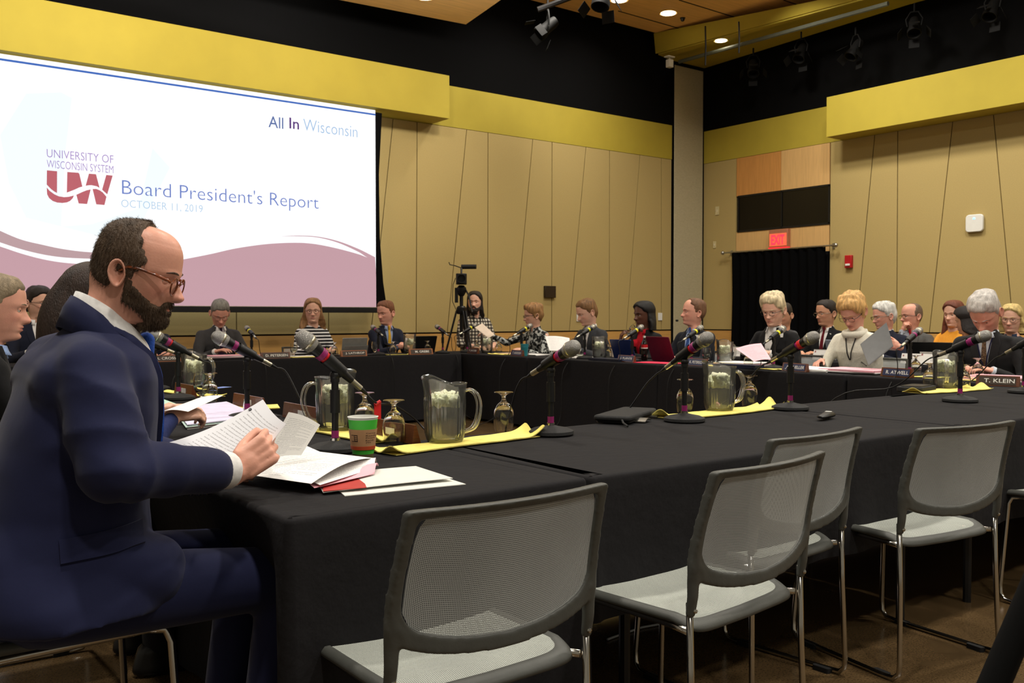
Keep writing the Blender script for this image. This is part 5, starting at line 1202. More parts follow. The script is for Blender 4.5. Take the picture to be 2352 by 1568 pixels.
def hair_shell(kind, col, hi, pitch, yaw, roll, C, S, par, fat=1.0, strands=0, rnd=0):
    """hair as a thick shell over the skull with its own hairline, falling past the head when long"""
    X, Y, Z, T = head_grid(64, 64, fat); Ta = np.abs(np.where(T > PI, T-2*PI, T)); Tr = np.degrees(Ta)
    p = dict(front=.078, temple=.045, side=-.005, nape=-.085, t=.012, bald=None, long=None, top=1.0, vol=1.0); p.update(kind)
    nline = np.array([[noise.noise(Vector((a*30, b*30, rnd))) for a, b in zip(ra, rb)] for ra, rb in zip(X, Y)]); line = .006*nline+np.interp(Tr, [0, 35, 55, 72, 84, 98, 112, 140, 180], [p['front'], p['front']-.004, p['temple'], p['temple']-.012, p['side'], p['side']+.012, -.045, p['nape']+.008, p['nape']])
    m = (Z-line)/.010
    if p['bald'] is not None: m = np.minimum(m, (p['bald']+.6*np.maximum(0, .095-Z)-.9*np.maximum(0, .035-Z)-X)/.008+4*np.maximum(0, (Tr-80)/40))
    th = p['t']*smooth(m)*(.8+.30*smooth((Z-.04)/.06)*p['top'])*(1-.55*np.exp(-((Tr-98)/20)**2)*smooth((.045-Z)/.03)*(p['long'] is None))
    fade = smooth((Z-line)/.05); th = th*(.55+.45*fade) if p['long'] is None else th
    nx, ny = X+.008, Y; r = np.sqrt((nx)**2+ny**2+(Z-.02)**2*(Z > .02)); nx, ny, nzv = nx/r, ny/r, np.where(Z > .02, (Z-.02)/r, 0)
    nm = np.array([[noise.noise(Vector((a*38, b*38, c*14+rnd))) for a, b, c in zip(ra, rb, rc)] for ra, rb, rc in zip(X, Y, Z)])
    th = th*(1+.35*nm*p['vol'])
    if p['long'] is not None:
        zbot, phi, wid, dep = p['long']        # lowest level, front opening in degrees, half width, back depth at the bottom
        lv = smooth((.03-Z)/(.03-zbot)); open_ = smooth((Tr-np.interp(Z, [zbot, -.06, .02, .06, .09], [phi*1.15, phi, phi*.92, phi*.75, 0]))/14)
        c, s_ = np.cos(T), np.sin(T); hx = -.008+np.where(c > 0, .06*c, (.122+(dep+.01-.122)*lv)*c); hy = s_*(.091+(wid-.091)*lv)
        hx += nm*.010*lv; hy += nm*.012*lv; zl = np.where(Z < .03, .03+(Z-.03)*((.03-zbot)/(.03+.25)), Z)
        lowz = Z < .03; bl = smooth((.06-Z)/.05)
        Xh = X+nx*p['t']*1.1*(1+.4*nm); Yh = Y+ny*p['t']*1.1; Zh = Z+nzv*p['t']*1.1
        Xo = Xh*(1-bl)+hx*bl; Yo = Yh*(1-bl)+hy*bl; Zo = np.where(lowz, zl, Zh)
        on = np.where(lowz, open_, np.maximum(open_, 0)*1.0); on = np.where(Z > .085, 1, on)
        sx_, sy_ = -.02+(X*.55), Y*.55; sx2 = np.where(lowz, np.minimum(sx_, .0), X-nx*.008); sy2 = np.where(lowz, sy_, Y-ny*.008)
        X2 = sx2*(1-on)+Xo*on; Y2 = sy2*(1-on)+Yo*on; Z2 = np.where(lowz, zl, (Z-nzv*.008)*(1-on)+Zo*on)
    else:
        d = np.where(m > 0, th, -.007); X2, Y2, Z2 = X+nx*d, Y+ny*d, Z+nzv*d
    P = np.stack([X2.ravel(), Y2.ravel(), Z2.ravel()], 1); P = bend(P, pitch, yaw, roll)*S+np.array(C)
    return P, grid_faces(*X.shape), (X, Y, Z, m, th, nx, ny, nzv)
def beard_shell(pitch, yaw, roll, C, S, thick=.012, full=True, fat=1.0):
    X, Y, Z, T = head_grid(84, 72, fat); Xf = features(X, Y, Z); Ta = np.abs(np.where(T > PI, T-2*PI, T)); Tr = np.degrees(Ta); ay = np.abs(Y)
    top = np.interp(Tr, [0, 12, 22, 34, 48, 62, 78, 90], [-.049, -.049, -.053, -.066, -.062, -.050, -.030, .0])
    m = np.minimum((top-Z)/.006, (92-Tr)/8); m = np.minimum(m, (Z-np.interp(Tr, [0, 40, 52, 68, 92], [-.126, -.124, -.108, -.092, -.074]))/.006)
    mouth = np.exp(-((Z+.0675)/.0095)**2-(ay/.021)**2); m = np.where(mouth > .42, -1, m)
    nm = np.array([[noise.noise(Vector((a*60, b*60, c*40))) for a, b, c in zip(ra, rb, rc)] for ra, rb, rc in zip(Xf, Y, Z)])
    th = np.where(m > 0, thick*smooth(m)*(.45+.75*smooth((-.05-Z)/.05))*(1+.4*nm), -.004)
    r = np.sqrt(Xf**2+Y**2); nx, ny = Xf/r, Y/r; dz = np.where((Z < -.095) & (m > 0), -thick*.9*smooth((-.095-Z)/.02), 0)
    P = np.stack([(Xf+nx*th).ravel(), (Y+ny*th).ravel(), (Z+dz).ravel()], 1); return bend(P, pitch, yaw, roll)*S+np.array(C), grid_faces(*X.shape), (Xf, Y, Z, m, th, nx, ny)
def strands(name, roots, dirs, lens, mat, parent, w=.0007, droop=.25, seed=1):
    """short fine hairs as thin tapering blades"""
    rg = np.random.default_rng(seed); V = []; F = []
    for p, d, l in zip(roots, dirs, lens):
        p = np.array(p); d = np.array(d)+rg.normal(0, .18, 3); d /= np.linalg.norm(d); sd = np.cross(d, rg.normal(0, 1, 3)); sd /= np.linalg.norm(sd)
        a = p; b_ = p+d*l*.55; c = p+d*l+np.array([0, 0, -1])*l*droop; o = len(V)
        V += [a-sd*w, a+sd*w, b_-sd*w*.8, b_+sd*w*.8, c]; F += [(o, o+1, o+3, o+2), (o+2, o+3, o+4)]
    q = MB(); q.add(V, F); return q.build(name, mat, parent, sharp=180)
# ---- clothes laid on a body surface
class Surf:
    def __init__(s, me): s.t = BVHTree.FromPolygons([v.co for v in me.vertices], [tuple(p.vertices) for p in me.polygons])
    def front(s, y, z, off=.004, dx=(1, 0, 0), x0=1.0):
        h = s.t.ray_cast(Vector((x0, y, z)), Vector((-1, 0, 0)))
        return (h[0]+h[1]*off) if h[0] is not None else None
def patch(sf, rows, mat, name, parent, off=.004, nv=14, nu=6, th=.004, center=lambda z: 0):
    """cloth panel on the chest front: rows (z, y left, y right) top to bottom"""
    zs = [r[0] for r in rows]; q = MB(); V = []; W_ = []
    for j in range(nv+1):
        z = zs[0]+(zs[-1]-zs[0])*j/nv; a = float(np.interp(-z, [-k for k in zs], [r[1] for r in rows])); b_ = float(np.interp(-z, [-k for k in zs], [r[2] for r in rows]))
        for i in range(nu+1):
            y = a+(b_-a)*i/nu; p = sf.front(y, z, off); ed = i in (0, nu) or j in (0, nv)
            if p is None: p = Vector((.1, y, z))
            V.append(p); W_.append(p-Vector((th+off, 0, 0)))
    n1 = nu+1; F = [(j*n1+i, j*n1+i+1, (j+1)*n1+i+1, (j+1)*n1+i) for j in range(nv) for i in range(nu)]
    # orient to the front
    o = len(V); F2 = [tuple(reversed([a+o for a in f])) for f in F]; E = []
    for j in range(nv): E += [(j*n1, (j+1)*n1, o+(j+1)*n1, o+j*n1), (j*n1+nu, o+j*n1+nu, o+(j+1)*n1+nu, (j+1)*n1+nu)]
    for i in range(nu): E += [(i, o+i, o+i+1, i+1), (nv*n1+i, nv*n1+i+1, o+nv*n1+i+1, o+nv*n1+i)]
    q.add(V+W_, F+F2+E); return q.build(name, mat, parent, sharp=50)
FAB = {}
def fab(name, rgb, rough=.85, **k): return pm(name, rgb, rough, spec=k.pop('spec', .25), nz=k.pop('nz', .08), ns=k.pop('ns', 120), bump=k.pop('bump', .25), bs=k.pop('bs', 18), sheen=k.pop('sheen', .05), **k)
def pattern(name, base, other, kind, sc):
    m = fab(name, base); N, L, P = nodes(m); tc = N.new('ShaderNodeTexCoord'); mx = N.new('ShaderNodeMix'); mx.data_type = 'RGBA'
    if kind == 'stripe':
        w = N.new('ShaderNodeTexWave'); w.bands_direction = 'Z'; w.inputs['Scale'].default_value = sc; L.new(tc.outputs['Object'], w.inputs[0]); f = w.outputs['Fac']
        cr = N.new('ShaderNodeValToRGB'); cr.color_ramp.interpolation = 'CONSTANT'; cr.color_ramp.elements[0].position = 0; cr.color_ramp.elements[1].position = .62; cr.color_ramp.elements[0].color = (0, 0, 0, 1); cr.color_ramp.elements[1].color = (1, 1, 1, 1); L.new(f, cr.inputs[0]); f = cr.outputs[0]
    elif kind == 'plaid':
        a = N.new('ShaderNodeTexWave'); a.bands_direction = 'Z'; a.inputs['Scale'].default_value = sc; c = N.new('ShaderNodeTexWave'); c.bands_direction = 'Y'; c.inputs['Scale'].default_value = sc
        L.new(tc.outputs['Object'], a.inputs[0]); L.new(tc.outputs['Object'], c.inputs[0]); q = N.new('ShaderNodeMath'); q.operation = 'MULTIPLY'; L.new(a.outputs['Fac'], q.inputs[0]); L.new(c.outputs['Fac'], q.inputs[1]); f = q.outputs[0]
        r = N.new('ShaderNodeMath'); r.operation = 'MULTIPLY'; r.inputs[1].default_value = 1.5; L.new(f, r.inputs[0]); f = r.outputs[0]
    else:
        v = N.new('ShaderNodeTexNoise'); v.inputs['Scale'].default_value = sc; v.inputs['Detail'].default_value = 2; L.new(tc.outputs['Object'], v.inputs['Vector']); cr = N.new('ShaderNodeValToRGB'); cr.color_ramp.elements[0].position = .48; cr.color_ramp.elements[1].position = .54; L.new(v.outputs['Fac'], cr.inputs[0]); f = cr.outputs[0]
    src = P.inputs['Base Color'].links[0].from_socket; L.new(f, mx.inputs[0]); L.new(src, mx.inputs[6]); mx.inputs[7].default_value = (*lin(other), 1); L.new(mx.outputs[2], P.inputs['Base Color']); return m
SHIRTW = fab('white_shirt', (224, 222, 220)); SHOE = pm('black_leather', (14, 13, 13), .35)
def person(pos, rot, label, skin='fair', hair=None, hcol='hair_brown', hrgb=(70, 50, 34), look=0, pitch=8, roll=0, scale=1.0, lean=8, outfit='suit', coat=None, shirt=None, tie=None, trousers=None,
           hands=((.38, .12, .80), (.38, -.12, .80)), hdir=None, curl=(.5, .6, .4), glasses=None, beard=None, fat=1.0, width=1.0, female=False, dz=0, vox=.011, hero=False, headoff=(0, 0, 0), collar=True, neck='v', brow=None, elbow_out=.5, handn=None, lidded=False, sleeve=1.0, ear_at=None, shoulders=None, knee=None, head=1.0, elbows=None, thumbs=(.6, .6)):
    """seated person; local frame: x forward, y to the left, z up, origin on the floor under the hips"""
    s = scale; L_ = math.radians(lean)
    up = lambda h: Vector((math.sin(L_)*h, 0, .50+dz+math.cos(L_)*h))     # a point of the spine
    nb = up(.565*s); C = nb+Vector((.022, 0, .165*s))+Vector(headoff); hs = 1.11*s*head
    wd = width*(.92 if female else 1.0); sh = up(.50*s); shy = .178*wd*s
    if ear_at is not None:
        e0 = bend([(-.026, -.080, -.010)], pitch, look, roll)[0]*hs+np.array(C); C = C+Vector(ear_at)-Vector(e0)
    SHR = np.array([nb.x+.022-C.x, 0, 0])
    # ---- body under the clothes
    b = MB()
    b.torso([(up(h).x, 0, up(h).z, a, w*wd) for h, a, w in ((-.06, .08, .12), (0, .10, .15), (.12, .09, .135), (.28, .095, .14), (.42, .085, .145), (.52, .05, .09), (.60, .04, .045))], 20)
    arms = []; fists = []
    knees = lambda sg: (Vector((.43*s, sg*.125, .515)), Vector((.40*s, sg*.12, .09))) if knee is None else (Vector((knee[0], sg*knee[1], knee[2])), Vector((knee[3], sg*knee[1], .09)))
    for k, sg in ((0, 1), (1, -1)):
        S_ = Vector((sh.x-.005, sg*shy, sh.z-.02)) if shoulders is None else Vector((shoulders[0], sg*shoulders[1], shoulders[2])); Wt = Vector(hands[k]); E, Wp = ik(S_, Wt, .285*s, .255*s, (-.35, sg*elbow_out, -.9))
        if elbows and elbows[k]: E = Vector(elbows[k]); Wp = Wt
        arms.append((S_, E, Wp))
        b.capsule(S_, E, .042*s, .036*s, 12); b.capsule(E, Wp, .036*s, .024*s, 12)
        H_ = Vector((.0, sg*.09, .50+dz)); K, A = knees(sg)
        b.capsule(H_, K, .075, .052, 12); b.capsule(K, A, .048, .032, 12)
    bm_ = fuse(b, .016, 3); V = [tuple(v.co) for v in bm_.vertices]; F = faces_of(bm_); nb_ = len(V)
    for k, sg in ((0, 1), (1, -1)):
        S_, E, Wp = arms[k]; hb = MB(); fw = (Wp-E).normalized()
        if hdir and hdir[k]: fw2 = Vector(hdir[k]).normalized()
        else: fw2 = (fw+Vector((.1, -sg*.35, -.05))).normalized()
        nm = Vector(handn[k]) if handn and handn[k] else Vector((-.1, sg*.35, .9))
        hb.capsule(E+(Wp-E)*.55, Wp, .033*s, .025*s, 12, flat=(1, .85)); cu = curl[k] if isinstance(curl[0], tuple) else curl
        tips, tt = hand_geo(hb, Wp, fw2, nm, sg*(-1), cu, thumbs[k], s=.98*s*(.9 if female else 1)); fists.append((Wp, fw2, tips, tt))
        hm = fuse(hb, .0034 if hero else .0052, 3, .5); o = len(V); V += [tuple(v.co) for v in hm.vertices]; F += [tuple(i+o for i in f) for f in faces_of(hm)]; bpy.data.meshes.remove(hm)
    res = (150, 128) if hero else (84, 72); X, Y, Z, T = head_grid(*res, fat); X = features(X, Y, Z, *( (1.22, .8) if hero else (1.08, 1)))
    P = np.stack([X.ravel(), Y.ravel(), Z.ravel()], 1); Pb = bend(P, pitch, look, roll)*hs+np.array(C); qq = P[:, 2]+.9*P[:, 0]; Pb = Pb+SHR*(1-smooth((qq+.21)/.14))[:, None]; o = len(V); V += [tuple(p) for p in Pb]; F += grid_faces(*X.shape, off=o)
    for sg in (() if (hair and hair.get('long')) else (1, -1)):
        ev, ef = ear_geo(sg, 1.08 if hero else 1); e = bend(np.array(ev), pitch, look, roll)*hs+np.array(C); oo = len(V); V += [tuple(p) for p in e]; F += [tuple(i+oo for i in f) for f in ef]
    me = bpy.data.meshes.new('person'); me.from_pydata(V, [], F); me.update(); bpy.data.meshes.remove(bm_); shade(me, 180)
    ca = me.color_attributes.new('tint', 'FLOAT_COLOR', 'POINT'); col = np.ones((len(V), 4)); g = lambda a, q_: np.exp(-(a/q_)**2); Px, Py, Pz = P[:, 0], np.abs(P[:, 1]), P[:, 2]; fr = Px > .03
    lip = (np.exp(-((Pz+.067)/.0085)**4)*np.exp(-(Py/.022)**4))*fr; rosy = (.7*g(Py-.045, .018)*g(Pz+.03, .02)+.8*g(Py, .014)*g(Pz+.035, .014))*fr; ln = g(Pz+.0675, .0016)*np.exp(-(Py/.021)**4)*fr
    hc = np.ones((len(P), 3)); hc -= lip[:, None]*np.array([.10, .34, .30]); hc -= rosy[:, None]*np.array([.0, .16, .14]); hc -= .45*ln[:, None]; nost = g(Py-.0085, .0045)*g(Pz+.0465, .0028)*fr; hc -= .6*nost[:, None]
    col[o:o+len(P), :3] = np.clip(hc, .05, 1); ca.data.foreach_set('color', col.ravel().astype(np.float32))
    per = from_me('person', me, SK[skin]); place(per, pos, rot); tag(per, label, 'person')
    hp_ = lambda pts: bend(np.array(pts, float), pitch, look, roll)*hs+np.array(C)
    # ---- eyes, brows, hair
    HM = hair_mat(hcol, hrgb)
    for sg in (1, -1):
        q = MB(); ec = np.array([.0684, sg*.0302, .001]); q.ball((0, 0, 0), .0112, 14); q.cur = 1; q.lathe([(.0001, .0119), (.0030, .0116), (.0055, .0105), (.0066, .0094)], 14, Matrix.Rotation(PI/2, 4, 'Y') @ Matrix.Translation((0, 0, 0)) if not lidded else Matrix.Rotation(PI/2+.5, 4, 'Y'))
        q.v = [tuple(x) for x in hp_(np.array(q.v)+ec)]; q.build('eye', [M_EYEW, M_IRIS], per)
        q = MB()   # upper lid
        lo = -.35 if not lidded else -1.0
        q.grid(lambda u, v: Vector((.0119*math.cos(lo+(1.5-lo)*v)*math.cos((u-.5)*2.6), .0125*math.sin((u-.5)*2.6), .0119*math.sin(lo+(1.5-lo)*v))), 10, 8)
        if not lidded: q.v = [(x, y, z) for x, y, z in q.v]
        q.v = [tuple(x) for x in hp_(np.array(q.v)+ec+np.array([.0002, 0, .0035 if not lidded else 0]))]; lid = q.build('eyelid', SK[skin], per, sharp=180)
        ca2 = lid.data.color_attributes.new('tint', 'FLOAT_COLOR', 'POINT'); ca2.data.foreach_set('color', np.ones(len(lid.data.vertices)*4, dtype=np.float32))
        q = MB(); n = 8; pts = []; rs = []
        for i in range(n+1):
            u = i/n; y = .012+.036*u; z_ = .0205+.006*math.sin(u*2.4)-.005*u; pts.append((surfx(X, Y, Z, sg*y, z_)-.0005, sg*y, z_)); rs.append(.0030*math.sin(PI*(.14+.78*u)))
        q.tube(hp_(pts), [r*hs for r in rs], 8, flat=(1, 1)); q.build('eyebrow', hair_mat(hcol, hrgb) if brow is None else brow, per)
    data = None
    if hair is not None:
        HP, HF, data = hair_shell(hair, None, None, pitch, look, roll, C, hs, None, fat, rnd=len(label)); q = MB(); q.add(HP, HF); q.build('hair', HM, per, sharp=180)
    if beard:
        BP, BF, bd = beard_shell(pitch, look, roll, C, hs, beard[0], fat=fat); q = MB(); q.add(BP, BF); br = q.build('beard', hair_mat(beard[1], beard[2]), per, sharp=180)
        if hero: per['_bd'] = 0; globals()['HERO_BD'] = (BP, bd)
    if glasses:
        q = MB(); gm = glasses; r1, r2 = .0235, .0160
        for sg in (1, -1):
            q.tube(hp_([(.102-.10*max(0, abs(.033+r1*math.cos(a))-.03)**1.2, sg*(.033+r1*math.cos(a)), -.004+r2*math.sin(a)) for a in [2*PI*k/28 for k in range(29)]]), .0014*hs, 6)
            q.tube(hp_([(.0975, sg*.054, .003), (.084, sg*.068, .004), (.045, sg*.0785, .004), (.0, sg*.083, .002), (-.03, sg*.084, -.008)]), .0016*hs, 6, flat=(1, 1.4))
        q.tube(hp_([(.1015, .011, .0), (.105, .005, .004), (.105, -.005, .004), (.1015, -.011, .0)]), .0013*hs, 6); gl = q.build('glasses', gm, per)
        for sg in (1, -1):
            q = MB(); pts = hp_([(.1015-.10*max(0, abs(.033+r1*math.cos(a))-.03)**1.2, sg*(.033+r1*.95*math.cos(a)), -.004+r2*.95*math.sin(a)) for a in [2*PI*k/20 for k in range(20)]])
            q.add(pts, [tuple(range(20))]); q.build('lens', pm('lens_glass', (250, 250, 250), .03, trans=1, ior=1.02, nz=0), gl, smooth=False)
    # ---- clothes
    if coat is not None:
        J = MB(); g_ = .022 if outfit == 'suit' else .012
        secs = ((-.05, .125+g_, .185+g_), (.04, .125+g_, .178+g_), (.14, .112+g_, .155+g_), (.26, .112+g_, .160+g_), (.38, .112+g_*.8, .172+g_), (.47, .088+g_*.5, .165+g_*.5), (.53, .062+g_*.3, .115), (.575, .048, .066), (.60, .042, .056))
        if female: secs = tuple((h, a*(1.0 if not .3 < h < .42 else 1.12), w*.93) for h, a, w in secs)
        J.torso([(up(h*s).x-.005, 0, up(h*s).z, a*fat**.5, w*width) for h, a, w in secs], 28)
        for k, sg in ((0, 1), (1, -1)):
            S_, E, Wp = arms[k]; S2 = S_+Vector((0, -sg*.012, -.004)); r = (.060 if outfit == 'suit' else .051)*s
            J.capsule(nb+Vector((-.01, sg*.03, -.035)), S2+Vector((-.005, 0, .012)), .040*s, .046*s, 14)
            J.capsule(S2, S_*.5+E*.5, r*1.04, r*.93, 16); J.capsule(S_*.5+E*.5, E, r*.93, r*.86, 16); J.capsule(E, E+(Wp-E)*(.50 if outfit != 'suit' else .62)*sleeve, r*.86, r*.74, 16)
            if outfit == 'suit': pass
            en = E+(Wp-E)*(.88 if outfit == 'suit' else .9)*sleeve; J.capsule(E+(Wp-E)*.45*sleeve, en, r*.76, r*(.62 if outfit == 'suit' else .56), 16)
        jm = fuse(J, vox, 5, .5); c = co_of(jm)
        nn = np.empty(len(c)*3); jm.vertices.foreach_get('normal', nn); nn = nn.reshape(-1, 3)
        d = np.array([noise.noise(Vector((p[0]*9, p[1]*9, p[2]*5+len(label)))) for p in c]); d2 = np.array([noise.noise(Vector((p[0]*22, p[1]*14+7, p[2]*22))) for p in c]); c = c+nn*((d*.006+d2*.003)[:, None]); jm.vertices.foreach_set('co', c.ravel().astype(np.float32)); jm.update()
        jk = from_me('jacket' if outfit == 'suit' else ('sweater' if outfit == 'knit' else 'shirt'), jm, coat, per); sf = Surf(jm)
        zt = nb.z+.012; zv = up(.20*s).z if outfit == 'suit' else up(.47*s).z
        if outfit == 'suit':
            vw = .052*s
            if shirt is not None: patch(sf, [(zt, -vw*.95, vw*.95), (zt-.05, -vw*1.02, vw*1.02), (zt-.14, -vw*.78, vw*.78), (zv, -.004, .004)], shirt, 'shirt_front', per, .003)
            for sg in (1, -1):
                a, bb = (vw*.92, vw*1.75) if sg > 0 else (-vw*1.75, -vw*.92)
                rows = [(zt-.005, sg*vw*.9, sg*vw*1.35), (zt-.08, sg*vw*.98, sg*vw*1.9), (zt-.15, sg*vw*.72, sg*vw*1.75), (zv-.01, sg*-.006, sg*.012)]
                if sg < 0: rows = [(z, y2, y1) for z, y1, y2 in rows]
                patch(sf, rows, coat, 'lapel', jk, .0075)
            for dz_ in (0, -.09):
                p = sf.front(.004, zv-.02+dz_, .003)
                if p: q = MB(); q.ball(p, .007, 10, (.5, 1, 1)); q.build('button', pm('dark_button', (20, 20, 22), .3), jk)
            if tie is not None:
                patch(sf, [(zt-.022, -.014, .014), (zt-.045, -.011, .011), (zt-.05, -.011, .011), (zv+.03, -.028, .028), (zv-.01, -.012, .012)], tie, 'necktie', per, .010, nu=5)
                p = sf.front(0, zt-.022, .012)
                if p: q = MB(); q.capsule(p+Vector((0, 0, .01)), p-Vector((0, 0, .016)), .015, .011, 12, flat=(.8, 1)); q.build('tie_knot', tie, per)
            for k, sg in ((0, 1), (1, -1)):
                S_, E, Wp = arms[k]; q = MB(); a = E+(Wp-E)*.86; b2 = E+(Wp-E)*1.0; q.tube([a, b2, b2+(Wp-E).normalized()*.004], [.034*s, .0335*s, .031*s], 18, caps=True); q.build('cuff', shirt or coat, per)
        if collar:
            q = MB(); n = 28; R0 = .057*s*fat**.5; cm = shirt if (outfit == 'suit' and shirt) else coat; rings = []
            for j, (dr, zz) in enumerate(((.004, -.030), (.003, .004), (.0, .022), (.004, .024), (.010, .004), (.016, -.018))):
                rg_ = []
                for i in range(n):
                    a = math.radians(26)+(2*PI-2*math.radians(26))*i/(n-1); dip = .020*(1+math.cos(a))/2
                    rg_.append(Vector((nb.x+.008+(R0+dr)*1.05*math.cos(a)-.006*(zz > 0), (R0+dr)*math.sin(a), nb.z+zz-dip*1.5+.012)))
                rings.append(rg_)
            V_2 = [p for r_ in rings for p in r_]; m_ = len(rings); F_ = [(j*n+i, j*n+i+1, (j+1)*n+i+1, (j+1)*n+i) for j in range(m_-1) for i in range(n-1)]
            q.add(V_2, F_); o_ = q.build('collar', cm, per, sharp=180); md = o_.modifiers.new('t', 'SOLIDIFY'); md.thickness = .002
        per['_n'] = 0; del per['_n']
    tr = trousers or fab('dark_trousers', (22, 22, 26)); q = MB()
    for sg in (1, -1):
        H_ = Vector((.0, sg*.09, .51+dz)); K, A = knees(sg); A.z = .13; q.capsule(H_, K, .098, .070, 16); q.capsule(K, A, .066, .052, 16); q.capsule(A, A-Vector((0, 0, .03)), .052, .05, 16)
    q.torso([(-.01, 0, .42+dz, .08, .12), (0, 0, .50+dz, .12, .17), (0, 0, .60+dz, .115, .165)], 20); from_me('trousers', fuse(q, .014, 4), tr, per)
    for sg in (1, -1):
        A = knees(sg)[1]; A.z = 0; q = MB(); q.torso([(A.x+.05, A.y, 0, .13, .045), (A.x+.05, A.y, .02, .135, .048), (A.x+.035, A.y, .045, .115, .044), (A.x+.0, A.y, .075, .07, .04), (A.x-.01, A.y, .11, .05, .038)], 18); q.build('shoe', SHOE, per, sub=1)
    return per, dict(C=C, arms=arms, fists=fists, data=data, hp=hp_, nb=nb, up=up, sf=sf if coat is not None else None, jk=jk if coat is not None else None)
def seat_for(per, label, z=0, first=True):
    o = copy_tree(chair0); o.location = (per.location.x, per.location.y, z); o.rotation_euler = per.rotation_euler; o['label'] = label; R = Matrix.Rotation(o.rotation_euler.z, 4, 'Z'); o.location += R @ Vector((.045, 0, 0)); o['group'] = 'chairs under the seated people'; return o
def headyaw(pos, rot, look):
    """look: 0 towards the camera, +90 to the right of the picture; gives the yaw of the head on the shoulders"""
    d = CAM-Vector(pos); base = math.degrees(math.atan2(d.y, d.x)); y = base+look-rot
    while y > 180: y -= 360
    while y < -180: y += 360
    return y
SHORT = dict(front=.080, temple=.052, side=-.005, nape=-.082, t=.011)
M_GF = pm('dark_glasses_frame', (24, 20, 20), .3); M_GM = pm('metal_glasses_frame', (120, 110, 96), .3, metal=.8)
# ================================================================ the people round the tables
def badge(R, per, y, z, col=M_WHITE, w=.05, h=.03):
    p = R['sf'].front(y, z, .006)
    if p: q = MB(); q.box(-.001, .001, -w/2, w/2, -h/2, h/2, Matrix.Translation(p) @ Matrix.Rotation(-.15, 4, 'Y')); q.build('name_badge', col, per, smooth=False)
def lanyard(R, per, col, zl=.28, y0=.055):
    sf = R['sf']; q = MB(); nb = R['nb']
    for sg in (1, -1):
        pts = []
        for k in range(9):
            u = k/8; p = sf.front(sg*y0*(1-u)+sg*.004, nb.z-.02-(zl)*u, .010)
            if p: pts.append(p)
        if len(pts) > 1: q.tube(pts, .003, 6, flat=(1.6, .6))
    q.build('lanyard', col, per)
class PX(Vector): pass
def B(px, y=-.62, x=None): p = ony(px, 700, y); v = PX((p.x, y, 0)); v.px = px; return v
def Rr(px, x=-4.86): p = onx(px, 700, x); v = PX((x, p.y, 0)); v.px = px; return v
def LP(px, py, x, y0, x0=-4.86, k=1.0): p = onx(px, py, x); return ((x0-p.x)/k, (y0-p.y)/k, p.z/k)
def cast(px_pos, rot, label, look=0, **k):
    px = k.pop('px', None); ty = k.pop('ty', None); k['look'] = max(-75, min(75, headyaw(px_pos, rot, look))); per, R = person(tuple(px_pos), rot, label, **k)
    if px is None and isinstance(px_pos, PX): px = px_pos.px
    if px is not None:                       # slide along the row until the head stands where it should
        ax = Vector((0, 1, 0)) if abs(math.sin(math.radians(rot))) < .5 else Vector((1, 0, 0)); Rz = Matrix.Rotation(math.radians(rot), 3, 'Z'); h = Rz @ R['C']
        for _ in range(4):
            a = proj(Vector(per.location)+h)[0]; b_ = proj(Vector(per.location)+h+ax*.01)[0]; per.location += ax*((px-a)/(b_-a)*.01)
    if ty is not None:
        Rz = Matrix.Rotation(math.radians(rot), 3, 'Z'); hz = max(v.co.z for v in per.data.vertices)+.012; hw = Rz @ R['C']; hw.z = hz
        d_ = (proj(Vector(per.location)+hw)[1]-ty); y2 = proj(Vector(per.location)+hw+Vector((0, 0, .01)))[1]; dz_ = d_/(proj(Vector(per.location)+hw)[1]-y2)*.01
        k_ = max(.93, min(1.04, (hz+dz_)/hz)); per.scale = (k_, k_, k_); print('SC', label[:40], round(k_, 3), round((hz+dz_)/hz, 3), tuple(round(c, 2) for c in per.location))
    return per, R
SUIT_G = fab('grey_suit', (58, 57, 58)); SUIT_C = fab('charcoal_suit', (36, 36, 37)); SUIT_N = fab('navy_suit', (26, 30, 46)); SUIT_B = fab('black_suit', (16, 16, 18)); SUIT_M = fab('mid_grey_suit', (92, 92, 90))
PANT = fab('dark_trousers', (22, 22, 26))
chs = []
# --- back row, facing the near row (-90)
pos = B(505); per, R = cast(pos, -90, 'man in a dark grey suit with grey hair and glasses reading under the screen', 8, ty=686, skin='pink', hair=dict(SHORT, top=1.6), hcol='hair_steel', hrgb=(120, 116, 108), pitch=30, lean=16, coat=SUIT_G, shirt=SHIRTW, tie=fab('plum_tie', (44, 20, 48)), glasses=M_GM, hands=((.46, .16, .80), (.44, -.14, .80)), width=1.08, curl=(.3, .4, .3)); chs.append(per)
pos = B(720); per, R = cast(pos, -90, 'woman with shoulder length brown hair, glasses and a black and white striped top', 0, ty=684, skin='fair', female=True, hair=dict(SHORT, front=.075, t=.014, long=(-.20, 60, .135, .115)), hcol='hair_honey', hrgb=(150, 110, 70), pitch=3, lean=6, outfit='knit', coat=pattern('striped_knit', (20, 20, 24), (222, 222, 222), 'stripe', 8.5), collar=False, glasses=M_GF, hands=((.40, .10, .80), (.40, -.16, .80))); chs.append(per)
pos = B(890); per, R = cast(pos, -90, 'man in a navy suit with a yellow tie and clasped hands looking left', -38, ty=690, skin='pink', hair=dict(SHORT, temple=.062, front=.085, top=1.5), hcol='hair_auburn', hrgb=(120, 74, 46), pitch=8, lean=18, coat=SUIT_N, shirt=fab('pale_blue_shirt', (140, 156, 190)), tie=fab('yellow_tie', (206, 158, 40)), hands=((.50, .05, .82), (.50, -.03, .80)), curl=(.7, .8, .5), width=1.02, scale=.98); chs.append(per)
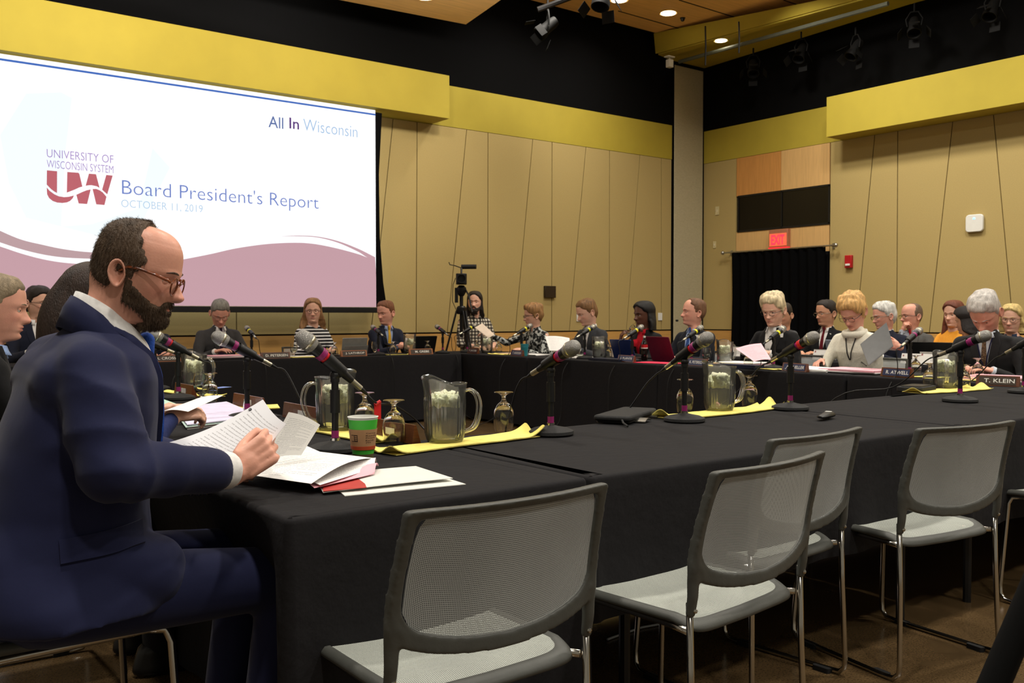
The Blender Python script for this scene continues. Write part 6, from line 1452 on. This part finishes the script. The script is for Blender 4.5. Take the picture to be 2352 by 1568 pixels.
pos = B(345, -.66); per, R = cast(pos, -90, 'man in a dark suit with a red tie, hidden behind the near beard', 10, ty=694, skin='pink', hair=dict(SHORT), hcol='hair_grey', hrgb=(120, 116, 110), pitch=15, lean=14, coat=SUIT_N, shirt=fab('pale_blue_shirt', (140, 156, 190)), tie=fab('red_tie', (160, 20, 40)), hands=((.42, .12, .80), (.42, -.14, .80)), scale=.97); chs.append(per)
# man at the camera
pos = B(1092, -.66); per, R = cast(pos, -100, 'long haired bearded man in a plaid shirt sitting beside the camera tripod', -8, ty=668, skin='fair', hair=dict(SHORT, front=.078, t=.013, long=(-.20, 52, .105, .095)), hcol='hair_black_brown', hrgb=(30, 22, 18), pitch=-2, lean=3, dz=.10, outfit='shirt', coat=pattern('plaid_shirt', (44, 36, 34), (212, 204, 186), 'plaid', 7.5), beard=(.016, 'hair_black_brown', (30, 22, 18)), hands=((.30, .14, .80), (.30, -.10, .78)), width=1.05, sleeve=.72); lanyard(R, per, M_CABLE, .16)
st = root('stool', (per.location.x, per.location.y, 0), 0, 'stool under the long haired man by the tripod', 'stool'); q = MB(); q.lathe([(.0001, .50), (.17, .50), (.18, .53), (.17, .555), (.0001, .56)], 28); q.build('seat', M_BMAT, st)
for a in range(4):
    q = MB(); c, s_ = math.cos(a*PI/2+.7), math.sin(a*PI/2+.7); q.tube([(.12*c, .12*s_, .51), (.2*c, .2*s_, 0)], .012); q.build('leg', M_CHROME, st)
# --- right row, facing -x (180)
pos = Rr(1226); per, R = cast(pos, 180, 'curly haired woman with glasses in a black and white patterned jacket reaching left with papers', -78, ty=697, skin='fair', female=True, hair=dict(SHORT, front=.07, temple=.03, side=-.03, nape=-.08, t=.022, vol=1.7, top=1.2), hcol='hair_chestnut', hrgb=(152, 112, 68), pitch=6, lean=14, outfit='shirt', coat=pattern('ikat_jacket', (28, 30, 30), (176, 180, 176), 'spots', 26), glasses=M_GF, hands=((.44, .14, .80), (.52, -.42, .96)), hdir=((.9, 0, 0), (.5, -.75, .15)), collar=True, scale=.98, width=1.08, curl=(.3, .4, .3)); badge(R, per, .07, 1.0); chs.append(per)
PW = per
pos = Rr(1353); per, R = cast(pos, 180, 'young man with brown hair in a grey jacket and open collar looking down', -66, ty=686, skin='fair', hair=dict(SHORT, front=.088, top=2.2, t=.013), hcol='hair_brown', hrgb=(128, 92, 56), pitch=20, lean=14, coat=fab('slate_jacket', (56, 58, 62)), shirt=SHIRTW, hands=((.44, .14, .80), (.42, -.14, .80)), scale=1.0); chs.append(per); q = MB()
pos = Rr(1478); per, R = cast(pos, 180, 'woman with dark bobbed hair in a black cardigan and red blouse drinking from a goblet', -52, ty=692, skin='dark', female=True, hair=dict(SHORT, front=.075, t=.018, vol=.5, long=(-.15, 60, .112, .11)), hcol='hair_jet', hrgb=(14, 12, 12), pitch=2, lean=9, coat=fab('black_cardigan', (15, 15, 17)), shirt=fab('red_blouse', (176, 16, 34)), hands=((.44, .10, .80), LP(1425, 784, -5.26, -3.59, k=.954)), hdir=((.9, 0, -.1), (.0, .25, 1)), handn=(None, (.75, -.45, .0)), curl=(.5, .6, .4), width=1.02); chs.append(per)
gp = per.matrix_world if False else None
pos = Rr(1592); per, R = cast(pos, 180, 'man in a dark navy suit with a blue striped tie and name badge facing left', -72, ty=684, skin='pink', hair=dict(SHORT, temple=.07, front=.098, bald=.045), hcol='hair_brown2', hrgb=(112, 78, 54), pitch=-4, lean=5, coat=fab('dark_navy_suit', (22, 25, 34)), shirt=fab('light_blue_shirt', (166, 186, 224)), tie=fab('blue_tie', (44, 72, 130)), hands=((.40, .12, .78), (.38, -.12, .78)), width=1.1, fat=1.06); badge(R, per, .10, .98, w=.07, h=.045); chs.append(per)
q = MB(); q.lathe([(.0001, -.012), (.014, -.008), (.015, .008), (.0001, .012)], 14, Matrix.Translation(atd(1555, 736, 9.5))); o = q.build('headset_microphone', M_BMAT); recenter(o); tag(o, 'small black foam ball in front of the mouth of the blue tie man', 'microphone')
pos = Rr(1776, -4.9); per, R = cast(pos, 180, 'woman with short blonde hair and dark glasses in a black jacket reading pink papers', -22, ty=673, skin='fair', female=True, hair=dict(SHORT, front=.072, temple=.03, side=-.03, nape=-.085, t=.028, vol=1.5, top=.9), hcol='hair_blonde', hrgb=(214, 196, 158), pitch=14, lean=14, coat=SUIT_B, shirt=fab('white_blouse', (214, 212, 208)), glasses=M_GF, hands=((.42, .16, .84), (.40, -.12, .86)), width=1.12, scale=1.0, handn=((-.3, .6, .6), (-.3, -.6, .6))); badge(R, per, .09, .99, w=.07, h=.04); chs.append(per)
gpink = quad(atd(1732, 830, 7.05), atd(1772, 826, 7.1), atd(1748, 788, 7.25), atd(1690, 800, 7.2))
loose('held_pink_sheet', lambda u, v: gpink(u, v)+Vector((0, 0, .008*math.sin(u*PI))), M_PRTP, 'pink printed sheet held up by the blonde woman with dark glasses', 'paper')
pos = Rr(1962, -4.9); per, R = cast(pos, 180, 'woman with a blonde bob and dark rimmed glasses in a cream cowl neck sweater', -24, ty=673, skin='pink', female=True, hair=dict(SHORT, front=.070, temple=.02, side=-.05, nape=-.095, t=.030, vol=1.6, top=.8), hcol='hair_gold', hrgb=(206, 162, 100), pitch=32, lean=14, outfit='knit', coat=fab('cream_sweater', (226, 222, 206), bs=60), glasses=M_GF, hands=(LP(2070, 796, -5.42, -6.05, -4.9), (.43, -.12, .80)), hdir=((.75, -.5, .35), (.9, .1, -.15)), handn=((.8, .45, .3), None), collar=False, width=1.12, curl=((.25, .35, .25), (.4, .5, .3))); chs.append(per)
q = MB(); nbv = R['nb']; rings = []
for dr, zz in ((.0, -.04), (.022, -.035), (.034, -.01), (.026, .014), (.012, .016), (.004, .0)):
    rings.append([Vector((nbv.x+.012+(.062+dr)*math.cos(a)*1.1, (.07+dr)*math.sin(a), nbv.z+zz-.014*(1+math.cos(a)))) for a in [2*PI*k/36 for k in range(36)]])
q.loft(rings, caps=False); q.build('cowl_collar', fab('cream_sweater', (226, 222, 206), bs=60), per, sharp=180); lanyard(R, per, M_CABLE, .22, .05)
gf = quad(onx(1995, 839, -5.72), onx(2052, 794, -5.52), onx(2036, 740, -5.46), onx(1976, 790, -5.62))
loose('grey_folder', gf, pm('grey_card', (92, 92, 92), .6), 'dark grey folder held upright by the woman in the cream sweater', 'folder', th=.004)
q = MB(); q.tube([onz(1972, 826, TT+.06), onz(1990, 840, TT+.035)], .004, 8); o = q.build('pen', M_BPL); recenter(o); tag(o, 'dark pen in the right hand of the woman in the cream sweater', 'pen')
pos = Rr(2266, -4.9); per, R = cast(pos, 180, 'man with thick grey hair in a dark suit bent far forward at the right', -18, ty=668, skin='pink', hair=dict(SHORT, front=.080, top=2.2, t=.016, vol=1.2), hcol='hair_silver', hrgb=(190, 184, 178), pitch=42, lean=22, coat=SUIT_C, shirt=fab('ice_shirt', (196, 204, 214)), tie=pattern('speckled_tie', (120, 96, 72), (60, 44, 36), 'spots', 160), hands=((.46, .14, .80), (.44, -.12, .80)), width=1.16, scale=1.07); lanyard(R, per, fab('navy_strap', (26, 28, 60)), .24); chs.append(per)
# --- observers behind
pos = Rr(1800, -3.3); per, R = cast(pos, 180, 'person in a mid grey suit almost hidden behind the blonde woman with glasses', -30, ty=694, skin='tan', hair=dict(SHORT), hcol='hair_dark', hrgb=(40, 32, 28), pitch=12, lean=8, coat=fab('steel_suit', (76, 77, 80)), shirt=SHIRTW, scale=.94, headoff=(0, .06, -.02)); chs.append(per)
pos = Rr(1898, -3.3); per, R = cast(pos, 180, 'man with dark hair, glasses and a dark red tie seated behind the right row', -48, ty=688, skin='tan', hair=dict(SHORT, front=.085, t=.012), hcol='hair_dark', hrgb=(40, 32, 28), pitch=4, lean=5, coat=SUIT_B, shirt=SHIRTW, tie=fab('dark_red_tie', (92, 16, 26)), glasses=M_GM, width=1.08); badge(R, per, .08, 1.0, w=.02, h=.02); chs.append(per)
pos = Rr(2034, -3.3); per, R = cast(pos, 180, 'man with wavy white hair and glasses behind the woman in the cream sweater', -62, ty=693, skin='pink', hair=dict(SHORT, t=.020, vol=1.5, nape=-.09), hcol='hair_white', hrgb=(216, 214, 208), pitch=10, lean=8, coat=SUIT_N, shirt=SHIRTW, glasses=M_GM, scale=.98); chs.append(per)
pos = Rr(2094, -2.5); per, R = cast(pos, 180, 'balding man with dark glasses in a grey suit resting his chin on his hand', -56, ty=695, skin='pink', hair=dict(SHORT, bald=-.02, t=.006, temple=.06), hcol='hair_thin', hrgb=(112, 92, 76), pitch=2, lean=10, coat=SUIT_M, shirt=fab('grey_shirt', (150, 156, 168)), tie=fab('bright_red_tie', (178, 22, 34)), glasses=M_GF, hands=((.36, .16, .80), (.22, -.05, 1.06)), hdir=(None, (.1, .35, .75)), handn=(None, (.7, -.4, .2)), curl=(.9, .9, .6)); chs.append(per)
pos = Rr(2190, -2.5); per, R = cast(pos, 180, 'smiling woman with reddish brown hair in an orange yellow cardigan', -28, ty=690, skin='fair', female=True, hair=dict(SHORT, front=.074, t=.016, vol=1.2, long=(-.22, 56, .12, .10)), hcol='hair_redbrown', hrgb=(112, 58, 38), pitch=4, lean=4, outfit='shirt', coat=fab('mango_cardigan', (232, 158, 52)), collar=False, scale=1.0); chs.append(per)
pos = Rr(2222, -3.3); per, R = cast(pos, 160, 'person with dark curly hair half hidden behind the bent grey haired man', -130, ty=705, skin='tan', female=True, hair=dict(SHORT, front=.06, temple=.02, t=.026, vol=2.2, long=(-.17, 70, .12, .12)), hcol='hair_curly', hrgb=(28, 20, 18), pitch=8, lean=6, outfit='shirt', coat=pattern('leopard_top', (190, 132, 50), (24, 18, 16), 'spots', 34), collar=False, scale=.92); chs.append(per)
pos = Rr(2322, -3.1); per, R = cast(pos, 180, 'pale blonde woman with glasses at the right edge behind the grey haired man', -12, ty=698, skin='fair', female=True, hair=dict(SHORT, front=.066, t=.016, vol=.8, long=(-.12, 58, .105, .10)), hcol='hair_pale', hrgb=(206, 180, 116), pitch=6, lean=6, outfit='shirt', coat=fab('blue_cardigan', (40, 50, 72)), glasses=M_GM, scale=.95); chs.append(per)
# --- left row, facing +x (0)
pos = ony(10, 700, -6.1); pos.z = 0; per, R = cast((-11.32, -6.05, 0), 0, 'man with short grey hair in profile at the left edge, dark suit and blue shirt', 84, ty=626, skin='pink', hair=dict(SHORT, top=1.3, t=.008), hcol='hair_sandgrey', hrgb=(140, 124, 100), pitch=6, lean=11, coat=SUIT_B, shirt=fab('sky_shirt', (150, 174, 220)), tie=fab('dark_stripe_tie', (30, 30, 40)), hands=((.44, .12, .80), (.44, -.12, .80)), scale=1.07, vox=.01); chs.append(per); PL1 = per
pos = B(86, -.62); per, R = cast(pos, -90, 'young dark haired man with glasses in a dark suit far left below the screen', 38, ty=657, skin='fair', hair=dict(SHORT, t=.015, front=.076, top=1.3), hcol='hair_dark', hrgb=(40, 32, 28), pitch=6, lean=6, coat=SUIT_N, shirt=SHIRTW, tie=fab('dark_stripe_tie', (30, 30, 40)), glasses=M_GF, scale=1.03); chs.append(per); PL3 = per
per, R = cast((-11.31, -7.2, 0), 0, 'woman with long straight dark hair behind the bearded man, holding a white sheet', 100, skin='fair', female=True, hair=dict(SHORT, front=.07, t=.014, vol=.15, long=(-.36, 75, .12, .12)), hcol='hair_long_dark', hrgb=(48, 32, 24), pitch=22, lean=20, outfit='shirt', coat=fab('blue_blouse', (44, 52, 96)), collar=False, hands=((.50, .10, .83), (.45, -.13, .83)), hdir=((.9, -.2, .0), (.95, .15, .05)), handn=((-.1, .4, .9), (-.1, -.5, .8)), curl=(.5, .8, .5), scale=.98, vox=.01); chs.append(per); PL2 = per
for i, o in enumerate(chs): seat_for(o, 'grey chair under the '+' '.join(o['label'].split()[:9]).rstrip(','))
# goblet at the lips of the drinking woman, sheets in the outstretched hand
dw = [o for o in bpy.data.objects if o.get('label', '').startswith('woman with dark bobbed')][0]
t = root('goblet', tuple(onx(1440, 765, -5.27)), 0, 'goblet raised to the lips of the woman in the red blouse', 'goblet', 'stemmed water goblets')
src = [o for o in bpy.data.objects if o.name.startswith('goblet') and o.get('label', '').startswith('goblet full')][0]
for ch in src.children: c = ch.copy(); COL.objects.link(c); c.parent = t
t.rotation_euler = (math.radians(25), math.radians(48), 0)
gs = quad(atd(1090, 752, 10.1), atd(1108, 742, 10.1), atd(1136, 768, 9.9), atd(1122, 776, 9.9))
loose('passed_sheet', gs, pm('cream_sheet', (244, 226, 206), .8), 'sheet of paper held out by the curly haired woman towards the man in plaid', 'paper', nu=6, nv=6)
gs = quad(atd(1262, 805, 8.9), atd(1310, 812, 8.8), atd(1308, 776, 9.0), atd(1252, 772, 9.1))
loose('held_pages', lambda u, v: gs(u, v)+Vector((0, 0, .01*math.sin(u*PI))), M_PRT, 'white printed pages held upright before the patterned jacket', 'paper')
# ================================================================ the bearded man in the blue suit, nearest
HX, HY = -11.42, -8.22
def hpt(px, py, ly): p = ony(px, py, HY+ly); return Vector((p.x-HX, ly, p.z))
BLUE = fab('blue_suit', (30, 34, 66), .8, nz=.06, ns=300, bump=.12, bs=12, sheen=.08, spec=.2)
HB, hbrgb = 'hair_dark_brown', (84, 66, 50)
TIEB = fab('bright_blue_tie', (40, 80, 170), bs=300)
per, R = person((HX, HY, 0), 0, 'bearded man in a blue suit and glasses reading printed pages, nearest at the left', skin='pink', hair=dict(SHORT, front=.10, temple=.035, side=-.02, nape=-.088, t=.012, bald=-.002, vol=.5, top=.5), hcol=HB, hrgb=hbrgb,
    look=-33, pitch=15, scale=1.04, head=.757, dz=.06, elbows=((.10, .262, .852), (.085, -.262, .852)), thumbs=(.6, 1.35), lean=10, ear_at=(.142, -.085, 1.242), shoulders=(.072, .172, 1.055), knee=(.50, .125, .545, .43), coat=None, shirt=None, hands=((.37, .15, .79), (.372, -.15, .808)), hdir=((.9, -.2, .1), (.86, .06, .48)), handn=((-.1, .5, .8), (-.12, -.95, .18)), curl=((.5, .7, .5), (.75, 1.05, .7)), glasses=None, beard=(.009, HB, hbrgb), hero=True, lidded=True, elbow_out=.35, trousers=BLUE, brow=hair_mat('brow_brown', (70, 50, 38)))
C = R['C']; hp_ = R['hp']; up = R['up']; arms = R['arms']; nb = R['nb']
# jacket: torso, shoulders, sleeves, long skirt over the seat
J = MB()
J.torso([(.03, 0, .54, .215, .250), (.025, 0, .58, .215, .245), (.02, 0, .64, .20, .215), (.045, 0, .74, .170, .190), (.065, 0, .84, .162, .190), (.085, 0, .94, .148, .196), (.10, 0, 1.02, .130, .200), (.104, 0, 1.065, .110, .185), (.103, 0, 1.09, .085, .135), (.108, 0, 1.115, .062, .085), (.110, 0, 1.13, .050, .060)], 40)
for k, sg in ((0, 1), (1, -1)):
    S_, E, Wp = arms[k]; S2 = S_+Vector((.0, -sg*.005, -.02))
    m1 = S2*.5+E*.5+Vector((-.005, 0, 0)); J.capsule(S2, m1, .070, .076, 20); J.capsule(m1, E, .076, .068, 20); J.capsule(E, E+(Wp-E)*.45, .066, .056, 20); J.capsule(E+(Wp-E)*.45, E+(Wp-E)*.78, .056, .050, 20)
    J.capsule((.080, sg*.055, 1.075), S2+Vector((-.01, 0, .015)), .046, .060, 18)
J.capsule((.045, -.12, 1.01), (.045, .12, 1.01), .078, .078, 18)
for k, sg in ((0, 1), (1, -1)):
    pass
    # skirt over the thigh
    J.capsule((.02, sg*.13, .60), (.19, sg*.135, .615), .10, .08, 18, flat=(1, .9), side=(0, 0, 1))
    J.capsule((.080, sg*.055, 1.075), S2+Vector((-.01, 0, .015)), .046, .060, 18)
J.capsule((.045, -.12, 1.01), (.045, .12, 1.01), .078, .078, 18)
jm = fuse(J, .0075, 14, .5); c = co_of(jm); nn = np.empty(len(c)*3); jm.vertices.foreach_get('normal', nn); nn = nn.reshape(-1, 3)
S_, E, Wp = [np.array(v) for v in arms[1]]
def fold(c, cen, axis, lat, amp, wid, k, ph, ext):
    """a few soft creases running across a direction"""
    d = c-cen; t = d @ axis; s_ = d @ lat; return amp*2*(.5-np.abs(np.sin((t*k+s_*14+ph)/2)))*np.exp(-(t/wid)**2-(s_/ext)**2)
disp = np.array([.004*noise.noise(Vector((p[0]*7, p[1]*7, p[2]*4)))+.0025*noise.noise(Vector((p[0]*16, p[1]*12+3, p[2]*16))) for p in c])
for k in (0, 1):
    S_, E, Wp = [np.array(v) for v in arms[k]]; ax = (E-S_)/np.linalg.norm(E-S_); fx = (Wp-E)/np.linalg.norm(Wp-E); side = np.array([0, (1, -1)[k], 0.]); inner = np.cross(ax, side)
    nearA = np.exp(-(np.linalg.norm(np.cross(c-E, ax), axis=1)/.12)**4)
    disp += fold(c, E-ax*.06, ax, inner, .0055, .09, 75, .4, .12)*nearA+fold(c, E+fx*.06, fx, inner, .0045, .08, 80, 1.2, .12)*np.exp(-(np.linalg.norm(np.cross(c-E, fx), axis=1)/.12)**4)
    disp += fold(c, S_+ax*.10, (ax+.6*inner)/1.17, inner, .005, .12, 45, .9, .14)*nearA
disp += .008*np.sin(c[:, 0]*26+c[:, 2]*16)*np.exp(-((c[:, 2]-.60)/.10)**2)*(np.abs(c[:, 1]) > .1)
disp += -.020*np.exp(-((c[:, 0]+.13+.35*(.60-c[:, 2]))/.012)**2)*(c[:, 2] < .68)*(c[:, 1] < 0)*smooth((.68-c[:, 2])/.1)
c = c+nn*disp[:, None]; c[:, 2] = np.maximum(c[:, 2], .525); jm.vertices.foreach_set('co', c.ravel().astype(np.float32)); jm.update()
jk = from_me('jacket', jm, BLUE, per); sf = Surf(jm)
zt = 1.10; zv = .76
patch(sf, [(zt, -.050, .050), (zt-.06, -.052, .052), (zt-.2, -.036, .036), (zv, -.004, .004)], SHIRTW, 'shirt_front', per, .003, 20, 8)
for sg in (1, -1):
    rows = [(zt+.02, sg*.050, sg*.075), (zt-.05, sg*.050, sg*.098), (zt-.13, sg*.040, sg*.098), (zv, sg*-.006, sg*.014)]
    if sg < 0: rows = [(z, b_, a) for z, a, b_ in rows]
    patch(sf, rows, BLUE, 'lapel', jk, .010, 20, 6, .008)
patch(sf, [(zt-.03, -.016, .016), (zt-.055, -.013, .013), (zt-.15, -.024, .024), (.90, -.034, .034), (.86, -.030, .030)], TIEB, 'necktie', per, .020, 22, 6, .012)
p = sf.front(0, zt-.03, .022); q = MB(); q.capsule(p+Vector((-.004, 0, .012)), p-Vector((0, 0, .02)), .019, .013, 16, flat=(.9, 1)); q.build('tie_knot', TIEB, per)
# shirt collar standing round the neck and the jacket collar behind it
def neckband(name, mat, prof, a0, parent, th=.0025, cx=.152, cz=1.115, tilt=.064):
    q = MB(); n = 44; rings = []
    for r, z in prof:
        rings.append([Vector((cx+r*1.12*math.cos(a), r*math.sin(a), cz+z-tilt*math.cos(a)+.010*math.sin(a)**2*(name == 'collar'))) for a in [a0+(2*PI-2*a0)*i/(n-1) for i in range(n)]])
    V_2 = [v for r_ in rings for v in r_]; m_ = len(rings); q.add(V_2, [(j*n+i, j*n+i+1, (j+1)*n+i+1, (j+1)*n+i) for j in range(m_-1) for i in range(n-1)])
    o_ = q.build(name, mat, parent, sharp=180); md = o_.modifiers.new('t', 'SOLIDIFY'); md.thickness = th; return o_
neckband('collar', SHIRTW, ((.066, -.04), (.065, .0), (.063, .022), (.066, .024), (.074, .0), (.084, -.028)), math.radians(14), per)
neckband('jacket_collar', BLUE, ((.078, -.03), (.072, .002), (.075, .006), (.086, -.016), (.099, -.058)), math.radians(50), jk, .004, cz=1.110, tilt=.076)
# shirt cuffs, sleeve buttons, front button, pocket flap
for k in (0, 1):
    S_, E, Wp = arms[k]; d = (Wp-E).normalized(); a = E+(Wp-E)*.76; q = MB(); q.tube([a, E+(Wp-E)*.93, E+(Wp-E)*.95], [.042, .0405, .037], 26); q.build('cuff', SHIRTW, per)
    dn = d.cross(Vector((0, 1, 0))).normalized(); dn = dn if dn.z < 0 else -dn
    for i in range(4):
        q = MB(); q.ball(E+(Wp-E)*(.78-.07*i)+dn*.050+Vector((0, (-1, 1)[1-k]*-.012, 0)), .0065, 10); q.build('button', pm('dark_button', (20, 20, 22), .3), jk)
p = sf.front(.01, .70, .004); q = MB(); q.ball(p, .010, 12, (.5, 1, 1)); q.build('button', pm('dark_button', (20, 20, 22), .3), jk)
def side_hit(x, z, off):
    h = sf.t.ray_cast(Vector((x, -1, z)), Vector((0, 1, 0))); return (h[0]+h[1]*off) if h[0] else Vector((x, -.25, z))
q = MB(); V = []; nu, nv = 14, 5
for off in (.0055, -.004):
    for j in range(nv+1):
        for i in range(nu+1): V.append(side_hit(.00+.165*i/nu, .715+.012*i/nu-.045*j/nv, off))
n1 = nu+1; F = [(j*n1+i, (j+1)*n1+i, (j+1)*n1+i+1, j*n1+i+1) for j in range(nv) for i in range(nu)]; o = n1*(nv+1)
F += [(o+a, o+d_, o+c_2, o+b_) for a, b_, c_2, d_ in F[:nu*nv]]
for i in range(nu): F += [(i, i+1, o+i+1, o+i), (nv*n1+i+1, nv*n1+i, o+nv*n1+i, o+nv*n1+i+1)]
for j in range(nv): F += [(j*n1, o+j*n1, o+(j+1)*n1, (j+1)*n1), (j*n1+nu, (j+1)*n1+nu, o+(j+1)*n1+nu, o+j*n1+nu)]
q.add(V, F); q.build('pocket_flap', BLUE, jk, sharp=50)
# glasses, tortoiseshell
TS = pm('tortoiseshell', (112, 52, 18), .25, nz=.6, ns=90, coat=.4); q = MB(); r1, r2 = .0232, .0212
gx = .098
for sg in (1, -1):
    q.tube(hp_([(gx-.10*max(0, abs(.032+r1*math.cos(a))-.03)**1.2, sg*(.032+r1*math.cos(a)), -.010+r2*math.sin(a)) for a in [2*PI*k/36 for k in range(37)]]), .0017, 8)
    q.tube(hp_([(gx-.006, sg*.053, .000), (.088, sg*.069, .004), (.060, sg*.0765, .010), (.02, sg*.081, .014), (-.006, sg*.083, .012), (-.024, sg*.083, -.004)]), [.0024, .003, .0028, .0026, .0024, .002], 8, flat=(.6, 1.3))
q.tube(hp_([(gx, .011, -.006), (gx+.005, .005, .0), (gx+.005, -.005, .0), (gx, -.011, -.006)]), .0015, 8); gl = q.build('glasses', TS, per)
for sg in (1, -1):
    q = MB(); q.add(hp_([(gx-.10*max(0, abs(.032+r1*math.cos(a))-.03)**1.2, sg*(.032+r1*.95*math.cos(a)), -.010+r2*.95*math.sin(a)) for a in [2*PI*k/24 for k in range(24)]]), [tuple(range(24))]); q.build('lens', pm('lens_glass', (250, 250, 250), .03, trans=1, ior=1.02, nz=0), gl, smooth=False)
# hair and beard strands
HM = MATS[HB]; rg = np.random.default_rng(3)
X, Y, Z, m, th, nx, ny, nzv = R['data']; ok = np.argwhere((m > .3)); roots, dirs, lens = [], [], []
for _ in range(16000):
    j, i = ok[rg.integers(len(ok))]; p = np.array([X[j, i]+nx[j, i]*th[j, i]*.85, Y[j, i]+ny[j, i]*th[j, i]*.85, Z[j, i]+nzv[j, i]*th[j, i]*.85])+rg.normal(0, .0018, 3); n_ = np.array([nx[j, i], ny[j, i], nzv[j, i]])
    fl = np.array([-.5, 0, -.9]) if Z[j, i] < .06 else np.array([-.2+.9*(X[j, i] > 0), .2, .1]); fl = fl-n_*(fl @ n_); roots.append(p); dirs.append(n_*.10+fl*.9); lens.append(rg.uniform(.004, .009))
roots = hp_(roots); tip = np.array(dirs); a = math.radians(19); tip = np.stack([tip[:, 0]*math.cos(a)+tip[:, 2]*math.sin(a), tip[:, 1], -tip[:, 0]*math.sin(a)+tip[:, 2]*math.cos(a)], 1)
o = strands('hair_strands', roots, tip, lens, HM, per, .00028, .1); o['kind'] = 'stuff'
BP, bd = HERO_BD; Xf, Yb, Zb, mb_, thb, bx, by = bd; ok = np.argwhere(mb_ > .2); nt_ = Xf.shape[1]; roots, dirs, lens = [], [], []
for _ in range(13000):
    j, i = ok[rg.integers(len(ok))]; p = BP[j*nt_+i]; n_ = np.array([bx[j, i], by[j, i], 0]); d = n_*.30+np.array([.1, 0, -.9]); roots.append(p+rg.normal(0, .0015, 3)-n_*.003); dirs.append([d[0]*math.cos(a)+d[2]*math.sin(a), d[1], -d[0]*math.sin(a)+d[2]*math.cos(a)]); lens.append(rg.uniform(.004, .009))
o = strands('beard_strands', roots, dirs, lens, HM, per, .00028, .1, 5); o['kind'] = 'stuff'
# the pages he holds: a bent sheet between both hands
WH, fwH, tips, tt = R['fists'][1]
LM_ = Matrix.Translation(per.location)
def hw(px, py, ly): return LM_ @ hpt(px, py, ly)
P00, P10, P11, P01 = hw(355, 1028, -.06), hw(528, 1100, -.155), hw(655, 978, -.125), hw(606, 920, .12)
def page(u, v, k=0):
    # u from the left page edge to the right, v from the near to the far edge
    A_ = hw(356, 1022, .02); B_ = hw(560, 1062, -.10); C_ = hw(652, 968, -.06); D_ = hw(604, 918, .12)
    p = (A_*(1-u)+B_*u)*(1-v)+(D_*(1-u)+C_*u)*v
    return p
pg = MB()
A_, B_, C_, D_ = hw(352, 1026, .04), hw(545, 1115, -.135), hw(657, 973, -.135), hw(604, 917, .06)
def pf(dn=0, sh=0):
    def f(u, v):
        p = (A_*(1-u)+B_*u)*(1-v)+(D_*(1-u)+C_*u)*v
        n_ = (B_-A_).cross(D_-A_).normalized(); bow = .018*math.sin(PI*v)*(1-u)+.010*math.sin(PI*u)
        return p+n_*(bow*-1+dn)+(C_-D_)*sh*.05
    return f
hs_ = sheet('held_pages', lambda u, v: pf()(u, v), M_PRTG, 28, 22, .0008); recenter(hs_); tag(hs_, 'punched printed page held up by the bearded man in blue', 'paper')
for (u, v) in ((.09, .06), (.09, .86)):
    f_ = pf(-.0012); ce = f_(.06, v); q = MB(); du = (f_(.10, v)-ce).normalized(); dv = (f_(.06, min(1, v+.05))-ce).normalized()
    n_ = du.cross(dv); q.add([ce+(du*math.cos(t)+dv*math.sin(t))*.0042+n_*o_ for o_ in (-.002, .004) for t in [2*PI*k/14 for k in range(14)]], [tuple(range(14)), tuple(range(27, 13, -1))]+[(i, (i+1) % 14, 14+(i+1) % 14, 14+i) for i in range(14)])
    o = q.build('punch_hole', M_BPL); o.parent = hs_; o.matrix_parent_inverse = Matrix.Translation(-hs_.location)
o = seat_for(per, 'grey chair under the bearded man, only its chrome legs showing'); o.scale = (1, 1, 1.10); o.location.y += .11
